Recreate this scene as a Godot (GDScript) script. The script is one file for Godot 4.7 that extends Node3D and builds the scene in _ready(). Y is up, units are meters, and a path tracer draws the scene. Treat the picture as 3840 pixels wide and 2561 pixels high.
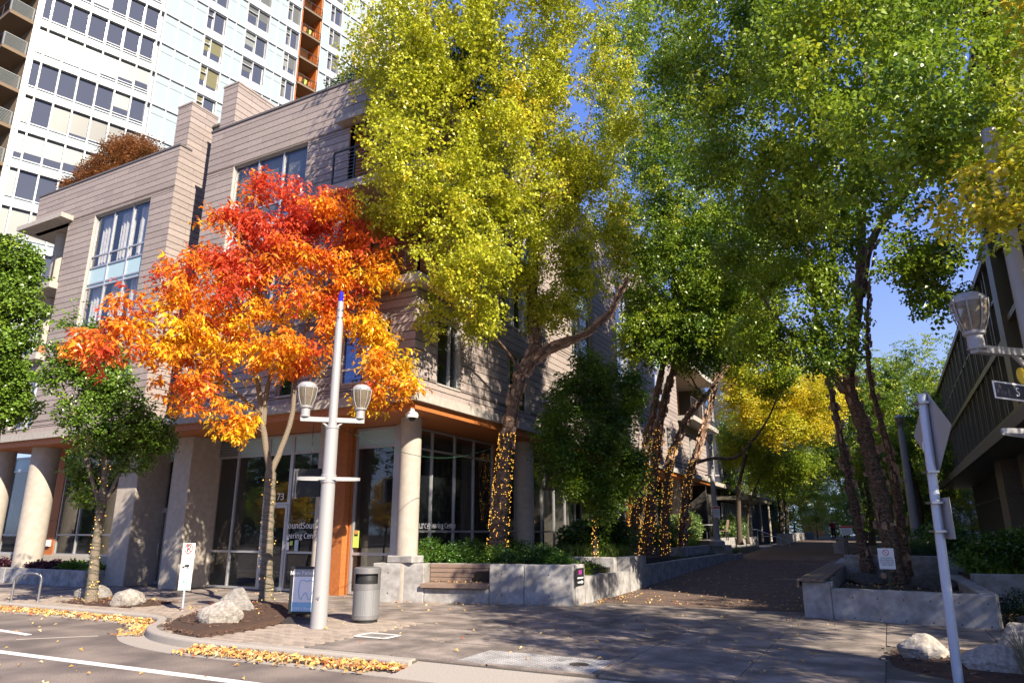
extends Node3D
# Street corner in autumn: grey panelled block with storefronts, white tower, brick walkway under birches.
# x runs along the shop front (to the right), -z runs up the walkway, y is up, metres.

var M := {}
var RNG := RandomNumberGenerator.new()
var names := {}

# ---------- mesh collector ----------
class MB:
	var v := PackedVector3Array()
	var n := PackedVector3Array()
	var c := PackedColorArray()
	var tint := Color(1, 1, 1)
	var colored := false
	func tri(a: Vector3, b: Vector3, d: Vector3, na: Vector3, nb: Vector3, nd: Vector3) -> void:
		v.push_back(a); v.push_back(d); v.push_back(b)
		n.push_back(na); n.push_back(nd); n.push_back(nb)
		if colored:
			c.push_back(tint); c.push_back(tint); c.push_back(tint)
	# a, b, d, e counter-clockwise seen from outside
	func quad(a: Vector3, b: Vector3, d: Vector3, e: Vector3) -> void:
		var m := (b - a).cross(d - a)
		if m.length_squared() < 1e-14:
			m = (d - a).cross(e - a)
		m = m.normalized()
		tri(a, b, d, m, m, m)
		tri(a, d, e, m, m, m)
	func face(a: Vector3, b: Vector3, d: Vector3) -> void:
		var m := (b - a).cross(d - a).normalized()
		tri(a, b, d, m, m, m)
	func box(x0: float, y0: float, z0: float, x1: float, y1: float, z1: float) -> MB:
		var p := [Vector3(x0, y0, z0), Vector3(x1, y0, z0), Vector3(x1, y1, z0), Vector3(x0, y1, z0), Vector3(x0, y0, z1), Vector3(x1, y0, z1), Vector3(x1, y1, z1), Vector3(x0, y1, z1)]
		quad(p[4], p[5], p[6], p[7]); quad(p[1], p[0], p[3], p[2]); quad(p[5], p[1], p[2], p[6])
		quad(p[0], p[4], p[7], p[3]); quad(p[7], p[6], p[2], p[3]); quad(p[0], p[1], p[5], p[4])
		return self
	# a box about the origin of xf with bevelled edges
	func cbox(xf: Transform3D, s: Vector3, ch: float) -> MB:
		var h := s * 0.5
		ch = minf(ch, minf(h.x, minf(h.y, h.z)) * 0.9)
		var P := func(sx: int, sy: int, sz: int, ax: int) -> Vector3:
			var q := Vector3(sx * h.x, sy * h.y, sz * h.z)
			if ax != 0: q.x -= sx * ch
			if ax != 1: q.y -= sy * ch
			if ax != 2: q.z -= sz * ch
			return xf * q
		for s1 in [-1, 1]:
			_q4(P.call(s1, -1, -1, 0), P.call(s1, 1, -1, 0), P.call(s1, 1, 1, 0), P.call(s1, -1, 1, 0), s1)
			_q4(P.call(-1, s1, -1, 1), P.call(-1, s1, 1, 1), P.call(1, s1, 1, 1), P.call(1, s1, -1, 1), s1)
			_q4(P.call(-1, -1, s1, 2), P.call(1, -1, s1, 2), P.call(1, 1, s1, 2), P.call(-1, 1, s1, 2), s1)
		for a in [-1, 1]:
			for b in [-1, 1]:
				_q4(P.call(a, b, -1, 0), P.call(a, b, -1, 1), P.call(a, b, 1, 1), P.call(a, b, 1, 0), -a * b)
				_q4(P.call(a, -1, b, 0), P.call(a, -1, b, 2), P.call(a, 1, b, 2), P.call(a, 1, b, 0), a * b)
				_q4(P.call(-1, a, b, 1), P.call(-1, a, b, 2), P.call(1, a, b, 2), P.call(1, a, b, 1), -a * b)
				for d in [-1, 1]:
					var t := [P.call(a, b, d, 0), P.call(a, b, d, 1), P.call(a, b, d, 2)]
					if a * b * d > 0: face(t[0], t[1], t[2])
					else: face(t[0], t[2], t[1])
		return self
	func _q4(a: Vector3, b: Vector3, d: Vector3, e: Vector3, s: int) -> void:
		if s > 0: quad(a, b, d, e)
		else: quad(e, d, b, a)
	# a bar of rectangular section from a to b
	func bar(a: Vector3, b: Vector3, w: float, hgt: float, upv := Vector3.UP) -> MB:
		var z := (b - a).normalized()
		var x := upv.cross(z)
		if x.length() < 0.01: x = Vector3.RIGHT.cross(z)
		x = x.normalized()
		var y := z.cross(x)
		var cs := [[-1, -1], [1, -1], [1, 1], [-1, 1]]
		var r0 := []
		var r1 := []
		for q in cs:
			var o: Vector3 = x * (q[0] * w * 0.5) + y * (q[1] * hgt * 0.5)
			r0.append(a + o); r1.append(b + o)
		for i in 4:
			var j := (i + 1) % 4
			quad(r0[i], r0[j], r1[j], r1[i])
		quad(r0[3], r0[2], r0[1], r0[0])
		quad(r1[0], r1[1], r1[2], r1[3])
		return self
	func tube(pts: Array, rads: Array, sides := 8, caps := true) -> MB:
		var rings := []
		var norms := []
		var x := Vector3.ZERO
		for i in pts.size():
			var d: Vector3 = (pts[mini(i + 1, pts.size() - 1)] - pts[maxi(i - 1, 0)]).normalized()
			if x == Vector3.ZERO:
				x = d.cross(Vector3(0.31, 0.2, 0.93)).normalized()
			else:
				x = (x - d * d.dot(x)).normalized()
			var y := d.cross(x)
			var ring := []
			var nn := []
			for k in sides:
				var a := TAU * k / sides
				var o := x * cos(a) + y * sin(a)
				ring.append(pts[i] + o * rads[mini(i, rads.size() - 1)])
				nn.append(o)
			rings.append(ring); norms.append(nn)
		for i in pts.size() - 1:
			for k in sides:
				var j := (k + 1) % sides
				tri(rings[i][k], rings[i][j], rings[i + 1][j], norms[i][k], norms[i][j], norms[i + 1][j])
				tri(rings[i][k], rings[i + 1][j], rings[i + 1][k], norms[i][k], norms[i + 1][j], norms[i + 1][k])
		if caps:
			for k in range(1, sides - 1):
				face(rings[0][0], rings[0][k + 1], rings[0][k])
				var e: int = pts.size() - 1
				face(rings[e][0], rings[e][k], rings[e][k + 1])
		return self
	# profile of (radius, height) turned about y
	func lathe(prof: Array, sides := 20, xf := Transform3D.IDENTITY) -> MB:
		for i in prof.size() - 1:
			var p: Vector2 = prof[i]
			var q: Vector2 = prof[i + 1]
			var t := q - p
			if t.length() < 1e-6: continue
			var nn := Vector2(t.y, -t.x).normalized()
			for k in sides:
				var a := TAU * k / sides
				var b := TAU * (k + 1) / sides
				var A := Vector3(cos(a), 0, sin(a))
				var B := Vector3(cos(b), 0, sin(b))
				var na := xf.basis * (A * nn.x + Vector3.UP * nn.y)
				var nb := xf.basis * (B * nn.x + Vector3.UP * nn.y)
				var p0 := xf * (A * p.x + Vector3.UP * p.y)
				var p1 := xf * (B * p.x + Vector3.UP * p.y)
				var q0 := xf * (A * q.x + Vector3.UP * q.y)
				var q1 := xf * (B * q.x + Vector3.UP * q.y)
				if q.x > 1e-5: tri(p0, q0, q1, na, na, nb)
				if p.x > 1e-5: tri(p0, q1, p1, na, nb, nb)
		return self
	# upright prism over a plan polygon of (x, z)
	func prism(poly: Array, y0: float, y1: float) -> MB:
		var pp := PackedVector2Array(poly)
		if Geometry2D.is_polygon_clockwise(pp): pp.reverse()
		var tr := Geometry2D.triangulate_polygon(pp)
		for i in range(0, tr.size(), 3):
			var a := pp[tr[i]]
			var b := pp[tr[i + 1]]
			var d := pp[tr[i + 2]]
			var A := Vector3(a.x, y1, a.y)
			var B := Vector3(b.x, y1, b.y)
			var D := Vector3(d.x, y1, d.y)
			if (B - A).cross(D - A).y < 0:
				var sw := B
				B = D
				D = sw
			tri(A, B, D, Vector3.UP, Vector3.UP, Vector3.UP)
			A.y = y0; B.y = y0; D.y = y0
			tri(A, D, B, Vector3.DOWN, Vector3.DOWN, Vector3.DOWN)
		for i in pp.size():
			var a := pp[i]
			var b := pp[(i + 1) % pp.size()]
			quad(Vector3(b.x, y0, b.y), Vector3(a.x, y0, a.y), Vector3(a.x, y1, a.y), Vector3(b.x, y1, b.y))
		return self
	func mesh() -> ArrayMesh:
		var a := []
		a.resize(Mesh.ARRAY_MAX)
		a[Mesh.ARRAY_VERTEX] = v
		a[Mesh.ARRAY_NORMAL] = n
		if colored: a[Mesh.ARRAY_COLOR] = c
		var m := ArrayMesh.new()
		if v.size() > 0: m.add_surface_from_arrays(Mesh.PRIMITIVE_TRIANGLES, a)
		return m

# ---------- things and parts ----------
func numbered(called: String) -> String:
	var k: int = names.get(called, 0)
	names[called] = k + 1
	return called if k == 0 else "%s_%03d" % [called, k]

func thing(called: String, label: String, category: String, at := Vector3.ZERO, group := "") -> Node3D:
	var o := Node3D.new()
	o.name = numbered(called)
	add_child(o)
	o.position = at
	o.set_meta("label", label)
	o.set_meta("category", category)
	if group: o.set_meta("group", group)
	return o

# mesh in world coordinates, hung under its thing
func part(parent: Node, called: String, m, mat: Material, kind := "") -> MeshInstance3D:
	var o := MeshInstance3D.new()
	o.name = called
	o.mesh = m.mesh() if m is MB else m
	o.material_override = mat
	parent.add_child(o, true)
	if parent is MeshInstance3D:
		pass
	elif parent != self:
		o.position = -parent.position
	if kind: o.set_meta("kind", kind)
	return o

# mesh in the thing's own coordinates
func lpart(parent: Node, called: String, m, mat: Material, xf := Transform3D.IDENTITY) -> MeshInstance3D:
	var o := MeshInstance3D.new()
	o.name = called
	o.mesh = m.mesh() if m is MB else m
	o.material_override = mat
	parent.add_child(o, true)
	o.transform = xf
	return o

func struct(called: String, m, mat: Material) -> MeshInstance3D:
	var o := part(self, called, m, mat, "structure")
	return o

func multi(parent: Node, called: String, mesh: Mesh, mat: Material, xfs: Array, cols: PackedColorArray) -> MultiMeshInstance3D:
	var mm := MultiMesh.new()
	mm.transform_format = MultiMesh.TRANSFORM_3D
	mm.use_colors = cols.size() > 0
	mm.mesh = mesh
	mm.instance_count = xfs.size()
	for i in xfs.size():
		mm.set_instance_transform(i, xfs[i])
		if cols.size() > 0: mm.set_instance_color(i, cols[i])
	var o := MultiMeshInstance3D.new()
	o.name = called
	o.multimesh = mm
	o.material_override = mat
	parent.add_child(o, true)
	if parent != self and not parent is MeshInstance3D: o.position = -parent.position
	return o

func text_mesh(t: String, height: float, depth := 0.003, bold := false) -> TextMesh:
	var m := TextMesh.new()
	var f := SystemFont.new()
	f.font_names = PackedStringArray(["Droid Sans"])
	if bold: f.font_weight = 700
	m.font = f
	m.text = t
	m.font_size = 48
	m.pixel_size = height / 35.0
	m.depth = depth
	m.curve_step = 4.0
	return m

# ---------- materials ----------
func noise_tex(sd: int, freq: float, stops: Array, size := 512, octaves := 4, kind := FastNoiseLite.TYPE_SIMPLEX_SMOOTH) -> NoiseTexture2D:
	var f := FastNoiseLite.new()
	f.seed = sd
	f.noise_type = kind
	f.frequency = freq
	f.fractal_octaves = octaves
	var t := NoiseTexture2D.new()
	t.width = size
	t.height = size
	t.seamless = true
	t.seamless_blend_skirt = 0.2
	t.noise = f
	if stops.size() > 0:
		var g := Gradient.new()
		var offs := PackedFloat32Array()
		var cols := PackedColorArray()
		for s in stops:
			offs.append(s[0]); cols.append(s[1])
		g.offsets = offs
		g.colors = cols
		t.color_ramp = g
	return t

func S(r: float, g: float, b: float) -> Color:    # a linear base colour as sRGB
	return Color(r, g, b).linear_to_srgb()

func mat(called: String, col: Color, rough := 0.8, metal := 0.0) -> StandardMaterial3D:
	var m := StandardMaterial3D.new()
	m.resource_name = called
	m.albedo_color = col
	m.roughness = rough
	m.metallic = metal
	M[called] = m
	return m

# colour noise laid through the world at `per` repeats a metre, relief of `cm` centimetres
func surf(called: String, lo: Color, hi: Color, sd: int, per: float, rough := 0.85, cm := 0.0, freq := 0.02, octaves := 5, mid := 0.5) -> StandardMaterial3D:
	var m := mat(called, Color.WHITE, rough)
	m.albedo_texture = noise_tex(sd, freq, [[0.15, lo], [mid, lo.lerp(hi, 0.5)], [0.85, hi]], 512, octaves)
	m.uv1_triplanar = true
	m.uv1_world_triplanar = true
	m.uv1_scale = Vector3(per, per, per)
	if cm > 0.0:
		m.heightmap_enabled = true
		m.heightmap_texture = noise_tex(sd + 7, freq * 1.7, [], 512, octaves)
		m.heightmap_scale = cm
	return m

func detail(m: StandardMaterial3D, sd: int, freq: float, lo: Color, hi: Color, per: float, share: float) -> void:
	# a second, larger pattern multiplied over the first so that repeats do not show
	m.detail_enabled = true
	m.detail_blend_mode = BaseMaterial3D.BLEND_MODE_MUL
	m.detail_albedo = noise_tex(sd, freq, [[0.2, Color(lo, share)], [0.8, Color(hi, share)]], 512, 5)
	m.detail_uv_layer = BaseMaterial3D.DETAIL_UV_2
	m.uv2_triplanar = true
	m.uv2_world_triplanar = true
	m.uv2_scale = Vector3(per, per, per)

func make_materials() -> void:
	surf("asphalt", S(0.13, 0.106, 0.088), S(0.34, 0.278, 0.233), 11, 0.55, 0.92, 0.35, 0.16, 3)
	detail(M.asphalt, 12, 0.012, Color(0.72, 0.72, 0.74), Color(1, 1, 1), 0.11, 1.0)
	surf("concrete", S(0.23, 0.21, 0.19), S(0.34, 0.315, 0.285), 21, 0.9, 0.9, 0.12, 0.03, 6)
	detail(M.concrete, 22, 0.01, Color(0.68, 0.67, 0.66), Color(1, 1, 1), 0.23, 1.0)
	surf("walk_concrete", S(0.26, 0.215, 0.185), S(0.37, 0.31, 0.265), 23, 0.8, 0.9, 0.1, 0.05, 6)
	detail(M.walk_concrete, 24, 0.014, Color(0.66, 0.66, 0.66), Color(1, 1, 1), 0.17, 1.0)
	surf("curb_concrete", S(0.27, 0.24, 0.21), S(0.38, 0.345, 0.3), 25, 1.1, 0.9, 0.15, 0.06, 5)
	surf("planter_concrete", S(0.3, 0.295, 0.29), S(0.41, 0.4, 0.395), 26, 0.7, 0.85, 0.12, 0.02, 7)
	detail(M.planter_concrete, 27, 0.02, Color(0.8, 0.79, 0.78), Color(1, 1, 1), 0.22, 1.0)
	for i in 4:
		var k: float = [0.9, 1.0, 1.1, 0.82][i]
		surf("paver%d" % i, S(0.26 * k, 0.212 * k, 0.17 * k), S(0.4 * k, 0.33 * k, 0.27 * k), 31 + i, 2.1, 0.92, 0.2, 0.05, 4)
	for i in 3:
		var k: float = [0.85, 1.0, 1.16][i]
		surf("brick%d" % i, S(0.085 * k, 0.058 * k, 0.045 * k), S(0.15 * k, 0.1 * k, 0.078 * k), 35 + i, 2.3, 0.92, 0.2, 0.05, 4)
	surf("joint_sand", S(0.07, 0.062, 0.052), S(0.12, 0.105, 0.085), 39, 2.0, 0.98, 0.1, 0.1, 3)
	for i in 4:
		var k: float = [0.95, 1.0, 1.05, 0.9][i]
		surf("panel%d" % i, S(0.27 * k, 0.225 * k, 0.207 * k), S(0.325 * k, 0.275 * k, 0.254 * k), 41 + i, 0.55, 0.82, 0.05, 0.03, 6)
	mat("panel_joint", S(0.05, 0.043, 0.04), 0.95)
	surf("fascia", S(0.31, 0.285, 0.25), S(0.4, 0.37, 0.33), 46, 0.5, 0.85, 0.06, 0.02, 6)
	surf("column_paint", S(0.34, 0.3, 0.255), S(0.41, 0.37, 0.32), 47, 0.4, 0.8, 0.04, 0.02, 5)
	surf("orange_panel", S(0.36, 0.115, 0.03), S(0.44, 0.15, 0.042), 48, 0.5, 0.55, 0.0, 0.03, 4)
	surf("balcony_orange", S(0.5, 0.2, 0.05), S(0.6, 0.25, 0.06), 49, 0.5, 0.6, 0.0, 0.03, 4)
	mat("coping", S(0.11, 0.1, 0.095), 0.6)
	mat("aluminium", S(0.45, 0.46, 0.48), 0.42, 0.55)
	mat("white_frame", S(0.7, 0.71, 0.72), 0.45)
	mat("dark_metal", S(0.06, 0.058, 0.056), 0.45, 0.5)
	mat("black_metal", S(0.02, 0.02, 0.021), 0.5, 0.2)
	surf("lamp_paint", S(0.29, 0.287, 0.29), S(0.36, 0.357, 0.36), 50, 1.5, 0.5, 0.02, 0.08, 4)
	M.lamp_paint.metallic = 0.15
	surf("galvanised", S(0.42, 0.46, 0.54), S(0.6, 0.64, 0.72), 51, 3.0, 0.5, 0.02, 0.05, 4)
	M.galvanised.metallic = 0.45
	mat("steel", S(0.42, 0.42, 0.43), 0.32, 0.85)
	surf("bin_steel", S(0.19, 0.185, 0.185), S(0.28, 0.275, 0.275), 52, 2.4, 0.45, 0.02, 0.03, 5)
	M.bin_steel.metallic = 0.5
	var g := mat("pane", Color(S(0.04, 0.05, 0.055), 0.1), 0.02)
	g.transparency = BaseMaterial3D.TRANSPARENCY_ALPHA
	g.metallic_specular = 0.5
	var g2 := mat("blue_pane", Color(S(0.05, 0.09, 0.16), 0.45), 0.02)
	g2.transparency = BaseMaterial3D.TRANSPARENCY_ALPHA
	var tg := mat("tower_glass", S(0.13, 0.138, 0.158), 0.06, 0.55)
	tg.metallic_specular = 0.7
	var sg := mat("blue_glass", S(0.1, 0.15, 0.3), 0.04, 0.75)
	sg.metallic_specular = 0.7
	mat("dark_glass", S(0.05, 0.055, 0.06), 0.04, 0.6)
	mat("frost_panel", S(0.36, 0.5, 0.53), 0.25)
	mat("spandrel", S(0.29, 0.345, 0.365), 0.2)
	mat("tower_white", S(0.42, 0.445, 0.46), 0.35)
	mat("tower_blind", S(0.185, 0.2, 0.19), 0.35)
	mat("tower_blind_grey", S(0.1, 0.105, 0.1), 0.35)
	mat("tower_blind_olive", S(0.13, 0.12, 0.055), 0.4)
	mat("tower_soffit", S(0.17, 0.12, 0.075), 0.9)
	mat("tower_orange", S(0.5, 0.15, 0.03), 0.6)
	mat("tower_balcony_wall", S(0.85, 0.5, 0.18), 0.6)
	var cu := surf("curtain", S(0.5, 0.5, 0.48), S(0.7, 0.7, 0.68), 55, 0.4, 0.9, 0.0, 0.02, 3)
	cu.backlight_enabled = true
	cu.backlight = Color(0.4, 0.4, 0.4)
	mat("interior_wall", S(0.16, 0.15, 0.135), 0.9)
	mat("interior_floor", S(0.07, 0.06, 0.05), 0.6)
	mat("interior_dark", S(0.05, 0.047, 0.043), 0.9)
	mat("letter_white", S(0.85, 0.86, 0.87), 0.6)
	mat("navy_clad", S(0.026, 0.03, 0.05), 0.7)
	mat("steel_dark_clad", S(0.17, 0.152, 0.122), 0.5, 0.3)
	surf("stone_tile", S(0.16, 0.135, 0.11), S(0.21, 0.18, 0.15), 56, 0.6, 0.7, 0.0, 0.03, 5)
	var w := surf("wood", S(0.15, 0.1, 0.075), S(0.26, 0.185, 0.145), 57, 1.0, 0.8, 0.12, 0.02, 5)
	w.uv1_scale = Vector3(0.35, 7.0, 7.0)
	var w2 := surf("wood_grey", S(0.12, 0.085, 0.065), S(0.2, 0.15, 0.12), 58, 1.0, 0.85, 0.12, 0.02, 5)
	w2.uv1_scale = Vector3(7.0, 7.0, 0.35)
	surf("bark_birch", S(0.15, 0.095, 0.068), S(0.6, 0.42, 0.32), 61, 1.6, 0.95, 3.0, 0.035, 5)
	detail(M.bark_birch, 62, 0.02, Color(0.5, 0.46, 0.44), Color(1, 1, 1), 0.9, 1.0)
	surf("bark_flake", S(0.3, 0.17, 0.11), S(0.6, 0.42, 0.31), 70, 3.0, 0.9, 0.3, 0.05, 4)
	M.bark_birch.uv1_scale = Vector3(2.4, 1.2, 2.4)
	surf("bark_pale", S(0.1, 0.08, 0.058), S(0.26, 0.212, 0.158), 63, 1.8, 0.92, 0.8, 0.03, 5)
	surf("bark_dark", S(0.045, 0.035, 0.026), S(0.12, 0.09, 0.065), 64, 1.6, 0.95, 1.2, 0.03, 5)
	surf("mulch", S(0.03, 0.017, 0.011), S(0.15, 0.08, 0.05), 65, 1.4, 0.98, 2.2, 0.13, 4)
	surf("soil", S(0.02, 0.016, 0.011), S(0.07, 0.052, 0.033), 66, 1.2, 0.98, 1.5, 0.1, 4)
	surf("rock_pale", S(0.17, 0.15, 0.128), S(0.43, 0.4, 0.365), 67, 1.3, 0.9, 0.6, 0.025, 6)
	surf("rock_grey", S(0.12, 0.11, 0.1), S(0.3, 0.28, 0.26), 68, 1.2, 0.9, 0.7, 0.025, 6)
	mat("paint_white", S(0.75, 0.74, 0.7), 0.75)
	mat("sign_white", S(0.8, 0.8, 0.81), 0.55)
	mat("sign_red", S(0.62, 0.045, 0.03), 0.55)
	mat("sign_green", S(0.02, 0.3, 0.17), 0.55)
	mat("sign_black", S(0.015, 0.015, 0.016), 0.55)
	mat("sign_blue", S(0.25, 0.48, 0.68), 0.55)
	mat("sign_grey", S(0.3, 0.31, 0.32), 0.6)
	mat("sign_back", S(0.36, 0.36, 0.35), 0.5, 0.35)
	mat("yellow_plastic", S(0.75, 0.52, 0.03), 0.5)
	mat("poster_green", S(0.5, 0.62, 0.12), 0.7)
	mat("magenta", S(0.4, 0.03, 0.28), 0.6)
	mat("terracotta", S(0.55, 0.2, 0.08), 0.8)
	mat("teal", S(0.05, 0.25, 0.25), 0.6)
	mat("wire_green", S(0.015, 0.06, 0.03), 0.6)
	var lg := mat("lamp_glass", Color(S(0.22, 0.18, 0.125), 0.62), 0.16)
	lg.transparency = BaseMaterial3D.TRANSPARENCY_ALPHA
	mat("blue_lens", S(0.02, 0.02, 0.5), 0.15)
	var b := mat("bulb", S(1.0, 0.6, 0.15), 0.4)
	b.emission_enabled = true
	b.emission = Color(1.0, 0.74, 0.3)
	b.emission_energy_multiplier = 0.9
	var ind := mat("indoor_lamp", S(1.0, 0.75, 0.3), 0.4)
	ind.emission_enabled = true
	ind.emission = Color(1.0, 0.72, 0.25)
	ind.emission_energy_multiplier = 2.2
	for nm in ["leaf", "leaf_glossy", "grass"]:
		var l := mat(nm, Color.WHITE, {"leaf": 0.34, "leaf_glossy": 0.3, "grass": 0.6}[nm])
		l.vertex_color_use_as_albedo = true
		l.cull_mode = BaseMaterial3D.CULL_DISABLED
		l.backlight_enabled = true
		l.backlight = Color(0.9, 0.9, 0.9) if nm == "leaf" else Color(0.45, 0.45, 0.45)
	var dl := mat("dry_leaf", Color.WHITE, 0.7)
	dl.vertex_color_use_as_albedo = true
	dl.cull_mode = BaseMaterial3D.CULL_DISABLED
	mat("skin", S(0.4, 0.24, 0.17), 0.6)
	mat("cloth_red", S(0.3, 0.03, 0.03), 0.9)
	mat("cloth_dark", S(0.03, 0.03, 0.035), 0.9)

const ORANGE_BLOBS := [[Vector3(-12.32, 9.27, -11.12), Vector3(1.29, 0.89, 1.29)], [Vector3(-11.44, 8.99, -12.03), Vector3(1.20, 1.02, 1.20)], [Vector3(-12.48, 8.07, -10.33), Vector3(1.32, 0.93, 1.32)], [Vector3(-12.60, 6.76, -9.53), Vector3(1.24, 0.80, 1.24)], [Vector3(-11.94, 7.42, -11.24), Vector3(1.76, 1.05, 1.76)], [Vector3(-10.65, 8.01, -12.34), Vector3(0.91, 0.86, 0.91)], [Vector3(-12.93, 5.99, -8.73), Vector3(1.09, 0.71, 1.09)], [Vector3(-13.17, 5.18, -7.98), Vector3(0.64, 0.49, 0.64)], [Vector3(-12.70, 5.17, -9.40), Vector3(1.01, 0.61, 1.01)], [Vector3(-12.33, 5.68, -10.51), Vector3(1.37, 0.81, 1.37)], [Vector3(-11.18, 6.73, -12.27), Vector3(0.95, 0.72, 0.95)], [Vector3(-9.84, 5.29, -12.36), Vector3(0.85, 0.57, 0.85)], [Vector3(-12.81, 4.43, -9.92), Vector3(0.75, 0.53, 0.75)], [Vector3(-12.40, 4.00, -10.43), Vector3(0.57, 0.43, 0.57)], [Vector3(-11.72, 5.80, -11.76), Vector3(0.83, 0.64, 0.83)], [Vector3(-10.42, 6.25, -12.53), Vector3(0.63, 0.54, 0.63)], [Vector3(-9.63, 4.89, -12.53), Vector3(0.62, 0.51, 0.62)], [Vector3(-10.21, 4.50, -12.58), Vector3(0.40, 0.33, 0.40)], [Vector3(-13.18, 5.00, -7.58), Vector3(0.38, 0.27, 0.38)]]
const PEAR_BLOBS := [[Vector3(-17.38, 6.69, -9.49), Vector3(0.24, 0.62, 0.24)], [Vector3(-17.19, 6.02, -9.83), Vector3(0.46, 0.78, 0.46)], [Vector3(-17.04, 5.42, -10.28), Vector3(0.68, 0.84, 0.68)], [Vector3(-17.41, 5.40, -9.43), Vector3(0.36, 0.86, 0.36)], [Vector3(-16.97, 4.36, -10.58), Vector3(1.04, 0.88, 1.04)], [Vector3(-17.11, 3.48, -10.36), Vector3(0.64, 0.75, 0.64)], [Vector3(-16.75, 4.16, -11.28), Vector3(0.50, 0.56, 0.50)], [Vector3(-16.48, 3.91, -11.68), Vector3(0.45, 0.46, 0.45)], [Vector3(-16.41, 4.60, -11.78), Vector3(0.21, 0.46, 0.21)], [Vector3(-16.69, 3.30, -11.02), Vector3(0.60, 0.38, 0.60)], [Vector3(-17.08, 2.74, -10.41), Vector3(0.32, 0.53, 0.32)], [Vector3(-17.37, 4.55, -9.50), Vector3(0.26, 0.42, 0.26)]]
const EDGE_BLOBS := [[Vector3(-19.09, 8.32, -8.75), Vector3(0.56, 0.71, 0.56)], [Vector3(-19.05, 6.92, -8.83), Vector3(0.82, 1.13, 0.82)], [Vector3(-19.13, 5.54, -8.67), Vector3(0.86, 1.20, 0.86)], [Vector3(-18.92, 5.17, -9.12), Vector3(0.54, 0.66, 0.54)], [Vector3(-18.96, 8.15, -9.03), Vector3(0.36, 0.53, 0.36)], [Vector3(-18.83, 4.53, -9.29), Vector3(0.49, 0.44, 0.49)], [Vector3(-19.30, 7.60, -8.28), Vector3(0.65, 1.36, 0.65)]]
const BIRCH_BLOBS := [[Vector3(-10.27, 13.44, -12.27), Vector3(1.03, 2.14, 1.03)], [Vector3(-8.75, 13.65, -11.69), Vector3(1.72, 2.23, 1.72)], [Vector3(-7.76, 13.60, -13.42), Vector3(2.16, 2.74, 2.16)], [Vector3(-8.78, 10.51, -11.92), Vector3(1.45, 1.45, 1.45)], [Vector3(-7.88, 10.58, -13.92), Vector3(2.02, 1.93, 2.02)], [Vector3(-8.24, 8.20, -12.89), Vector3(1.55, 1.24, 1.55)], [Vector3(-8.32, 9.40, -15.96), Vector3(1.47, 1.46, 1.47)], [Vector3(-8.76, 7.02, -13.39), Vector3(0.90, 0.78, 0.90)], [Vector3(-8.74, 7.08, -14.81), Vector3(0.91, 0.59, 0.91)], [Vector3(-9.77, 9.31, -12.29), Vector3(0.96, 0.65, 0.96)], [Vector3(-7.06, 14.10, -16.99), Vector3(2.38, 3.19, 2.38)], [Vector3(-6.93, 10.81, -17.48), Vector3(2.06, 2.29, 2.06)], [Vector3(-7.17, 8.70, -17.59), Vector3(1.14, 1.08, 1.14)], [Vector3(-6.67, 16.94, -13.32), Vector3(3.48, 2.99, 3.48)], [Vector3(-7.54, 7.91, -17.44), Vector3(0.88, 0.79, 0.88)]]
const GROUP_BLOBS := [[Vector3(-6.03, 18.03, -22.20), Vector3(2.45, 4.02, 2.45)], [Vector3(-6.24, 13.31, -23.17), Vector3(2.42, 2.88, 2.42)], [Vector3(-4.47, 15.75, -24.60), Vector3(2.69, 3.87, 2.69)], [Vector3(-5.74, 10.69, -24.33), Vector3(2.43, 2.07, 2.43)], [Vector3(-3.88, 11.16, -24.70), Vector3(2.23, 2.39, 2.23)], [Vector3(-6.64, 8.43, -23.58), Vector3(1.41, 1.14, 1.41)], [Vector3(-4.99, 8.28, -24.50), Vector3(1.72, 1.14, 1.72)], [Vector3(-3.95, 8.77, -25.70), Vector3(1.29, 1.00, 1.29)]]
const RIGHT_BLOBS := [[Vector3(-2.24, 13.44, -14.83), Vector3(2.01, 2.56, 2.01)], [Vector3(-1.22, 10.09, -13.95), Vector3(1.85, 1.95, 1.85)], [Vector3(0.42, 9.76, -11.99), Vector3(1.77, 1.95, 1.77)], [Vector3(0.25, 7.92, -12.50), Vector3(1.38, 1.21, 1.38)], [Vector3(0.97, 7.46, -10.46), Vector3(1.07, 1.09, 1.07)], [Vector3(-0.69, 9.15, -15.48), Vector3(1.47, 1.20, 1.47)], [Vector3(-1.40, 9.05, -17.44), Vector3(1.98, 1.79, 1.98)], [Vector3(-1.11, 6.92, -17.46), Vector3(1.48, 1.00, 1.48)], [Vector3(-0.73, 5.67, -16.98), Vector3(0.90, 0.51, 0.90)], [Vector3(1.95, 9.45, -12.85), Vector3(1.46, 1.88, 1.46)], [Vector3(1.53, 8.21, -16.93), Vector3(0.98, 1.26, 0.98)], [Vector3(1.73, 7.09, -17.41), Vector3(0.68, 0.46, 0.68)], [Vector3(2.33, 7.84, -12.79), Vector3(0.80, 1.05, 0.80)], [Vector3(1.67, 13.47, -13.90), Vector3(3.59, 2.35, 3.59)], [Vector3(-2.34, 6.30, -17.85), Vector3(0.99, 0.57, 0.99)], [Vector3(2.03, 7.66, -15.87), Vector3(0.63, 0.67, 0.63)], [Vector3(0.97, 7.31, -16.47), Vector3(0.71, 0.50, 0.71)], [Vector3(1.33, 6.34, -16.45), Vector3(0.37, 0.27, 0.37)]]
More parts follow.
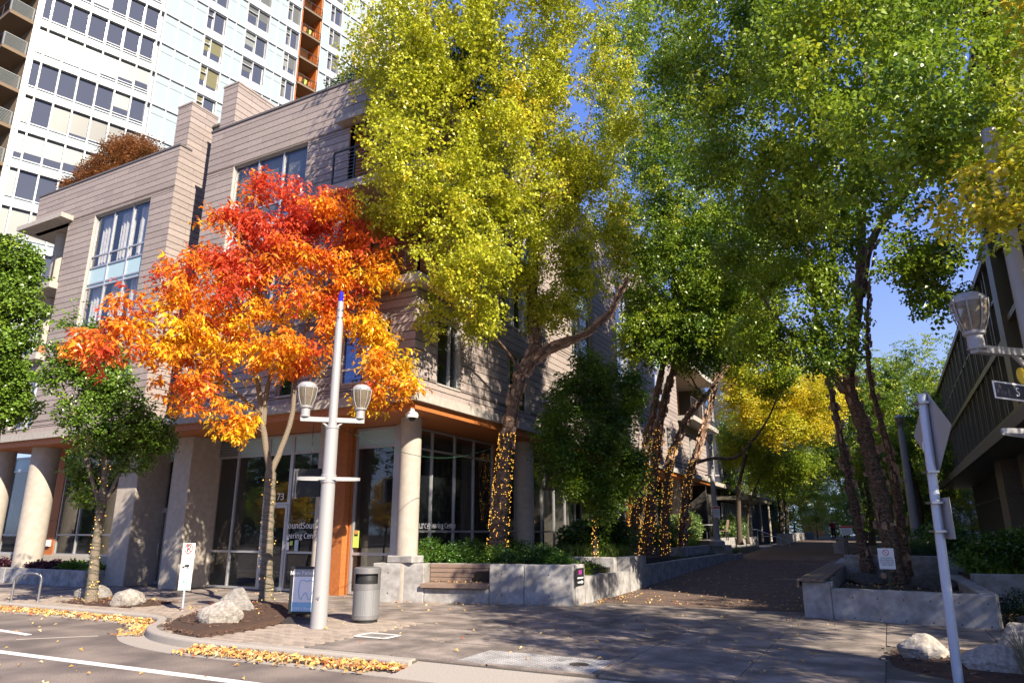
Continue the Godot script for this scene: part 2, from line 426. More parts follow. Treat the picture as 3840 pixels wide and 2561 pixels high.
const YELLOW_NEAR := [[Vector3(1.58, 5.23, -8.45), Vector3(0.42, 0.36, 0.42)], [Vector3(1.29, 5.13, -8.91), Vector3(0.40, 0.22, 0.40)], [Vector3(1.80, 5.62, -8.41), Vector3(0.37, 0.36, 0.37)], [Vector3(1.51, 4.66, -8.26), Vector3(0.27, 0.19, 0.27)]]
const SMALL_BLOBS := [[Vector3(-7.56, 5.20, -17.98), Vector3(0.68, 0.88, 0.68)], [Vector3(-7.19, 6.02, -18.45), Vector3(0.63, 0.78, 0.63)], [Vector3(-6.78, 4.12, -18.60), Vector3(0.92, 0.99, 0.92)], [Vector3(-7.81, 3.73, -17.87), Vector3(0.79, 0.73, 0.79)], [Vector3(-7.31, 3.02, -18.19), Vector3(0.84, 0.54, 0.84)], [Vector3(-6.58, 5.60, -19.31), Vector3(0.84, 0.92, 0.84)], [Vector3(-6.95, 2.44, -18.54), Vector3(0.54, 0.60, 0.54)], [Vector3(-6.48, 3.29, -19.13), Vector3(0.62, 0.75, 0.62)], [Vector3(-8.05, 4.19, -17.54), Vector3(0.36, 0.61, 0.36)]]
const FAR_YELLOW := [[Vector3(-5.11, 7.84, -36.64), Vector3(1.88, 1.46, 1.88)], [Vector3(-3.30, 8.56, -37.86), Vector3(2.24, 1.37, 2.24)], [Vector3(-5.69, 8.82, -35.55), Vector3(1.09, 1.12, 1.09)], [Vector3(-2.45, 6.93, -37.92), Vector3(1.10, 0.89, 1.10)], [Vector3(-3.99, 6.67, -36.78), Vector3(1.30, 0.88, 1.30)], [Vector3(-1.98, 8.80, -39.95), Vector3(1.39, 1.42, 1.39)]]
const FAR_GREEN := [[Vector3(-5.98, 5.74, -39.55), Vector3(1.89, 0.90, 1.89)], [Vector3(-4.05, 5.38, -41.80), Vector3(1.70, 0.97, 1.70)], [Vector3(-6.58, 6.47, -39.45), Vector3(1.43, 0.72, 1.43)], [Vector3(-5.24, 4.70, -41.67), Vector3(1.46, 0.73, 1.46)]]

const ORANGE_TRUNK := [Vector3(-12.16, 0.05, -11.67), Vector3(-12.19, 0.88, -11.63), Vector3(-12.23, 1.81, -11.60), Vector3(-12.26, 2.90, -11.56)]
const ORANGE_L := [Vector3(-12.26, 2.90, -11.56), Vector3(-12.36, 3.44, -11.45), Vector3(-12.47, 4.13, -11.34), Vector3(-12.58, 4.94, -11.21), Vector3(-12.83, 5.95, -10.93), Vector3(-13.02, 6.99, -10.70)]
const ORANGE_M := [Vector3(-12.43, 3.98, -11.38), Vector3(-12.43, 4.75, -11.38), Vector3(-12.36, 5.59, -11.46), Vector3(-12.30, 6.90, -11.52), Vector3(-12.32, 8.49, -11.50), Vector3(-12.36, 9.79, -11.46)]
const ORANGE_R := [Vector3(-12.26, 2.90, -11.56), Vector3(-12.14, 3.45, -11.69), Vector3(-12.02, 4.17, -11.81), Vector3(-12.00, 5.21, -11.83), Vector3(-11.92, 6.29, -11.92), Vector3(-11.54, 7.70, -12.28)]
const ORANGE_LL := [Vector3(-12.49, 4.23, -11.32), Vector3(-12.81, 4.61, -10.95), Vector3(-13.26, 5.16, -10.41), Vector3(-13.82, 5.66, -9.64), Vector3(-14.31, 5.84, -8.91)]
const PEAR_TRUNK := [Vector3(-16.74, 0.00, -10.67), Vector3(-16.77, 1.02, -10.62), Vector3(-16.79, 2.08, -10.59), Vector3(-16.81, 3.06, -10.55), Vector3(-16.88, 4.12, -10.44), Vector3(-17.04, 5.40, -10.17), Vector3(-17.28, 6.47, -9.76)]
const PEAR_B := [Vector3(-16.79, 2.08, -10.59), Vector3(-16.67, 2.75, -10.77), Vector3(-16.53, 3.51, -10.99), Vector3(-16.29, 4.08, -11.34)]
const PEAR_C := [Vector3(-16.79, 2.08, -10.59), Vector3(-16.89, 2.63, -10.42), Vector3(-17.04, 3.35, -10.18), Vector3(-17.22, 4.28, -9.87), Vector3(-17.41, 5.10, -9.53)]
const BIRCH_TRUNK := [Vector3(-9.41, 0.73, -16.99), Vector3(-9.29, 2.43, -17.05), Vector3(-9.14, 4.21, -17.13), Vector3(-8.87, 5.71, -17.28), Vector3(-8.58, 6.35, -17.42), Vector3(-8.39, 6.80, -17.51), Vector3(-8.47, 8.07, -17.47), Vector3(-8.41, 9.44, -17.50), Vector3(-8.31, 11.60, -17.55), Vector3(-8.23, 13.88, -17.59), Vector3(-8.13, 17.12, -17.63)]
const BIRCH_R := [Vector3(-8.47, 6.41, -17.47), Vector3(-8.07, 6.73, -17.66), Vector3(-7.61, 6.92, -17.87), Vector3(-7.08, 7.13, -18.08), Vector3(-6.41, 7.73, -18.33), Vector3(-5.89, 8.78, -18.50)]
const BIRCH_L := [Vector3(-8.44, 8.34, -17.49), Vector3(-8.97, 9.45, -17.22), Vector3(-9.67, 10.87, -16.84), Vector3(-10.38, 12.62, -16.41), Vector3(-10.99, 14.59, -16.01)]
const BIRCH_M := [Vector3(-8.36, 10.00, -17.53), Vector3(-7.64, 11.58, -17.85), Vector3(-6.97, 13.50, -18.12), Vector3(-6.52, 15.67, -18.29)]
const BIRCH_LO := [Vector3(-8.75, 5.96, -17.33), Vector3(-9.31, 7.00, -17.04), Vector3(-10.09, 8.06, -16.59), Vector3(-10.54, 8.59, -16.31)]
const GA := [Vector3(-8.31, 0.65, -25.06), Vector3(-7.89, 3.49, -25.20), Vector3(-7.35, 5.74, -25.36), Vector3(-6.95, 7.39, -25.47), Vector3(-6.49, 9.44, -25.59), Vector3(-6.18, 11.94, -25.67), Vector3(-5.93, 14.76, -25.73)]
const GB := [Vector3(-8.02, 0.40, -25.79), Vector3(-7.60, 3.53, -25.92), Vector3(-7.16, 5.99, -26.04), Vector3(-6.67, 7.68, -26.17), Vector3(-6.10, 10.31, -26.31), Vector3(-5.62, 14.02, -26.42)]
const GC := [Vector3(-7.77, 0.47, -27.34), Vector3(-7.42, 3.96, -27.44), Vector3(-7.19, 4.81, -27.50), Vector3(-6.52, 6.09, -27.66), Vector3(-5.48, 7.27, -27.89), Vector3(-4.54, 8.73, -28.06), Vector3(-3.90, 10.51, -28.15)]
const GD := [Vector3(-7.73, 0.93, -30.13), Vector3(-7.40, 3.43, -30.22), Vector3(-6.80, 5.27, -30.36), Vector3(-6.35, 6.48, -30.46), Vector3(-5.82, 8.29, -30.56), Vector3(-5.42, 10.65, -30.63), Vector3(-5.01, 13.53, -30.70)]
const GD2 := [Vector3(-6.95, 4.49, -30.33), Vector3(-6.23, 4.65, -30.48), Vector3(-5.35, 4.66, -30.65), Vector3(-4.60, 5.37, -30.77), Vector3(-3.92, 6.26, -30.86), Vector3(-3.38, 7.35, -30.93)]
const RA := [Vector3(-0.62, 0.59, -22.23), Vector3(-0.78, 2.45, -22.23), Vector3(-0.90, 4.30, -22.22), Vector3(-0.99, 5.60, -22.22), Vector3(-1.02, 6.93, -22.22), Vector3(-1.17, 8.33, -22.21), Vector3(-1.20, 10.36, -22.21)]
const RB := [Vector3(0.04, 0.23, -20.87), Vector3(-0.06, 2.39, -20.87), Vector3(-0.27, 4.34, -20.87), Vector3(-0.47, 5.49, -20.86), Vector3(-0.26, 6.52, -20.87), Vector3(0.15, 8.38, -20.87), Vector3(0.44, 10.33, -20.87), Vector3(0.69, 11.93, -20.86), Vector3(0.91, 13.75, -20.85), Vector3(1.30, 16.50, -20.83), Vector3(1.70, 19.75, -20.80)]
const RB2 := [Vector3(0.13, 7.99, -20.87), Vector3(0.56, 9.49, -20.86), Vector3(1.34, 10.51, -20.83), Vector3(2.18, 11.21, -20.76), Vector3(2.90, 11.92, -20.67), Vector3(3.38, 12.82, -20.59), Vector3(3.77, 14.46, -20.53)]
const RB3 := [Vector3(-0.55, 5.32, -20.86), Vector3(-0.97, 5.97, -20.85), Vector3(-1.46, 6.66, -20.82), Vector3(-2.07, 7.51, -20.77), Vector3(-2.57, 8.65, -20.71)]
const RB4 := [Vector3(0.56, 10.41, -18.77), Vector3(0.21, 11.40, -18.78), Vector3(-0.28, 12.89, -18.78), Vector3(-0.64, 14.85, -18.77)]
const RC := [Vector3(0.30, 0.31, -21.76), Vector3(0.32, 2.41, -21.76), Vector3(0.29, 3.58, -21.76), Vector3(0.18, 4.67, -21.76), Vector3(0.08, 5.79, -21.76), Vector3(0.17, 7.20, -21.76), Vector3(0.43, 8.76, -21.75)]
const SM := [Vector3(-7.42, 0.80, -19.14), Vector3(-7.34, 2.47, -19.17), Vector3(-7.18, 3.83, -19.23), Vector3(-7.24, 4.99, -19.20), Vector3(-6.96, 6.17, -19.31)]
# ---------- ground, road, pavements ----------
func gy(z: float) -> float:      # the walkway climbs gently away from the street
	return clampf((-z - 18.0) * 0.026, 0.0, 1.0)

func smooth_line(pts: Array, step: float) -> Array:
	var cv := Curve3D.new()
	cv.bake_interval = step
	for i in pts.size():
		var p: Vector2 = pts[i]
		var t: Vector2 = (pts[mini(i + 1, pts.size() - 1)] - pts[maxi(i - 1, 0)]) / 6.0
		if i == 0 or i == pts.size() - 1: t = Vector2.ZERO
		cv.add_point(Vector3(p.x, 0, p.y), Vector3(-t.x, 0, -t.y), Vector3(t.x, 0, t.y))
	var out := []
	for q in cv.get_baked_points(): out.append(Vector2(q.x, q.z))
	return out

# a strip swept along a plan line; section is (offset to the left of travel, height)
func sweep(line: Array, section: Array) -> MB:
	var m := MB.new()
	var rows := []
	for i in line.size():
		var d: Vector2 = (line[mini(i + 1, line.size() - 1)] - line[maxi(i - 1, 0)]).normalized()
		var nn := Vector2(d.y, -d.x)
		var row := []
		for s in section: row.append(Vector3(line[i].x + nn.x * s.x, s.y, line[i].y + nn.y * s.x))
		rows.append(row)
	for i in line.size() - 1:
		for k in section.size() - 1:
			m.quad(rows[i][k], rows[i + 1][k], rows[i + 1][k + 1], rows[i][k + 1])
	for e in [0, line.size() - 1]:
		for k in range(1, section.size() - 1):
			if e == 0: m.face(rows[e][0], rows[e][k + 1], rows[e][k])
			else: m.face(rows[e][0], rows[e][k], rows[e][k + 1])
	return m

var unit_box: ArrayMesh
# one of many alike pieces: a shared bevelled block stretched to size
func piece(parent: Node, called: String, at: Vector3, size: Vector3, mt: Material, turn := 0.0) -> MeshInstance3D:
	var o := MeshInstance3D.new()
	o.name = called
	o.mesh = unit_box
	o.material_override = mt
	parent.add_child(o, true)
	var b := Basis(Vector3.UP, turn) * Basis.from_scale(size)
	o.transform = Transform3D(b, at - (parent.position if parent != self and not parent is MeshInstance3D else Vector3.ZERO))
	return o

# a low stone: open-bottomed block with sloped arrises for joined paving
func low_block(m: MB, x0: float, z0: float, x1: float, z1: float, y0: float, ya: float, yb: float, ch: float) -> void:
	# ya at z1 (near), yb at z0 (far)
	var a := Vector3(x0 + ch, ya, z1 - ch)
	var b := Vector3(x1 - ch, ya, z1 - ch)
	var c := Vector3(x1 - ch, yb, z0 + ch)
	var d := Vector3(x0 + ch, yb, z0 + ch)
	m.quad(a, b, c, d)
	var A := Vector3(x0, ya - y0, z1)
	var B := Vector3(x1, ya - y0, z1)
	var C := Vector3(x1, yb - y0, z0)
	var D := Vector3(x0, yb - y0, z0)
	m.quad(A, B, b, a); m.quad(B, C, c, b); m.quad(C, D, d, c); m.quad(D, A, a, d)

const KERB := [Vector2(-70, -9.75), Vector2(-30, -9.75), Vector2(-20, -9.75), Vector2(-15.5, -9.78), Vector2(-13.8, -9.75), Vector2(-12.9, -9.55), Vector2(-12.35, -9.15), Vector2(-11.85, -8.62), Vector2(-11.2, -8.22), Vector2(-10.4, -7.98), Vector2(-9.5, -7.87), Vector2(-8.5, -7.88), Vector2(-7.05, -7.95), Vector2(-5.7, -7.97)]
const BED := [Vector2(-12.0, -9.15), Vector2(-11.55, -8.72), Vector2(-11.05, -8.42), Vector2(-10.4, -8.2), Vector2(-9.8, -8.12), Vector2(-9.75, -9.1), Vector2(-9.95, -10.1), Vector2(-10.5, -11.2), Vector2(-11.2, -12.2), Vector2(-12.3, -12.5), Vector2(-13.0, -12.0), Vector2(-12.9, -11.2), Vector2(-12.5, -10.2)]
const BED2 := [Vector2(-0.3, -12.05), Vector2(0.6, -12.25), Vector2(4.5, -12.6), Vector2(4.5, -8.3), Vector2(1.2, -9.1), Vector2(0.35, -9.9), Vector2(-0.3, -10.65)]
const PIT := [Vector2(-17.6, -10.35), Vector2(-15.0, -10.35), Vector2(-15.0, -11.7), Vector2(-17.6, -11.7)]

func in_poly(p: Vector2, poly: Array) -> bool:
	return Geometry2D.is_point_in_polygon(p, PackedVector2Array(poly))

func mound(poly: Array, top: float, sd: int, edge := 0.02) -> MB:
	var m := MB.new()
	var f := FastNoiseLite.new()
	f.seed = sd
	f.frequency = 1.6
	var line := smooth_line(poly + [poly[0]], 0.22)
	line.pop_back()
	var c := Vector2.ZERO
	for p in line: c += p / line.size()
	var rows := []
	for r in 9:
		var t := 1.0 - r / 8.0
		var row := []
		for p in line:
			var q: Vector2 = c + (p - c) * t
			var h := edge + top * (1.0 - t * t) + f.get_noise_2d(q.x * 1.0, q.y * 1.0) * 0.05 * (1.0 - t * 0.7)
			if r == 0: h = -0.06
			if r == 1: h = maxf(h, edge)
			row.append(Vector3(q.x, h, q.y))
		rows.append(row)
	for r in 8:
		for i in line.size():
			var j := (i + 1) % line.size()
			var a: Vector3 = rows[r][i]
			var b: Vector3 = rows[r][j]
			var d: Vector3 = rows[r + 1][j]
			var e: Vector3 = rows[r + 1][i]
			if (b - a).cross(d - a).y > 0: m.quad(a, b, d, e)
			else: m.quad(b, a, e, d)
	return m

func build_street() -> void:
	unit_box = MB.new().cbox(Transform3D.IDENTITY, Vector3.ONE, 0.03).mesh()
	struct("ground", MB.new().box(-400, -1.2, -400, 400, -0.45, 400), M.soil)
	# road: asphalt bounded by the kerb line
	var kerb := smooth_line(KERB, 0.25)
	var rp := kerb.duplicate()
	rp.append(Vector2(70, -7.97))
	rp.append(Vector2(70, 60))
	rp.append(Vector2(-70, 60))
	var road := struct("road", MB.new().prism(rp, -0.44, -0.13), M.asphalt)
	var gut := sweep(kerb, [Vector2(-0.42, -0.2), Vector2(-0.42, -0.122), Vector2(0.02, -0.126), Vector2(0.02, -0.2)])
	part(road, "gutter", gut, M.curb_concrete)
	var ln := sweep([Vector2(-70, -6.2), Vector2(-12.0, -6.385), Vector2(-7.0, -6.51), Vector2(-2, -6.63)], [Vector2(-0.075, -0.135), Vector2(-0.075, -0.126), Vector2(0.075, -0.126), Vector2(0.075, -0.135)])
	part(road, "bike_lane_line", ln, M.paint_white)
	var tick := MB.new()
	tick.bar(Vector3(-15.4, -0.128, -7.75), Vector3(-13.55, -0.128, -7.6), 0.11, 0.006)
	part(road, "parking_mark", tick, M.paint_white)
	var tick2 := MB.new()
	tick2.bar(Vector3(-13.15, -0.128, -7.2), Vector3(-12.35, -0.128, -8.1), 0.05, 0.006)
	part(road, "parking_mark", tick2, M.curb_concrete)
	# kerb stones with joints
	var kerb_root := Node3D.new()
	kerb_root.name = "kerb"
	add_child(kerb_root)
	kerb_root.set_meta("kind", "structure")
	var sec := [Vector2(0.0, -0.2), Vector2(0.012, -0.03), Vector2(0.022, -0.01), Vector2(0.045, 0.004), Vector2(0.17, 0.006), Vector2(0.178, -0.004), Vector2(0.178, -0.2)]
	var i0 := 0
	while i0 < kerb.size() - 2:
		var per := 9 if kerb[i0].x > -22 else 40
		var i1 := mini(i0 + per, kerb.size() - 1)
		if kerb.size() - 1 - i1 < 3: i1 = kerb.size() - 1
		var seg := kerb.slice(i0, i1 + 1)
		seg[seg.size() - 1] = seg[seg.size() - 1].lerp(seg[seg.size() - 2], 0.04)
		part(kerb_root, "kerb_stone", sweep(seg, sec), M.curb_concrete)
		i0 = i1
	# ramp apron where the kerb drops to the road on the right
	var ap := MB.new()
	ap.quad(Vector3(-5.7, -0.124, -7.55), Vector3(60, -0.124, -7.55), Vector3(60, -0.03, -8.25), Vector3(-5.7, -0.03, -8.25))
	ap.quad(Vector3(-5.7, -0.2, -7.55), Vector3(60, -0.2, -7.55), Vector3(60, -0.124, -7.55), Vector3(-5.7, -0.124, -7.55))
	struct("ramp_apron", ap, M.curb_concrete)
	# base of the pavement: sand between the slabs and setts
	var sp := []
	for p in kerb: sp.append(p + Vector2(0, -0.1))
	sp.append(Vector2(-5.7, -8.2)); sp.append(Vector2(60, -8.2)); sp.append(Vector2(60, -90)); sp.append(Vector2(-70, -90))
	var pav := struct("pavement", MB.new().prism(sp, -0.44, -0.022), M.joint_sand)
	# concrete slabs: shop front walk (left) and plaza (right)
	var slab_spots := []
	var x := -7.7
	while x > -36.0:
		var w := 1.52
		var z := -11.25
		for k in 3:
			slab_spots.append([x - w, z - 1.31, x, z])
			z -= 1.32
		x -= w + 0.012
	x = -7.69
	while x < 12.0:
		var z := -8.22
		var k := 0
		while z > -16.3:
			slab_spots.append([x, z - 1.34, x + 1.48, z])
			z -= 1.352
			k += 1
		x += 1.492
	for s in slab_spots:
		var c := Vector2((s[0] + s[2]) * 0.5, (s[1] + s[3]) * 0.5)
		if in_poly(c, BED2): continue
		var dy := RNG.randf_range(-0.004, 0.003)
		piece(pav, "slab", Vector3(c.x, -0.03 + dy, c.y), Vector3(s[2] - s[0], 0.06, s[3] - s[1]), M.walk_concrete)
	# setts along the kerb; the nearest ones are pieces, the rest is joined
	var setts := []
	var row := 0
	var zz := -7.9
	while zz > -11.2:
		var off := 0.105 * (row % 2)
		var xx := -7.72 - off
		while xx > -26.0:
			var c := Vector2(xx - 0.1, zz - 0.052)
			var ok := true
			var kz := -9.75
			for i in kerb.size() - 1:
				if c.x >= kerb[i].x and c.x <= kerb[i + 1].x: kz = kerb[i].y
			if c.y + 0.052 > kz - 0.185: ok = false
			if ok and (in_poly(c, BED) or in_poly(c, PIT)): ok = false
			if ok: setts.append(c)
			xx -= 0.209
		zz -= 0.1085
		row += 1
	setts.sort_custom(func(a, b): return a.length_squared() < b.length_squared())
	var rest := [MB.new(), MB.new(), MB.new(), MB.new()]
	for i in setts.size():
		var c: Vector2 = setts[i]
		var t := RNG.randi() % 4
		var dy := RNG.randf_range(-0.004, 0.003)
		if i < 290:
			piece(pav, "sett", Vector3(c.x, -0.03 + dy, c.y), Vector3(0.2, 0.06, 0.1), M["paver%d" % t], RNG.randf_range(-0.012, 0.012))
		else:
			low_block(rest[t], c.x - 0.1, c.y - 0.05, c.x + 0.1, c.y + 0.05, 0.03, dy, dy, 0.006)
	for t in 4: part(pav, "setts_beyond", rest[t], M["paver%d" % t], "stuff")
	# beds of bark mulch
	struct("mulch_bed", mound(BED, 0.2, 5), M.mulch)
	struct("mulch_bed_right", mound(BED2, 0.08, 6), M.mulch)
	struct("tree_pit", mound(PIT, 0.05, 7, 0.0), M.mulch)
	# tactile panel of the ramp
	var tp := MB.new().box(-5.15, -0.03, -9.15, -3.3, 0.008, -8.3)
	var tactile := part(pav, "tactile_panel", tp, M.planter_concrete)
	var dm := MB.new()
	for i in 28:
		for j in 13:
			dm.lathe([Vector2(0.014, 0.0), Vector2(0.009, 0.006), Vector2(0.0, 0.007)], 6, Transform3D(Basis.IDENTITY, Vector3(-5.11 + i * 0.065, 0.008, -9.11 + j * 0.065)))
	part(tactile, "tactile_domes", dm, M.planter_concrete, "stuff")
	# covers let into the ground
	var mc := thing("utility_cover", "small pale framed utility cover set in the setts beside the lamp post", "utility cover", Vector3(-7.45, 0.004, -9.55))
	var fr := MB.new()
	for s in [-1, 1]:
		fr.box(-0.3, 0, s * 0.2 - 0.025, 0.3, 0.006, s * 0.2 + 0.025)
		fr.box(s * 0.3 - 0.025, 0, -0.175, s * 0.3 + 0.025, 0.006, 0.175)
	lpart(mc, "frame", fr, M.paint_white)
	lpart(mc, "lid", MB.new().box(-0.275, -0.004, -0.175, 0.275, 0.003, 0.175), M.concrete)
	var mh := thing("manhole_cover", "round brown iron cover in the dark brick walkway", "manhole cover", Vector3(-3.0, gy(-24.3) + 0.004, -24.3))
	lpart(mh, "lid", MB.new().lathe([Vector2(0.42, -0.01), Vector2(0.42, 0.008), Vector2(0.36, 0.012), Vector2(0.0, 0.012)], 28), M.bark_pale)
	var mh2 := thing("manhole_cover", "small round iron cover at the end of the grey tactile panel", "manhole cover", Vector3(-3.62, 0.01, -8.7))
	lpart(mh2, "lid", MB.new().lathe([Vector2(0.12, -0.01), Vector2(0.12, 0.006), Vector2(0.1, 0.01), Vector2(0.0, 0.01)], 20), M.bark_dark)
	# brick walkway up the ramp
	var wk := MB.new()
	var zs := [-16.42, -18.0, -22.0, -27.0, -35.0, -45.0, -56.5, -130.0]
	for i in zs.size() - 1:
		wk.quad(Vector3(-6.6, gy(zs[i]) - 0.012, zs[i]), Vector3(6.0, gy(zs[i]) - 0.012, zs[i]), Vector3(6.0, gy(zs[i + 1]) - 0.012, zs[i + 1]), Vector3(-6.6, gy(zs[i + 1]) - 0.012, zs[i + 1]))
	var walk := struct("brick_walkway", wk, M.joint_sand)
	var bricks := []
	row = 0
	zz = -16.45
	while zz > -34.0:
		var xx := -6.58 + 0.105 * (row % 2)
		while xx < -1.35:
			bricks.append(Vector2(xx + 0.1, zz - 0.05))
			xx += 0.207
		zz -= 0.1055
		row += 1
	bricks.sort_custom(func(a, b): return a.length_squared() < b.length_squared())
	var bm := [MB.new(), MB.new(), MB.new()]
	for i in bricks.size():
		var c: Vector2 = bricks[i]
		var t := RNG.randi() % 3
		var dy := RNG.randf_range(-0.003, 0.004)
		if i < 290:
			piece(walk, "brick", Vector3(c.x, gy(c.y) - 0.02 + dy, c.y), Vector3(0.2, 0.045, 0.098), M["brick%d" % t])
		else:
			low_block(bm[t], c.x - 0.1, c.y - 0.049, c.x + 0.1, c.y + 0.049, 0.02, gy(c.y + 0.05) + dy, gy(c.y - 0.05) + dy, 0.006)
	for t in 3: part(walk, "bricks_beyond", bm[t], M["brick%d" % t], "stuff")
	var fw := MB.new()
	fw.quad(Vector3(-6.6, gy(-34.0) + 0.001, -34.05), Vector3(-1.3, gy(-34.0) + 0.001, -34.05), Vector3(-1.3, gy(-56.5) + 0.001, -56.5), Vector3(-6.6, gy(-56.5) + 0.001, -56.5))
	fw.quad(Vector3(-6.6, gy(-56.5) + 0.001, -56.5), Vector3(-1.3, gy(-56.5) + 0.001, -56.5), Vector3(-1.3, 1.001, -130), Vector3(-6.6, 1.001, -130))
	part(walk, "far_paving", fw, M.brick1)
	# pale bands across the walkway
	for b in [[-31.6, -3.6], [-35.0, -3.3], [-38.8, -3.3], [-42.5, -3.1]]:
		var z: float = b[0]
		part(walk, "pale_band", MB.new().box(b[1], gy(z) - 0.01, z - 0.12, -1.4, gy(z) + 0.012, z + 0.12), M.concrete)

# ---------- facades ----------
class Plane2:
	var o: Vector3
	var u: Vector3
	var n: Vector3
	func _init(oo: Vector3, uu: Vector3, nn: Vector3) -> void:
		o = oo; u = uu; n = nn
	func p(a: float, y: float, d := 0.0) -> Vector3:
		return o + u * a + Vector3.UP * y + n * d
	# box between u0..u1, y0..y1 and depth d0..d1 along the outward normal
	func block(m, u0: float, u1: float, y0: float, y1: float, d0: float, d1: float, ch := 0.0) -> void:
		var xf := Transform3D(Basis(u, Vector3.UP, n), p((u0 + u1) * 0.5, (y0 + y1) * 0.5, (d0 + d1) * 0.5))
		if u.cross(Vector3.UP).dot(n) < 0: xf.basis = Basis(-u, Vector3.UP, n)
		if ch > 0: m.cbox(xf, Vector3(absf(u1 - u0), absf(y1 - y0), absf(d1 - d0)), ch)
		else:
			var h := Vector3(absf(u1 - u0), absf(y1 - y0), absf(d1 - d0)) * 0.5
			var q := []
			for s in [[-1, -1, -1], [1, -1, -1], [1, 1, -1], [-1, 1, -1], [-1, -1, 1], [1, -1, 1], [1, 1, 1], [-1, 1, 1]]:
				q.append(xf * Vector3(s[0] * h.x, s[1] * h.y, s[2] * h.z))
			m.quad(q[4], q[5], q[6], q[7]); m.quad(q[1], q[0], q[3], q[2]); m.quad(q[5], q[1], q[2], q[6])
			m.quad(q[0], q[4], q[7], q[3]); m.quad(q[7], q[6], q[2], q[3]); m.quad(q[0], q[1], q[5], q[4])

# spans of [a0, a1] left free by the openings crossing the band y0..y1
func free_spans(a0: float, a1: float, y0: float, y1: float, holes: Array) -> Array:
	var cut := []
	for h in holes:
		if h[2] < y1 - 0.001 and h[3] > y0 + 0.001: cut.append([h[0], h[1]])
	cut.sort_custom(func(a, b): return a[0] < b[0])
	var out := []
	var at := a0
	for c in cut:
		if c[0] > at + 0.01: out.append([at, minf(c[0], a1)])
		at = maxf(at, c[1])
	if at < a1 - 0.01: out.append([at, a1])
	return out

var clad_list := []      # every panel of the grey block, sorted later by nearness

func clad(pl: Plane2, a0: float, a1: float, y0: float, y1: float, holes: Array, course := 0.222, wide := 1.22) -> void:
	var k := 0
	var y := y0
	while y < y1 - 0.03:
		var yt := minf(y + course, y1)
		var joint := fposmod(-a0 + (wide * 0.5 if k % 2 else 0.0), wide)
		# split a course where an opening starts or ends within it
		var cuts := [y, yt]
		for h in holes:
			for e in [h[2], h[3]]:
				if e > y + 0.02 and e < yt - 0.02 and not cuts.has(e): cuts.append(e)
		cuts.sort()
		for ci in cuts.size() - 1:
			for s in free_spans(a0, a1, cuts[ci], cuts[ci + 1], holes):
				var at: float = s[0]
				while at < s[1] - 0.02:
					var nx := (floorf((at + joint + 0.05) / wide) + 1.0) * wide - joint
					nx = minf(nx, s[1])
					if s[1] - nx < 0.06: nx = s[1]
					clad_list.append([pl, at + 0.005, nx - 0.005, cuts[ci] + 0.011, cuts[ci + 1] - 0.011])
					at = nx
		y = yt
		k += 1

func backing(parent: Node, pl: Plane2, a0: float, a1: float, y0: float, y1: float, holes: Array, thick := 0.22) -> void:
	var ys := [y0, y1]
	for h in holes:
		for e in [h[2], h[3]]:
			if e > y0 and e < y1 and not ys.has(e): ys.append(e)
	ys.sort()
	var m := MB.new()
	for i in ys.size() - 1:
		for s in free_spans(a0, a1, ys[i], ys[i + 1], holes):
			pl.block(m, s[0], s[1], ys[i], ys[i + 1], -thick, -0.04)
	part(parent, "wall", m, M.panel_joint)

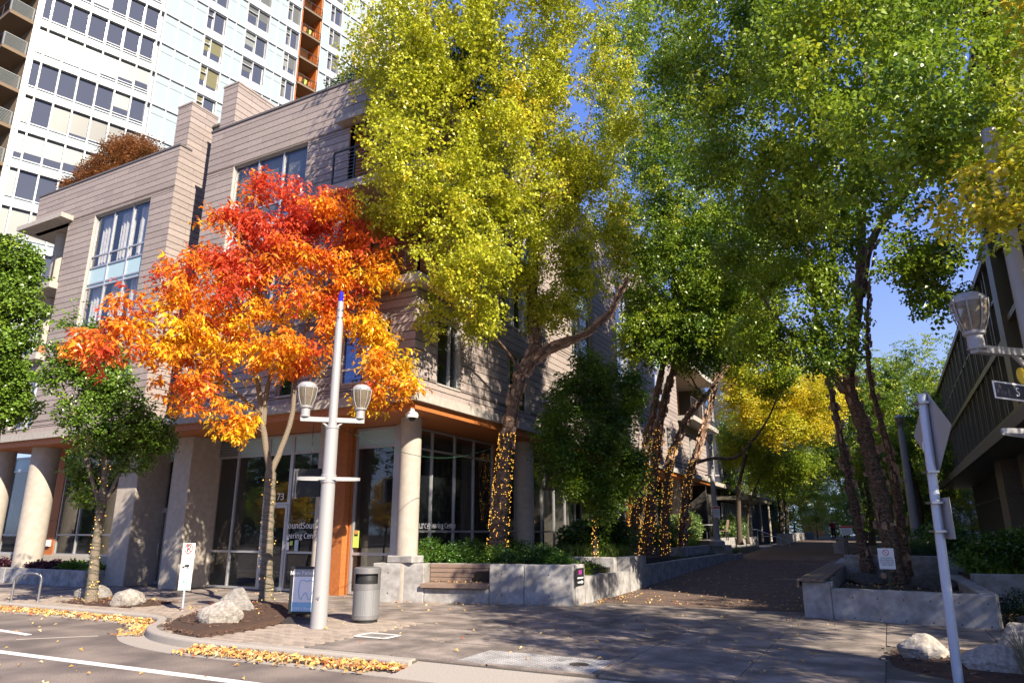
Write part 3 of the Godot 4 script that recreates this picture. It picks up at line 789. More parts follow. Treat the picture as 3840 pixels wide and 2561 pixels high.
# a window set back in its opening: frame, panes, reveal, something behind the glass
func window(parent: Node, pl: Plane2, h: Array, mull: Array, trans: Array, frame: Material, glass: Material, behind := "", deep := 0.11, solid_rows := [], called := "window", bar_w := 0.055) -> MeshInstance3D:
	var m := MB.new()
	var u0: float = h[0]
	var u1: float = h[1]
	var y0: float = h[2]
	var y1: float = h[3]
	var f := bar_w
	pl.block(m, u0, u1, y0, y0 + f, -deep - 0.05, -deep + 0.02)
	pl.block(m, u0, u1, y1 - f, y1, -deep - 0.05, -deep + 0.02)
	var us := [u0] + mull + [u1]
	var ys := [y0] + trans + [y1]
	for i in us.size():
		var c: float = us[i]
		var a := c - f * 0.5
		if i == 0: a = c
		if i == us.size() - 1: a = c - f
		pl.block(m, a, a + f, y0 + f, y1 - f, -deep - 0.052, -deep + 0.018)
	for t in trans:
		for i in us.size() - 1:
			pl.block(m, us[i] + (f if i == 0 else f * 0.5), us[i + 1] - (f if i == us.size() - 2 else f * 0.5), t - f * 0.5, t + f * 0.5, -deep - 0.046, -deep + 0.012)
	var w := part(parent, called, m, frame)
	for i in us.size() - 1:
		for j in ys.size() - 1:
			var a: float = us[i] + (f if i == 0 else f * 0.5)
			var b: float = us[i + 1] - (f if i == us.size() - 2 else f * 0.5)
			var c: float = ys[j] + (f if j == 0 else f * 0.5)
			var d: float = ys[j + 1] - (f if j == ys.size() - 2 else f * 0.5)
			var q := MB.new()
			if solid_rows.has(j):
				pl.block(q, a, b, c, d, -deep - 0.036, -deep - 0.02)
				part(w, "infill_panel", q, M.frost_panel)
			else:
				pl.block(q, a, b, c, d, -deep - 0.03, -deep - 0.022)
				part(w, "pane", q, glass)
	if deep > 0.05:
		var r := MB.new()
		pl.block(r, u0 - 0.004, u0 + 0.012, y0, y1, -deep - 0.05, -0.004)
		pl.block(r, u1 - 0.012, u1 + 0.004, y0, y1, -deep - 0.05, -0.004)
		pl.block(r, u0 + 0.012, u1 - 0.012, y1 - 0.012, y1 + 0.004, -deep - 0.05, -0.004)
		pl.block(r, u0 + 0.012, u1 - 0.012, y0 - 0.03, y0 + 0.012, -deep - 0.05, 0.03)
		part(w, "reveal", r, M.fascia)
	if behind == "curtain":
		for i in us.size() - 1:
			part(w, "curtain", drape(pl, us[i] + 0.12, us[i + 1] - 0.1 - RNG.randf() * 0.3, y0 + 0.05, y1 - 0.08, -deep - 0.22), M.curtain)
	elif behind == "blind":
		for i in us.size() - 1:
			var q := MB.new()
			var yy := y1 - 0.1
			var stop := lerpf(y0, y1, RNG.randf_range(0.0, 0.35))
			while yy > stop:
				var A := pl.p(us[i] + 0.07, yy, -deep - 0.14)
				var B := pl.p(us[i + 1] - 0.07, yy, -deep - 0.14)
				q.bar(A, B, 0.004, 0.034)
				yy -= 0.045
			part(w, "blind", q, M.tower_blind)
	return w

# hanging cloth with soft folds
func drape(pl: Plane2, a0: float, a1: float, y0: float, y1: float, d: float) -> MB:
	var m := MB.new()
	var nseg := maxi(6, int((a1 - a0) / 0.025))
	var ph := RNG.randf() * 6.0
	for i in nseg:
		var p := []
		for k in 2:
			var t := float(i + k) / nseg
			var a := lerpf(a0, a1, t)
			var off := 0.035 * sin(t * (a1 - a0) * 34.0 + ph) + 0.02 * sin(t * 9.0 + ph * 2.0)
			p.append([a, d + off])
		m.quad(pl.p(p[0][0], y0, p[0][1]), pl.p(p[1][0], y0, p[1][1]), pl.p(p[1][0], y1, p[1][1]), pl.p(p[0][0], y1, p[0][1]))
	return m

func railing(parent: Node, a: Vector3, b: Vector3, h: float, posts: int, called := "railing") -> MeshInstance3D:
	var m := MB.new()
	m.bar(a + Vector3.UP * h, b + Vector3.UP * h, 0.05, 0.04)
	m.bar(a + Vector3.UP * 0.08, b + Vector3.UP * 0.08, 0.04, 0.04)
	for i in posts + 1:
		var q := a.lerp(b, float(i) / posts)
		m.bar(q, q + Vector3.UP * (h - 0.02), 0.045, 0.045, Vector3.RIGHT)
	var o := part(parent, called, m, M.dark_metal)
	var w := MB.new()
	for k in range(1, 9):
		var y := 0.08 + (h - 0.1) * k / 9.0
		w.bar(a + Vector3.UP * y, b + Vector3.UP * y, 0.006, 0.006)
	part(o, "cable", w, M.steel)
	return o

func build_grey() -> void:
	var B := thing("grey_block", "grey panel clad apartment block with glazed shop fronts on the street corner", "building", Vector3(-9.65, 0, -13.3))
	var L := Plane2.new(Vector3(0, 0, -13.3), Vector3.RIGHT, Vector3.BACK)
	var R := Plane2.new(Vector3(-9.65, 0, 0), Vector3.FORWARD, Vector3.RIGHT)
	var SIDE := Plane2.new(Vector3(-19.75, 0, 0), Vector3.FORWARD, Vector3.RIGHT)
	var YB := 4.82
	var YP := 14.3
	# openings: [u0, u1, y0, y1]
	var w1 := [-24.05, -20.93, 7.95, 12.67]
	var w2 := [-16.94, -13.8, 7.95, 12.78]
	var wll := [-27.12, -25.68, 5.06, 6.95]
	var s1 := [-21.32, -20.72, 5.5, 7.0]
	var s2 := [-14.22, -13.62, 5.1, 6.95]
	var s3 := [-16.78, -16.22, 5.1, 6.95]
	var cw := [-12.05, -10.42, 5.22, 6.9]
	var log_l := [-12.2, -9.6, 7.72, 12.82]
	var notch := [-28.3, -25.66, 7.44, 12.75]
	var recess := [-19.75, -18.17, 4.0, 20.0]
	var lh := [w1, w2, wll, s1, s2, s3, cw, log_l, notch, recess]
	var ra := [14.28, 15.4, 5.22, 7.0]
	var rb := [18.08, 19.6, 5.22, 7.0]
	var rh := [ra, rb, [13.25, 16.2, 7.72, 12.82], [17.5, 20.3, 7.8, 12.7], [22.4, 23.1, 5.2, 6.95], [25.6, 27.2, 5.2, 6.95], [29.6, 30.3, 5.2, 6.95], [32.6, 33.4, 5.2, 6.95], [35.8, 36.6, 5.2, 6.95], [40.6, 41.4, 5.2, 6.95], [23.2, 25.4, 8.0, 12.6], [28.4, 31.0, 8.0, 12.6], [34.0, 36.4, 8.0, 12.6], [38.4, 44.6, 7.9, 13.0]]
	clad(L, -28.0, -9.65, YB, YP, lh)
	clad(R, 13.3, 45.0, YB, YP, rh)
	clad(SIDE, 13.3, 14.62, YB, YP, [])
	backing(B, L, -28.0, -9.69, YB, YP - 0.02, lh)
	backing(B, R, 13.34, 45.0, YB, YP - 0.02, rh)
	# chimneys over the recess
	for cdat in [[-20.49, -19.75, -13.53, -14.62, 16.1], [-18.17, -17.47, -13.53, -17.2, 16.15]]:
		var cf := Plane2.new(Vector3(0, 0, cdat[2]), Vector3.RIGHT, Vector3.BACK)
		var cs := Plane2.new(Vector3(cdat[1], 0, 0), Vector3.FORWARD, Vector3.RIGHT)
		clad(cf, cdat[0], cdat[1], YP - 0.05, cdat[4], [])
		clad(cs, -cdat[2], -cdat[3], YP - 0.05, cdat[4], [])
		part(B, "chimney", MB.new().box(cdat[0] + 0.02, YP - 0.4, cdat[3] + 0.02, cdat[1] - 0.03, cdat[4], cdat[2] - 0.03), M.panel_joint)
		part(B, "coping", MB.new().box(cdat[0] - 0.02, cdat[4], cdat[3], cdat[1] + 0.02, cdat[4] + 0.06, cdat[2] + 0.02), M.panel1)
	# panels: the nearest three hundred are pieces of their own, the others are joined
	var eye := Vector3(0, 1.6, 0)
	for q in clad_list: q.append(q[0].p((q[1] + q[2]) * 0.5, (q[3] + q[4]) * 0.5).distance_to(eye) / sqrt((q[2] - q[1]) * (q[4] - q[3])))
	clad_list.sort_custom(func(a, b): return a[5] < b[5])
	var rest := [MB.new(), MB.new(), MB.new(), MB.new()]
	for i in clad_list.size():
		var q: Array = clad_list[i]
		var pl: Plane2 = q[0]
		var t := RNG.randi() % 4
		if i < 295:
			var o := MeshInstance3D.new()
			o.name = "panel"
			o.mesh = unit_box
			o.material_override = M["panel%d" % t]
			B.add_child(o, true)
			var bs := Basis(pl.u * (q[2] - q[1]), Vector3.UP * (q[4] - q[3]), pl.n * 0.044)
			if bs.determinant() < 0: bs.x = -bs.x
			o.transform = Transform3D(bs, pl.p((q[1] + q[2]) * 0.5, (q[3] + q[4]) * 0.5, -0.019 + RNG.randf_range(-0.001, 0.001)) - B.position)
		else:
			pl.block(rest[t], q[1], q[2], q[3], q[4], -0.04, RNG.randf_range(0.0015, 0.0035))
	for t in 4: part(B, "panels_beyond", rest[t], M["panel%d" % t], "stuff")
	# parapet coping, roof, floors, inner walls
	for cp in [[-28.04, -19.72], [-18.2, -9.61]]:
		part(B, "coping", MB.new().box(cp[0], YP, -13.75, cp[1], YP + 0.07, -13.27), M.coping)
	part(B, "coping", MB.new().box(-10.1, YP, -45.0, -9.61, YP + 0.07, -13.76), M.coping)
	part(B, "roof", MB.new().box(-28.0, 13.4, -45, -9.9, 13.6, -14.75).box(-28.0, 13.4, -14.74, -19.8, 13.6, -13.56).box(-18.1, 13.4, -14.74, -9.9, 13.6, -13.56), M.coping)
	var fl := MB.new()
	for y in [4.5, 7.5, 10.55]: fl.box(-28.0, y, -45, -9.9, y + 0.18, -14.75)
	part(B, "floor_slab", fl, M.interior_wall)
	var iw := MB.new()
	iw.box(-28.0, 4.7, -17.6, -12.5, 13.4, -17.4)
	iw.box(-12.7, 4.7, -45, -12.5, 13.4, -17.6)
	iw.box(-28.2, 0, -45, -28.0, 13.4, -17.0)
	iw.box(-28.2, 0, -45.3, -9.9, 13.4, -45.1)
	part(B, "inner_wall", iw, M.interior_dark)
	# windows of the street side
	window(B, L, w1, [-23.0, -21.95], [9.86, 10.0, 10.62, 11.05], M.aluminium, M.pane, "curtain", 0.11, [1, 2])
	window(B, L, w2, [-15.9, -14.85], [9.9, 10.62, 11.1], M.aluminium, M.pane, "blind", 0.11, [1])
	window(B, L, wll, [-26.4], [], M.aluminium, M.pane, "curtain")
	window(B, L, s1, [], [6.0], M.aluminium, M.pane, "blind")
	window(B, L, s2, [], [], M.aluminium, M.pane)
	window(B, L, s3, [], [], M.aluminium, M.pane, "blind")
	var cwin := window(B, L, cw, [-11.05], [5.62], M.white_frame, M.blue_glass)
	var sash := MB.new()
	sash.bar(L.p(-11.0, 5.68, -0.03), L.p(-11.0, 6.82, 0.12), 0.05, 0.05)
	sash.bar(L.p(-10.5, 5.68, -0.03), L.p(-10.5, 6.82, 0.12), 0.05, 0.05)
	sash.bar(L.p(-11.02, 5.66, -0.03), L.p(-10.48, 5.66, -0.03), 0.05, 0.05)
	sash.bar(L.p(-11.02, 6.82, 0.12), L.p(-10.48, 6.82, 0.12), 0.05, 0.05)
	part(cwin, "open_sash", sash, M.white_frame)
	# windows of the walkway side
	window(B, R, ra, [15.0], [], M.aluminium, M.pane)
	window(B, R, rb, [19.0], [], M.aluminium, M.pane, "curtain")
	window(B, R, rh[3], [18.4, 19.35], [9.9, 10.62], M.aluminium, M.pane, "curtain", 0.11, [1])
	for k in range(4, 10): window(B, R, rh[k], [], [], M.aluminium, M.pane, "curtain" if k % 2 else "")
	for k in range(10, 13): window(B, R, rh[k], [(rh[k][0] + rh[k][1]) * 0.5], [9.9, 10.62], M.aluminium, M.pane, "curtain", 0.11, [1])
	# recess with tall glazing
	var RC := Plane2.new(Vector3(0, 0, -14.5), Vector3.RIGHT, Vector3.BACK)
	window(B, RC, [-19.75, -18.17, 4.82, 15.6], [-18.5], [7.3, 7.7, 10.4, 10.8, 13.4, 13.9], M.aluminium, M.pane, "", 0.0, [], "stair_glazing", 0.09)
	part(B, "coping", MB.new().box(-19.75, 15.6, -14.9, -18.17, 15.68, -14.4), M.coping)
	part(B, "inner_wall", MB.new().box(-19.75, 4.82, -17.3, -18.17, 15.6, -17.2), M.panel1)
	part(B, "inner_wall", MB.new().box(-18.165, YB, -14.6, -18.1, YP, -13.33), M.panel1)
	# corner loggia: slabs, orange back walls, railings
	for y in [7.5, 10.58]:
		part(B, "balcony_slab", MB.new().box(-12.6, y, -16.6, -9.35, y + 0.24, -12.95), M.fascia)
		railing(B, Vector3(-12.5, y + 0.24, -13.05), Vector3(-9.45, y + 0.24, -13.05), 1.05, 4)
		railing(B, Vector3(-9.45, y + 0.24, -13.05), Vector3(-9.45, y + 0.24, -16.4), 1.05, 4)
	part(B, "loggia_roof", MB.new().box(-12.5, 12.82, -16.5, -9.4, 13.0, -13.0), M.fascia)
	part(B, "loggia_wall", MB.new().box(-12.24, 7.74, -15.6, -12.2, 12.82, -13.33), M.balcony_orange)
	part(B, "loggia_wall", MB.new().box(-12.2, 7.74, -15.64, -9.7, 12.82, -15.6), M.orange_panel)
	for y in [7.74, 10.82]:
		window(B, Plane2.new(Vector3(0, 0, -15.58), Vector3.RIGHT, Vector3.BACK), [-11.8, -10.0, y, y + 1.98], [-10.9], [], M.aluminium, M.dark_glass, "", 0.0, [], "balcony_door")
	# balconies in the left notch with round column
	for y in [7.44, 10.1]:
		part(B, "balcony_slab", MB.new().box(-28.1, y, -16.0, -25.62, y + 0.24, -13.0), M.fascia)
		railing(B, Vector3(-28.0, y + 0.24, -13.08), Vector3(-25.72, y + 0.24, -13.08), 1.0, 3)
		part(B, "column", MB.new().lathe([Vector2(0.34, y + 0.24), Vector2(0.34, y + 2.64)], 20, Transform3D(Basis.IDENTITY, Vector3(-27.0, 0, -14.0))), M.column_paint)
		var wd := window(B, Plane2.new(Vector3(0, 0, -15.9), Vector3.RIGHT, Vector3.BACK), [-27.9, -25.8, y + 0.24, y + 2.4], [-26.8], [], M.white_frame, M.pane, "curtain", 0.0, [], "balcony_door")
	part(B, "balcony_roof_edge", MB.new().box(-28.3, 12.75, -16.0, -25.4, 12.93, -12.85), M.fascia)
	part(B, "notch_wall", MB.new().box(-25.66, 7.5, -16.0, -25.5, 12.75, -13.34), M.panel1)
	# balcony far along the walkway
	part(B, "balcony_slab", MB.new().box(-11.5, 7.6, -44.8, -8.75, 7.86, -38.2), M.fascia)
	railing(B, Vector3(-8.85, 7.86, -38.3), Vector3(-8.85, 7.86, -44.7), 1.05, 5)
	part(B, "balcony_slab", MB.new().box(-11.5, 10.6, -44.8, -8.75, 10.84, -38.2), M.fascia)
	railing(B, Vector3(-8.85, 10.84, -38.3), Vector3(-8.85, 10.84, -44.7), 1.05, 5)
	part(B, "loggia_wall", MB.new().box(-11.2, 7.9, -44.6, -11.1, 13.0, -38.4), M.balcony_orange)
	# concrete band over the shops and the soffit
	var fb := MB.new()
	fb.prism([Vector2(-28.3, -13.08), Vector2(-9.43, -13.08), Vector2(-9.43, -45.0), Vector2(-9.9, -45.0), Vector2(-9.9, -13.55), Vector2(-28.3, -13.55)], 4.6, 4.83)
	part(B, "concrete_band", fb, M.fascia)
	var sf := MB.new()
	sf.prism([Vector2(-28.3, -13.2), Vector2(-9.55, -13.2), Vector2(-9.55, -45.0), Vector2(-12.0, -45.0), Vector2(-12.0, -15.9), Vector2(-28.3, -15.9)], 4.42, 4.6)
	part(B, "soffit", sf, M.orange_panel)
	for q in [Vector2(-10.2, -13.9), Vector2(-10.4, -24), Vector2(-10.4, -31), Vector2(-15.5, -14.1)]:
		part(B, "downlight", MB.new().lathe([Vector2(0.09, 4.42), Vector2(0.09, 4.405), Vector2(0.0, 4.405)], 16, Transform3D(Basis.IDENTITY, Vector3(q.x, 0, q.y))), M.white_frame)
	shops(B)

func shops(B: Node3D) -> void:
	var Z := Plane2.new(Vector3(0, 0, -15.2), Vector3.RIGHT, Vector3.BACK)
	var X := Plane2.new(Vector3(-11.2, 0, 0), Vector3.FORWARD, Vector3.RIGHT)
	# shop windows on the street
	window(B, Z, [-30.0, -27.1, 0.82, 4.4], [-28.2], [1.51, 3.86], M.aluminium, M.pane, "", 0.0, [2], "shop_window", 0.06)
	window(B, Z, [-26.43, -22.6, 0.82, 4.4], [-25.25, -23.95, -23.15], [1.51, 3.86], M.aluminium, M.pane, "", 0.0, [2], "shop_window", 0.06)
	window(B, Z, [-20.5, -19.0, 0.02, 4.4], [-19.72], [1.05, 2.3, 3.86], M.aluminium, M.pane, "", 0.0, [3], "shop_window", 0.06)
	window(B, Z, [-18.69, -16.25, 0.02, 4.4], [-17.53], [1.05, 3.84], M.aluminium, M.pane, "", 0.0, [2], "shop_window", 0.06)
	window(B, Z, [-16.25, -15.28, 2.38, 4.4], [], [3.84], M.aluminium, M.pane, "", 0.0, [1], "shop_window", 0.06)
	window(B, Z, [-15.28, -14.05, 0.02, 4.4], [], [1.05, 3.84], M.aluminium, M.pane, "", 0.0, [2], "shop_window", 0.06)
	window(B, Z, [-12.9, -11.5, 0.02, 4.4], [], [1.04, 3.87], M.aluminium, M.pane, "", 0.0, [2], "shop_window", 0.07)
	# doors
	for d in [[-21.44, -20.5], [-16.25, -15.28]]:
		var h := [d[0] + 0.01, d[1] - 0.01, 0.02, 2.3 if d[0] < -20 else 2.37]
		var dr := window(B, Z, h, [], [], M.aluminium, M.pane, "", -0.01, [], "door", 0.09)
		var hd := MB.new()
		var hx: float = d[0] + 0.16 if d[0] > -20 else d[1] - 0.16
		hd.tube([Z.p(hx, 0.85, 0.03), Z.p(hx, 0.87, 0.1), Z.p(hx, 1.25, 0.1), Z.p(hx, 1.27, 0.03)], [0.014], 8)
		part(dr, "handle", hd, M.steel)
	window(B, Z, [-21.44, -20.5, 2.3, 4.4], [], [3.86], M.aluminium, M.pane, "", 0.0, [1], "shop_window", 0.06)
	# louvre over the first bay
	var lv := MB.new()
	for k in 6: lv.bar(Z.p(-18.63, 3.9 + k * 0.08, 0.03), Z.p(-17.56, 3.9 + k * 0.08, 0.03), 0.03, 0.05)
	part(B, "louvre", lv, M.bin_steel)
	# sill walls, piers, columns, orange panels
	part(B, "sill_wall", MB.new().box(-30, 0, -15.35, -21.6, 0.82, -15.05), M.fascia)
	part(B, "pier", MB.new().cbox(Transform3D(Basis.IDENTITY, Vector3(-21.25, 2.21, -14.72)), Vector3(0.95, 4.42, 1.15), 0.02), M.column_paint)
	part(B, "pier", MB.new().cbox(Transform3D(Basis.IDENTITY, Vector3(-18.75, 2.21, -14.72)), Vector3(0.8, 4.42, 1.15), 0.02), M.column_paint)
	for q in [[-28.35, -13.95, 0.4], [-25.75, -14.0, 0.43], [-10.5, -14.45, 0.27], [-13.25, -14.35, 0.16], [-10.2, -20.3, 0.3], [-10.2, -27.2, 0.3], [-10.2, -34.0, 0.32], [-10.2, -39.0, 0.32]]:
		part(B, "column", MB.new().lathe([Vector2(q[2], 0.0), Vector2(q[2], 4.42)], 28, Transform3D(Basis.IDENTITY, Vector3(q[0], 0, q[1]))), M.column_paint)
	part(B, "column_plinth", MB.new().cbox(Transform3D(Basis.IDENTITY, Vector3(-10.5, 0.97, -14.42)), Vector3(0.75, 0.17, 0.5), 0.02), M.planter_concrete)
	for q in [[-27.08, -26.45, 0.8], [-14.04, -12.92, 0.0]]:
		part(B, "orange_panel", MB.new().box(q[0], q[2], -15.3, q[1], 2.0, -15.16), M.orange_panel)
		part(B, "orange_panel", MB.new().box(q[0], 2.012, -15.3, q[1], 4.42, -15.16), M.orange_panel)
	part(B, "orange_panel", MB.new().box(-13.5, 0.0, -15.1, -12.95, 4.42, -14.9), M.orange_panel)
	part(B, "wall_box", MB.new().cbox(Transform3D(Basis.IDENTITY, Vector3(-26.7, 1.22, -15.12)), Vector3(0.2, 0.22, 0.08), 0.01), M.white_frame)
	# glazing along the walkway
	window(B, X, [15.35, 20.0, 0.8, 4.4], [16.47, 17.67, 18.77], [1.62, 3.83], M.aluminium, M.pane, "", 0.0, [], "shop_window", 0.06)
	window(B, X, [20.6, 26.9, 0.8, 4.4], [21.6, 22.65, 23.7, 24.8, 25.85], [1.62, 3.83], M.aluminium, M.pane, "", 0.0, [], "shop_window", 0.06)
	window(B, X, [27.5, 33.2, 0.9, 4.4], [28.6, 29.8, 31.0, 32.1], [1.62, 3.83], M.aluminium, M.pane, "", 0.0, [], "shop_window", 0.06)
	window(B, X, [35.0, 44.8, 1.0, 4.4], [36.2, 37.4, 38.6, 40.0, 41.4, 43.0], [2.0, 3.4], M.aluminium, M.pane, "", 0.0, [], "shop_window", 0.07)
	part(B, "orange_panel", MB.new().box(-11.3, 0.8, -20.6, -11.15, 4.42, -20.0), M.orange_panel)
	part(B, "orange_panel", MB.new().box(-11.3, 0.8, -35.0, -11.15, 4.42, -33.2), M.balcony_orange)
	part(B, "sill_wall", MB.new().box(-11.35, 0, -45, -11.1, 0.8, -15.3), M.fascia)
	part(B, "corner_post", MB.new().box(-11.5, 0.0, -15.34, -11.16, 4.42, -15.16), M.aluminium)
	# rooms behind the glass
	var rm := MB.new()
	rm.box(-31, -0.2, -45, -11.3, 0.0, -15.36)
	part(B, "shop_floor", rm, M.interior_floor)
	var rw := MB.new()
	rw.box(-31, 0, -24.1, -11.3, 4.4, -24.0)
	rw.box(-31.2, 0, -24.1, -31.0, 4.4, -15.0)
	rw.box(-22.4, 0, -24, -22.2, 4.4, -15.4)
	rw.box(-18.9, 0, -24, -18.75, 4.4, -15.6)
	rw.box(-13.9, 0, -18.2, -13.75, 4.4, -15.4)
	rw.box(-17.5, 0, -45, -17.4, 4.4, -24.1)
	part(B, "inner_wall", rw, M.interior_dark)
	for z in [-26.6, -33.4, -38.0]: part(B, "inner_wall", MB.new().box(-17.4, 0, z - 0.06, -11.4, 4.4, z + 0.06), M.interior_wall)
	# indoor lamp seen through the glazing
	var lp := part(B, "wall_lamp", MB.new().lathe([Vector2(0.07, 1.75), Vector2(0.09, 2.0), Vector2(0.07, 2.25), Vector2(0.0, 2.26)], 12, Transform3D(Basis.IDENTITY, Vector3(-13.4, 0.2, -25.9))), M.indoor_lamp)
	lp.set_meta("label", "glowing amber wall lamp inside")
	# lettering on the glass
	var t1 := [["SoundSource", -14.66, 1.78, 0.17], ["Hearing Center", -14.68, 1.5, 0.15]]
	for t in t1:
		var tm := text_mesh(t[0], t[3])
		lpart(B, "lettering", tm, M.letter_white, Transform3D(Basis.IDENTITY, Vector3(t[1], t[2], -15.185) - B.position))
	for t in [["SoundSource", 15.62, 0.19], ["Hearing Center", 17.06, 0.15]]:
		lpart(B, "lettering", text_mesh(t[0], t[2]), M.letter_white, Transform3D(Basis(Vector3.UP, PI / 2), Vector3(-11.17, 1.78, -t[1]) - B.position))
	lpart(B, "house_number", text_mesh("73", 0.2), M.letter_white, Transform3D(Basis.IDENTITY, Vector3(-15.62, 2.6, -15.185) - B.position))
	# notices on the panes
	for q in [[-15.18, 1.22, 0.1, 0.22, "sign_white"], [-15.05, 1.3, 0.1, 0.12, "poster_green"], [-14.85, 1.24, 0.14, 0.3, "frost_panel"], [-15.2, 1.42, 0.08, 0.08, "sign_white"], [-12.72, 1.42, 0.2, 0.44, "poster_green"]]:
		part(B, "notice", MB.new().box(q[0] - q[2] * 0.5, q[1] - q[3] * 0.5, -15.19, q[0] + q[2] * 0.5, q[1] + q[3] * 0.5, -15.183), M[q[4]])
	part(B, "notice", MB.new().box(-12.78, 1.5, -15.182, -12.66, 1.58, -15.179), M.sign_black)
	part(B, "notice", MB.new().lathe([Vector2(0.06, 0), Vector2(0.06, 0.004), Vector2(0, 0.004)], 14, Transform3D(Basis(Vector3.RIGHT, PI / 2), Vector3(-12.72, 1.6, -15.182))), M.terracotta)
	# projecting blade sign and security camera
	var bs := thing("blade_sign", "black square blade sign hung from the soffit behind the lamp post", "sign", Vector3(-12.85, 2.4, -13.4))
	part(bs, "board", MB.new().cbox(Transform3D(Basis.IDENTITY, Vector3(-12.83, 2.8, -13.4)), Vector3(0.74, 0.7, 0.06), 0.006), M.black_metal)
	part(bs, "bracket", MB.new().box(-13.26, 2.42, -13.44, -13.23, 3.17, -13.36).box(-13.35, 2.42, -13.44, -13.33, 3.17, -13.36), M.steel)
	part(bs, "hanger", MB.new().tube([Vector3(-12.83, 3.14, -13.4), Vector3(-12.83, 4.42, -13.4)], [0.012], 6), M.dark_metal)
	var cam := thing("security_camera", "white dome security camera under the corner of the concrete band", "camera", Vector3(-9.6, 4.2, -13.25))
	part(cam, "mount", MB.new().lathe([Vector2(0.05, 4.35), Vector2(0.05, 4.6), Vector2(0.075, 4.6)], 14, Transform3D(Basis.IDENTITY, Vector3(-9.62, 0, -13.25))), M.white_frame)
	part(cam, "housing", MB.new().lathe([Vector2(0.0, 4.19), Vector2(0.14, 4.2), Vector2(0.15, 4.26), Vector2(0.13, 4.31), Vector2(0.05, 4.36)], 20, Transform3D(Basis.IDENTITY, Vector3(-9.62, 0, -13.25))), M.white_frame)
	part(cam, "dome", MB.new().lathe([Vector2(0.0, 4.11), Vector2(0.05, 4.125), Vector2(0.09, 4.19)], 18, Transform3D(Basis.IDENTITY, Vector3(-9.62, 0, -13.25))), M.black_metal)

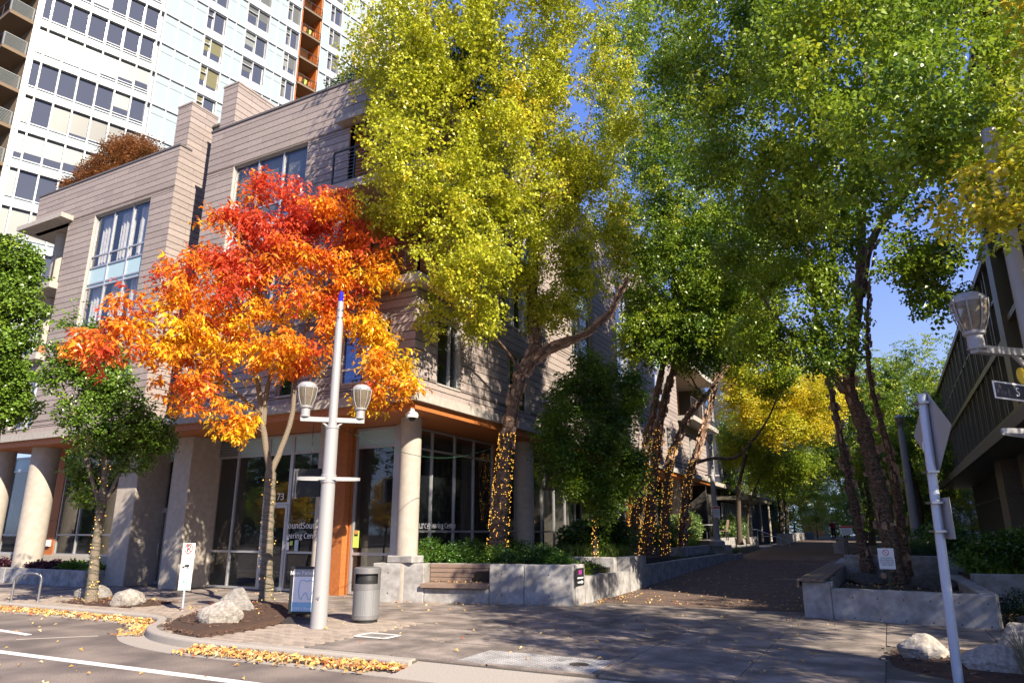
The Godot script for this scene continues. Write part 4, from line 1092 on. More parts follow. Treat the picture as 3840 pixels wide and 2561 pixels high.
# ---------- white tower behind ----------
func build_tower() -> void:
	var E := Vector3(-55.24, 0, -23.42)
	var T := thing("white_tower", "tall white glass apartment tower rising behind the grey block", "tower", E)
	var h1 := deg_to_rad(20.0)
	var h2 := deg_to_rad(12.0)
	var d1 := Vector3(sin(h1), 0, -cos(h1))
	var n1 := Vector3(cos(h1), 0, sin(h1))
	var d2 := Vector3(sin(h2), 0, -cos(h2))
	var n2 := Vector3(cos(h2), 0, sin(h2))
	var K := E + d1 * 9.0
	var A := Plane2.new(E, d1, n1)
	var C := Plane2.new(K, d2, n2)
	var Q := Plane2.new(E, Vector3(-0.996, 0, -0.087), Vector3(-0.087, 0, 0.996))
	var body := MB.new()
	var yb := 10.0
	var yt := 69.0
	A.block(body, 0.05, 9.2, yb, yt, -12.0, -0.3)
	C.block(body, 0.0, 13.55, yb, yt, -12.0, -0.3)
	C.block(body, 15.95, 30.0, yb, yt, -12.0, -0.3)
	C.block(body, 13.5, 16.0, yb, yt, -12.0, -2.0)
	part(T, "core", body, M.tower_white)
	var us := [0.0, 0.3, 0.92, 2.2, 3.5, 4.85, 6.15, 7.43, 8.63, 9.0]
	var fr := MB.new()
	# glazed bay: mullions full height, slab lines
	for u in us: A.block(fr, u - 0.06, u + 0.06, yb, yt, -0.3, 0.06)
	var pm := [0.0, 1.25, 2.5, 3.66, 5.56, 6.5, 7.5, 9.95, 10.9, 11.8, 13.4]
	for u in pm: C.block(fr, u - 0.055, u + 0.055, yb, yt, -0.3, 0.05)
	for u in [16.05, 17.0, 18.56, 19.6, 20.7, 21.8, 22.9, 24.0, 26.0, 28.0, 30.0]: C.block(fr, u - 0.055, u + 0.055, yb, yt, -0.3, 0.05)
	part(T, "mullion_grid", fr, M.tower_white)
	var blinds := [M.tower_glass, M.tower_glass, M.tower_blind, M.tower_blind_grey, M.tower_glass]
	for k in range(-5, 10):
		var top := 37.43 + 3.13 * k
		var bot := top - 2.22
		var band := MB.new()
		A.block(band, 0.0, 9.0, top + 0.03, top + 0.2, -0.3, 0.1)
		C.block(band, 0.0, 13.5, top + 0.03, top + 0.2, -0.3, 0.09)
		C.block(band, 16.0, 30.0, top + 0.03, top + 0.2, -0.3, 0.09)
		part(T, "slab_edge", band, M.tower_white)
		var row_style := RNG.randi() % 5
		for i in us.size() - 1:
			if us[i + 1] - us[i] < 0.4: continue
			var a: float = us[i] + 0.06
			var b: float = us[i + 1] - 0.06
			var f := MB.new()
			A.block(f, a, b, bot - 0.06, bot + 0.02, -0.25, 0.0)
			var w := part(T, "window", f, M.tower_white)
			var st := row_style if RNG.randf() < 0.8 else RNG.randi() % 5
			st = int({2: 0, 1: 2, 0: 0, -1: 3, -2: 4, -3: 0, -4: 2, -5: 0, 3: 1, 4: 3, 5: 0}.get(k, st))
			if RNG.randf() < 0.12: st = RNG.randi() % 5
			var q := MB.new()
			var low := bot + (0.3 if i >= 5 else 0.02)
			A.block(q, a, b, low, top, -0.2, -0.16)
			part(w, "pane", q, M.tower_glass)
			if st >= 2:
				var bl := MB.new()
				var stop: float = low + ([0.02, 0.02, 0.02, 0.3][RNG.randi() % 4] if st != 4 else RNG.randf_range(0.5, 0.8))
				A.block(bl, a + 0.02, b - 0.02, stop, top - 0.02, -0.157, -0.15)
				part(w, "blind", bl, [M.tower_blind, M.tower_blind_grey, M.tower_blind][st - 2])
			if i >= 5:
				var v := MB.new()
				A.block(v, a, b, bot + 0.24, bot + 0.3, -0.22, -0.1)
				part(w, "vent_bar", v, M.tower_white)
				var q2 := MB.new()
				A.block(q2, a, b, bot + 0.02, bot + 0.24, -0.2, -0.16)
				part(w, "pane", q2, M.tower_glass)
			var s := MB.new()
			A.block(s, a, b, top + 0.2 - 3.13, bot - 0.06, -0.2, -0.08)
			part(w, "spandrel", s, M.spandrel)
		# panelled face with punched windows
		for i in pm.size() - 1:
			if i in [3, 6, 9]: continue
			var s := MB.new()
			C.block(s, pm[i] + 0.055, pm[i + 1] - 0.055, top - 0.75, top + 0.03, -0.2, -0.05)
			C.block(s, pm[i] + 0.055, pm[i + 1] - 0.055, bot - 0.72, top - 0.79, -0.2, -0.05)
			part(T, "wall_panel", s, M.spandrel)
		for i in [[16.05, 17.0], [18.56, 19.6], [19.6, 20.7], [20.7, 21.8], [22.9, 24.0]]:
			var s := MB.new()
			C.block(s, i[0] + 0.055, i[1] - 0.055, bot - 0.72, top + 0.03, -0.2, -0.05)
			part(T, "wall_panel", s, M.spandrel)
		for h in [[3.72, 5.5, 4.35], [7.56, 9.88, 8.7], [11.86, 13.33, 12.4], [17.05, 18.5, 17.6], [21.9, 22.85, 22.3]]:
			var f := MB.new()
			var a: float = h[0]
			var b: float = h[1]
			C.block(f, a, b, bot - 0.72, bot, -0.25, -0.03)
			C.block(f, a, b, bot, bot + 0.06, -0.3, -0.02)
			C.block(f, a, b, top - 0.06, top + 0.03, -0.3, -0.02)
			C.block(f, h[2] - 0.04, h[2] + 0.04, bot + 0.06, top - 0.06, -0.25, -0.02)
			C.block(f, a, h[2] - 0.04, top - 0.75, top - 0.69, -0.24, -0.03)
			var w := part(T, "window", f, M.tower_white)
			for sp in [[a, h[2] - 0.04, 0.7], [h[2] + 0.04, b, 1.0]]:
				var q := MB.new()
				C.block(q, sp[0], sp[1], bot + 0.06, top - 0.06, -0.24, -0.2)
				part(w, "pane", q, M.tower_glass)
				if RNG.randf() < 0.6:
					var bl := MB.new()
					C.block(bl, sp[0] + 0.02, sp[1] - 0.02, bot + 0.06 + RNG.randf_range(0.0, 1.2), top - 0.08, -0.198, -0.19)
					part(w, "blind", bl, M.tower_blind_olive if h[0] < 4.0 else [M.tower_blind, M.tower_blind_grey][RNG.randi() % 2])
		# stacked balconies in the orange slot
		var sl := MB.new()
		C.block(sl, 13.55, 15.9, bot - 0.72, bot - 0.5, -2.0, 0.25)
		var bal := part(T, "balcony", sl, M.tower_soffit)
		var bw := MB.new()
		C.block(bw, 13.55, 15.9, bot - 0.5, top + 0.2, -1.98, -1.9)
		part(bal, "back_wall", bw, M.tower_balcony_wall)
		var bo := MB.new()
		C.block(bo, 15.8, 15.93, bot - 0.5, top + 0.2, -1.9, 0.0)
		C.block(bo, 13.56, 13.62, bot - 0.5, top + 0.2, -1.9, 0.0)
		part(bal, "side_wall", bo, M.tower_orange)
		var dw := MB.new()
		C.block(dw, 13.7, 14.5, bot - 0.5, bot + 1.6, -1.9, -1.84)
		part(bal, "balcony_door", dw, M.tower_glass)
		var rl := MB.new()
		var p0 := C.p(13.6, bot - 0.5, 0.2)
		var p1 := C.p(15.85, bot - 0.5, 0.2)
		rl.bar(p0 + Vector3.UP, p1 + Vector3.UP, 0.06, 0.06)
		rl.bar(p0 + Vector3.UP * 0.1, p1 + Vector3.UP * 0.1, 0.04, 0.04)
		for i in 4: rl.bar(p0.lerp(p1, i / 3.0), p0.lerp(p1, i / 3.0) + Vector3.UP, 0.05, 0.05, Vector3.RIGHT)
		part(bal, "railing", rl, M.dark_metal)
		if k in [2, 4, 6]:
			for i in 3:
				part(bal, "flower_pot", MB.new().lathe([Vector2(0.1, 0), Vector2(0.22, 0.5), Vector2(0.3, 0.7), Vector2(0.0, 0.95)], 7, Transform3D(Basis.IDENTITY, C.p(14.0 + i * 0.6, bot - 0.5, -0.1))), M.terracotta if i != 1 else M.poster_green)
		# deep balconies round the left corner, seen from below
		var y0 := bot - 0.95
		var lb := MB.new()
		Q.block(lb, 0.05, 22.0, y0, y0 + 0.28, 0.0, 1.75)
		var b2 := part(T, "balcony", lb, M.tower_soffit)
		var wl := MB.new()
		Q.block(wl, 0.1, 22.0, y0 + 0.28, y0 + 3.13, -0.3, 0.0)
		part(b2, "back_wall", wl, M.tower_soffit)
		var gl := MB.new()
		for e in [0.12, 1.65]: Q.block(gl, 0.15, 0.27, y0 + 0.25, y0 + 1.45, e, e + 0.09)
		for e in [0.25, 1.38]: Q.block(gl, 0.16, 0.26, y0 + e, y0 + e + 0.08, 0.21, 1.65)
		for i in 9: Q.block(gl, 0.18, 0.25, y0 + 0.4 + i * 0.11, y0 + 0.44 + i * 0.11, 0.21, 1.65)
		part(b2, "louvre_screen", gl, M.tower_blind)
		var r2 := MB.new()
		for y in [0.4, 1.4]: r2.bar(Q.p(0.3, y0 + y, 1.7), Q.p(22.0, y0 + y, 1.7), 0.06, 0.06)
		for i in 18: r2.bar(Q.p(0.4 + i * 1.2, y0 + 0.28, 1.7), Q.p(0.4 + i * 1.2, y0 + 1.4, 1.7), 0.05, 0.05, Vector3.RIGHT)
		part(b2, "railing", r2, M.dark_metal)
	var edge := MB.new()
	A.block(edge, -0.06, 0.28, yb, yt, -0.3, 0.04)
	part(T, "corner_panel", edge, M.tower_white)

# ---------- dark steel building on the right, navy block up the walkway ----------
func build_right() -> void:
	var B := thing("steel_glass_building", "dark steel framed glass building overhanging the right side of the walkway", "building", Vector3(3.3, 0, -20))
	var W := Plane2.new(Vector3(3.3, 0, 0), Vector3.FORWARD, Vector3.LEFT)
	# upper storey box, lower part
	var core := MB.new()
	core.box(3.75, 4.5, -49, 16, 8.8, -20.4)
	core.box(4.2, 4.5, -27.4, 16, 13.0, -20.4)
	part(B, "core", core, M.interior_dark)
	var sof := MB.new()
	sof.box(3.1, 4.05, -49.2, 16, 4.5, -15.0)
	part(B, "soffit_slab", sof, M.steel_dark_clad)
	var lip := MB.new()
	lip.box(2.98, 4.02, -49.3, 3.12, 4.32, -15.0)
	part(B, "edge_beam", lip, M.stone_tile)
	# frames and panes of the far storey
	var z := 21.0
	while z < 48.5:
		var f := MB.new()
		W.block(f, z - 0.05, z + 0.05, 4.4, 8.9, -0.2, 0.06)
		W.block(f, z + 0.66, z + 0.72, 4.4, 8.9, -0.2, 0.03)
		W.block(f, z, z + 1.4, 6.25, 6.42, -0.2, 0.09)
		W.block(f, z, z + 1.4, 8.72, 8.9, -0.2, 0.12)
		W.block(f, z, z + 1.4, 4.4, 4.55, -0.2, 0.05)
		W.block(f, z, z + 1.4, 7.6, 7.68, -0.2, 0.02)
		var w := part(B, "window", f, M.steel_dark_clad)
		for q in [[4.55, 6.25], [6.42, 8.72]]:
			for s in [[0.05, 0.66], [0.72, 1.35]]:
				var g := MB.new()
				W.block(g, z + s[0], z + s[1], q[0], q[1], -0.12, -0.1)
				part(w, "pane", g, M.dark_glass)
		z += 1.4
	# taller glazed part set back above
	var W2 := Plane2.new(Vector3(3.9, 0, 0), Vector3.FORWARD, Vector3.LEFT)
	z = 20.6
	while z < 26.5:
		var f := MB.new()
		W2.block(f, z - 0.07, z + 0.07, 9.0, 13.0, -0.3, 0.08)
		W2.block(f, z, z + 2.2, 10.6, 10.75, -0.3, 0.06)
		W2.block(f, z, z + 2.2, 12.0, 12.25, -0.3, 0.08)
		W2.block(f, z, z + 2.2, 12.8, 13.0, -0.3, 0.1)
		var w := part(B, "window", f, M.steel_dark_clad)
		for q in [[9.0, 12.0], [12.25, 12.8]]:
			var g := MB.new()
			W2.block(g, z + 0.07, z + 2.13, q[0], q[1], -0.2, -0.16)
			part(w, "pane", g, M.blue_glass)
		z += 2.2
	# near bay with heavy pier, sloping rails in front of glass
	var np := MB.new()
	np.box(3.1, 4.5, -20.6, 3.9, 13.0, -19.9)
	part(B, "corner_pier", np, M.steel_dark_clad)
	var nb := MB.new()
	nb.box(3.85, 4.5, -19.9, 16, 13.0, -15.2)
	part(B, "core", nb, M.interior_dark)
	for k in 4:
		var f := MB.new()
		var a := 15.4 + k * 1.12
		W.block(f, a - 0.06, a + 0.06, 4.5, 13.0, -0.3, 0.08)
		for y in [5.0, 6.6, 8.4, 10.4, 12.8]: W.block(f, a, a + 1.12, y - 0.07, y + 0.07, -0.3, 0.1)
		var w := part(B, "window", f, M.steel_dark_clad)
		for q in [[5.07, 6.53], [6.67, 8.33], [8.47, 10.33], [10.47, 12.73]]:
			var g := MB.new()
			W.block(g, a + 0.06, a + 1.06, q[0], q[1], -0.16, -0.13)
			part(w, "pane", g, M.dark_glass)
	# ground floor under the overhang
	var W3 := Plane2.new(Vector3(4.5, 0, 0), Vector3.FORWARD, Vector3.LEFT)
	z = 30.6
	while z < 47.0:
		var f := MB.new()
		W3.block(f, z - 0.04, z + 0.04, 0.7, 4.05, -0.1, 0.05)
		W3.block(f, z, z + 0.9, 3.0, 3.08, -0.1, 0.04)
		W3.block(f, z, z + 0.9, 1.5, 1.56, -0.1, 0.04)
		var w := part(B, "shop_window", f, M.steel_dark_clad)
		for q in [[0.75, 1.5], [1.56, 3.0], [3.08, 4.05]]:
			var g := MB.new()
			W3.block(g, z + 0.04, z + 0.86, q[0], q[1], -0.06, -0.04)
			part(w, "pane", g, M.dark_glass)
		z += 0.9
	for q in [[3.75, -30.2], [4.1, -27.4], [4.6, -24.6]]:
		for i in 3:
			for j in 2:
				part(B, "stone_tile", MB.new().box(q[0], 0.5 + i * 1.19, q[1] - 1.0 + j * 0.82, q[0] + 1.0, 1.68 + i * 1.19, q[1] - 0.19 + j * 0.82), M.stone_tile)
		part(B, "pier_core", MB.new().box(q[0] + 0.02, 0.2, q[1] - 0.98, q[0] + 0.98, 4.06, q[1] + 0.6), M.interior_dark)
	part(B, "inner_wall", MB.new().box(5.4, 0.2, -49, 5.6, 4.06, -16), M.interior_dark)
	part(B, "terrace_floor", MB.new().box(3.4, 0.2, -49, 16, 0.62, -16.4), M.walk_concrete)
	for q in [Vector3(3.55, 0.62, -28.3), Vector3(3.75, 0.62, -26.2)]:
		var bo := thing("bollard", "dark round bollard under the overhang beside the stone pier, " + ("farther of two" if q.z < -27 else "nearer of two"), "bollard", q, "bollards under the overhang")
		lpart(bo, "post", MB.new().lathe([Vector2(0.11, 0), Vector2(0.11, 0.85), Vector2(0.09, 0.92), Vector2(0, 0.94)], 16), M.dark_metal)

func build_navy() -> void:
	var B := thing("navy_block", "dark navy panelled block in the shade farther up the walkway", "building", Vector3(-9.7, 0, -46))
	var R := Plane2.new(Vector3(-9.8, 0, 0), Vector3.FORWARD, Vector3.RIGHT)
	var holes := [[47.2, 47.9, 5.4, 7.4], [50.0, 50.6, 5.4, 7.4], [53.0, 53.7, 5.4, 7.4], [57.0, 57.7, 5.4, 7.4], [62, 62.7, 5.4, 7.4], [46.6, 49, 9.0, 12.0], [52, 54.4, 9.0, 12.0], [58, 60.4, 9.0, 12.0]]
	backing(B, R, 45.4, 80, 4.6, 15.5, holes, 0.3)
	var y := 4.62
	var sid := MB.new()
	while y < 15.3:
		for s in free_spans(45.4, 80, y, y + 0.24, holes): R.block(sid, s[0], s[1], y, y + 0.235, -0.026, 0.012)
		y += 0.25
	part(B, "siding_boards", sid, M.navy_clad, "stuff")
	for h in holes: window(B, R, h, [], [(h[2] + h[3]) * 0.5], M.aluminium, M.blue_glass)
	part(B, "core", MB.new().box(-16, 0.5, -80, -10.15, 15.5, -45.5), M.interior_dark)
	part(B, "concrete_band", MB.new().box(-10.1, 4.5, -80, -9.5, 4.75, -45.4), M.fascia)
	# entrance canopy and glazing under it
	part(B, "canopy", MB.new().box(-10.4, 3.72, -60, -8.0, 3.95, -49.4), M.steel_dark_clad)
	var G := Plane2.new(Vector3(-9.95, 0, 0), Vector3.FORWARD, Vector3.RIGHT)
	for k in 9: window(B, G, [50.0 + k * 1.3, 51.2 + k * 1.3, 1.0, 3.6], [50.6 + k * 1.3], [1.9], M.aluminium, M.dark_glass, "", 0.0, [], "shop_window")
	for k in 5: window(B, G, [50.0 + k * 0.7, 50.6 + k * 0.7, 4.02, 4.4], [], [], M.dark_metal, M.tower_blind_olive, "", 0.0, [], "clerestory")
	for k in 3: part(B, "canopy_post", MB.new().lathe([Vector2(0.09, 0.9), Vector2(0.09, 3.72)], 12, Transform3D(Basis.IDENTITY, Vector3(-8.2, 0, -50.5 - k * 4.4))), M.column_paint)
	# pale buildings far up the walkway, sunlit
	for q in [[-5.5, -96, 2.6, 3.2, "small far cream building with timber slats at the end of the walkway"], [12.0, -56, 14.0, 17.0, "far grey building behind the trees right of the walkway"]]:
		var F := thing("far_building", q[4], "building", Vector3(q[0], 1, q[1]))
		lpart(F, "wall", MB.new().box(-4, -1, -8 if q[0] < 0 else -60, q[2] - 4, q[3], 0), M.fascia if q[0] < 0 else M.panel1)
		lpart(F, "roof", MB.new().box(-4.2, q[3], -8.2 if q[0] < 0 else -60.2, q[2] - 3.8, q[3] + 0.25, 0.2), M.coping)
		for i in 6:
			lpart(F, "slat" if q[0] < 0 else "window", MB.new().box(-3.8 + i * 0.4, 0.2, 0.0, -3.6 + i * 0.4, 2.6, 0.12) if q[0] < 0 else MB.new().box(-3.4 + i * 2.2, 4.0, 0.0, -2.2 + i * 2.2, 6.0, 0.12), M.terracotta if q[0] < 0 else M.dark_glass)

# ---------- leaves ----------
func leaf_shape(m: MB, at: Vector3, dir: Vector3, up: Vector3, length: float, width: float, fold := 0.25, belly := 0.42) -> void:
	var d := dir.normalized()
	var s := d.cross(up)
	if s.length() < 0.05: s = d.cross(Vector3(0.3, 0.2, 0.9))
	s = s.normalized()
	var n := s.cross(d).normalized()
	var base := at
	var mid := at + d * length * belly
	var tip := at + d * length - n * length * 0.12
	var l := mid + s * width * 0.5 + n * width * fold
	var r := mid - s * width * 0.5 + n * width * fold
	m.face(base, l, mid); m.face(base, mid, r); m.face(l, tip, mid); m.face(mid, tip, r)

var sprays := {}
func make_sprays() -> void:
	var rg := RandomNumberGenerator.new()
	rg.seed = 77
	# kind: [leaves, twig length, leaf length, leaf width, droop]
	var kinds := {"birch": [11, 0.42, 0.092, 0.072, 0.7], "ash": [11, 0.4, 0.15, 0.062, 0.5], "pear": [13, 0.32, 0.085, 0.072, 0.15], "fine": [14, 0.38, 0.07, 0.042, 0.4], "far": [16, 0.7, 0.13, 0.085, 0.4], "shrub": [12, 0.26, 0.062, 0.034, -0.2], "tiny": [18, 0.22, 0.04, 0.024, -0.1], "yellow": [11, 0.36, 0.095, 0.058, 0.5], "plume": [26, 0.5, 0.07, 0.012, 0.2], "round": [9, 0.3, 0.1, 0.085, 0.25], "fat": [10, 0.16, 0.075, 0.06, -0.2]}
	for k in kinds:
		var q: Array = kinds[k]
		var arr := []
		for v in 3:
			var m := MB.new()
			m.colored = true
			for i in q[0]:
				var t: float = (i + 0.5) / float(q[0])
				var at := Vector3(rg.randf_range(-0.03, 0.03), -t * t * q[4] * q[1] * 0.5, (t - 0.35) * q[1])
				var a: float = i * 2.4 + rg.randf_range(-0.5, 0.5)
				var dir := Vector3(cos(a), -q[4] + rg.randf_range(-0.5, 0.5), sin(a) * 0.7 + 0.4)
				var up := Vector3(rg.randf_range(-0.7, 0.7), 1, rg.randf_range(-0.7, 0.7))
				var sz := rg.randf_range(0.72, 1.22)
				var br := rg.randf_range(0.8, 1.2)
				m.tint = Color(br * rg.randf_range(0.93, 1.07), br, br * rg.randf_range(0.85, 1.15))
				at += dir.normalized() * 0.035
				leaf_shape(m, at, dir, up, q[2] * sz, q[3] * sz, rg.randf_range(0.05, 0.35))
			arr.append(m.mesh())
		sprays[k] = arr

func in_ball(rg: RandomNumberGenerator) -> Vector3:
	while true:
		var p := Vector3(rg.randf_range(-1, 1), rg.randf_range(-1, 1), rg.randf_range(-1, 1))
		if p.length_squared() <= 1.0: return p
	return Vector3.ZERO

# colour of one spray of leaves from a list of linear colours: patchy along a slow noise, with odd ones out
func pick(cols: Array, t: float, rg: RandomNumberGenerator) -> Color:
	t = clampf(t, 0.0, 0.999) * (cols.size() - 1)
	var i := int(t)
	var c: Color = cols[i].lerp(cols[i + 1], t - i)
	var k := rg.randf_range(0.85, 1.15)
	return Color(c.r * k, c.g * k, c.b * k)

# Grows a tree: given stems, more limbs are grown out to points spread through the crown, leaves sit on the twigs.
# stems: [[points, r0, r1], ...]; blobs: [[centre, radii], ...]
func tree(called: String, label: String, group: String, stems: Array, blobs: Array, o: Dictionary) -> Node3D:
	var rg := RandomNumberGenerator.new()
	rg.seed = o.get("seed", 1)
	var T := thing(called, label, o.get("cat", "tree"), stems[0][0][0], group)
	var wood := MB.new()
	var nodes := PackedVector3Array()
	var rad := PackedFloat32Array()
	for s in stems:
		var cv := Curve3D.new()
		cv.bake_interval = 0.22
		var pts: Array = s[0]
		for i in pts.size():
			var t: Vector3 = (pts[mini(i + 1, pts.size() - 1)] - pts[maxi(i - 1, 0)]) / 6.0
			cv.add_point(pts[i], -t, t)
		var bp := cv.get_baked_points()
		var P := []
		var Rr := []
		for i in bp.size():
			var t := float(i) / maxf(1.0, bp.size() - 1)
			var r := lerpf(s[1], s[2], pow(t, 0.8))
			if s.size() > 3: r *= 1.0 + 0.45 * exp(-t * bp.size() * 0.22 / 0.25)
			P.append(bp[i] + Vector3(rg.randf_range(-1, 1), 0, rg.randf_range(-1, 1)) * r * 0.1)
			Rr.append(r * rg.randf_range(0.94, 1.07))
			nodes.append(bp[i]); rad.append(r)
		wood.tube(P, Rr, 12)
	# limbs
	var total := 0.0
	var vol := []
	for b in blobs:
		var w: float = pow(b[1].x * b[1].y * b[1].z, 0.7)
		vol.append(w); total += w
	var want: int = o.get("branches", 120)
	var aim := []
	for i in blobs.size():
		var k := int(ceil(want * vol[i] / total))
		for j in k: aim.append(blobs[i][0] + in_ball(rg) * blobs[i][1] * 0.92)
	var start: Vector3 = nodes[nodes.size() / 3]
	aim.sort_custom(func(a, b): return a.distance_squared_to(start) < b.distance_squared_to(start))
	var first := 0
	var clear: float = o.get("clear", 0.0)    # no limb starts below this height
	var twigs := []
	for A in aim:
		var best := 0
		var bd := 1e9
		for i in range(first, nodes.size()):
			var q := nodes[i]
			if q.y < clear: continue
			var dd := q.distance_squared_to(A)
			if q.y > A.y: dd += (q.y - A.y) * 2.0
			if dd < bd:
				bd = dd; best = i
		var from := nodes[best]
		var ln := from.distance_to(A)
		if ln < 0.15: continue
		var r0: float = minf(rad[best] * 0.6, 0.006 + ln * o.get("thick", 0.011))
		var nseg := clampi(int(ln / 0.35) + 2, 3, 9)
		var P := []
		var Rr := []
		var lift := ln * rg.randf_range(0.02, 0.16)
		var sway := Vector3(rg.randf_range(-1, 1), 0, rg.randf_range(-1, 1)) * ln * 0.09
		for i in nseg + 1:
			var t := float(i) / nseg
			var q := from.lerp(A, t) + Vector3.UP * lift * sin(t * PI) + sway * sin(t * PI * 1.3) + in_ball(rg) * 0.025
			if i == 0: q = from
			P.append(q)
			Rr.append(lerpf(r0, 0.005, t))
			if i > 0:
				nodes.append(q); rad.append(lerpf(r0, 0.005, t))
		wood.tube(P, Rr, 5, false)
		twigs.append(P)
	part(T, "trunk", wood, o.bark)
	if o.has("flakes"):
		# curls of peeling bark standing off the stems
		var fl := MB.new()
		var stem_n := 0
		for s in stems: stem_n += int(s.size() > 3 or s[1] > 0.09)
		for s in stems:
			if not (s.size() > 3 or s[1] > 0.09): continue
			var pts: Array = s[0]
			for j in int(o.flakes / stem_n):
				var t := rg.randf() * (pts.size() - 1.001)
				var i := int(t)
				var axis: Vector3 = (pts[i + 1] - pts[i]).normalized()
				var c: Vector3 = pts[i].lerp(pts[i + 1], t - i)
				if c.y < o.get("flake_from", 0.0): continue
				var r := lerpf(s[1], s[2], pow(t / (pts.size() - 1.0), 0.8))
				var a := rg.randf() * TAU
				var x := axis.cross(Vector3(0.3, 0.1, 0.9)).normalized()
				var y := axis.cross(x)
				var out := x * cos(a) + y * sin(a)
				var side := axis.cross(out)
				var h := rg.randf_range(0.05, 0.16)
				var w := rg.randf_range(0.3, 0.75) * r
				var p0 := c + out * (r * 1.03)
				var curl := rg.randf_range(0.015, 0.06)
				var dirw := 1.0 if rg.randf() < 0.5 else -1.0
				var A := p0 - axis * h
				var B := p0 + axis * h
				var C := p0 + side * w * dirw * 0.6 + axis * h * 0.8 + out * curl * 0.4
				var D := p0 + side * w * dirw * 0.6 - axis * h * 0.8 + out * curl * 0.4
				var E := p0 + side * w * dirw + axis * h * 0.6 + out * curl * 1.4
				var F := p0 + side * w * dirw - axis * h * 0.6 + out * curl * 1.4
				fl.quad(A, D, C, B); fl.quad(D, F, E, C)
		part(T, "peeling_bark", fl, M.bark_flake, "stuff")
	# leaves
	var f := FastNoiseLite.new()
	f.seed = o.get("seed", 1) + 3
	f.frequency = o.get("patch", 0.55)
	var g := FastNoiseLite.new()
	g.seed = o.get("seed", 1) + 9
	g.frequency = o.get("gap", 0.9)
	var cols: Array = o.cols
	var xf := [[], [], []]
	var tint := [PackedColorArray(), PackedColorArray(), PackedColorArray()]
	var made := 0
	var tries := 0
	var n: int = o.n
	var size: float = o.get("size", 1.0)
	var bias: float = o.get("bias", 0.0)
	var near_w: float = o.get("on_twigs", 0.55)
	var thr: float = o.get("thr", -0.25)
	var grad: Vector3 = o.get("lean", Vector3.ZERO)
	var cen := Vector3.ZERO
	for b in blobs: cen += b[0] / blobs.size()
	while made < n and tries < n * 4:
		tries += 1
		var p: Vector3
		if rg.randf() < near_w and twigs.size() > 0:
			var tw: Array = twigs[rg.randi() % twigs.size()]
			var t := pow(rg.randf(), 0.6) * (tw.size() - 1)
			var i := mini(int(t), tw.size() - 2)
			p = tw[i].lerp(tw[i + 1], t - i) + in_ball(rg) * o.get("fuzz", 0.32)
		else:
			var x := rg.randf() * total
			var bi := 0
			while bi < vol.size() - 1 and x > vol[bi]:
				x -= vol[bi]; bi += 1
			var q := in_ball(rg)
			q = q.normalized() * pow(q.length(), 0.7)
			p = blobs[bi][0] + q * blobs[bi][1]
		if g.get_noise_3d(p.x, p.y, p.z) < thr + rg.randf_range(-0.08, 0.08): continue
		var k := 0
		var turn := Basis(Vector3.UP, rg.randf() * TAU) * Basis(Vector3.RIGHT, rg.randf_range(-0.9, 0.9))
		var sc := size * rg.randf_range(0.8, 1.25)
		xf[k].append(Transform3D(turn.scaled(Vector3(sc, sc, sc)), p))
		var t2 := 0.5 + 0.8 * f.get_noise_3d(p.x, p.y, p.z) + bias + rg.randf_range(-0.16, 0.16) + grad.dot(p - cen)
		tint[k].append(pick(cols, t2, rg))
		made += 1
	multi(T, "crown", sprays[o.leaf][int(o.get("seed", 1)) % 3], M[o.get("lmat", "leaf")], xf[0], tint[0]).set_meta("kind", "stuff")
	return T

# loose leaves lying about: on the ground (flat) within a scatter
func lay_leaves(parent: Node, called: String, spots: Array, cols: Array, sd: int, size := 1.0) -> void:
	var rg := RandomNumberGenerator.new()
	rg.seed = sd
	var arr := []
	for v in 3:
		var m := MB.new()
		m.colored = true
		leaf_shape(m, Vector3(0, 0, -0.05), Vector3(0, 0.1, 1), Vector3(0.1 * v, 1, 0), 0.1, 0.052, 0.35 + 0.2 * v, 0.45)
		arr.append(m.mesh())
	var xf := [[], [], []]
	var tint := [PackedColorArray(), PackedColorArray(), PackedColorArray()]
	for p in spots:
		var k := 0
		var b := Basis(Vector3.UP, rg.randf() * TAU) * Basis(Vector3.RIGHT, rg.randf_range(-0.5, 0.5)) * Basis(Vector3.BACK, rg.randf_range(-0.6, 0.6))
		var s := size * rg.randf_range(0.6, 1.3)
		xf[k].append(Transform3D(b.scaled(Vector3(s, s, s)), p + Vector3.UP * 0.012))
		tint[k].append(pick(cols, rg.randf(), rg))
	var o := multi(parent, called, arr[1], M.dry_leaf, xf[0], tint[0])
	if parent == self: o.name = numbered(called)
	o.set_meta("kind", "stuff")
	o.set_meta("label", ["thick drift of fallen leaves in the gutter at the far left", "thick drift of fallen leaves along the kerb before the lamp post", "single fallen leaves scattered over the paving", "fallen leaves lying on the planting beds"][sd - 1])
	o.set_meta("category", "fallen leaves")

# a leafy bush or ground cover from sprays inside flattened blobs
func bush(called: String, label: String, group: String, blobs: Array, o: Dictionary) -> Node3D:
	var stems := []
	var c: Vector3 = o.root
	for b in blobs: stems.append([[c, c.lerp(b[0], 0.6) + Vector3(0.02, 0.05, 0), b[0] + Vector3(0, b[1].y * 0.3, 0)], 0.018, 0.006])
	o.bark = o.get("bark", M.bark_dark)
	o.cat = o.get("cat", "shrub")
	o.branches = o.get("branches", 40)
	o.on_twigs = 0.3
	o.fuzz = 0.15
	o.thr = o.get("thr", -0.45)
	return tree(called, label, group, stems, blobs, o)

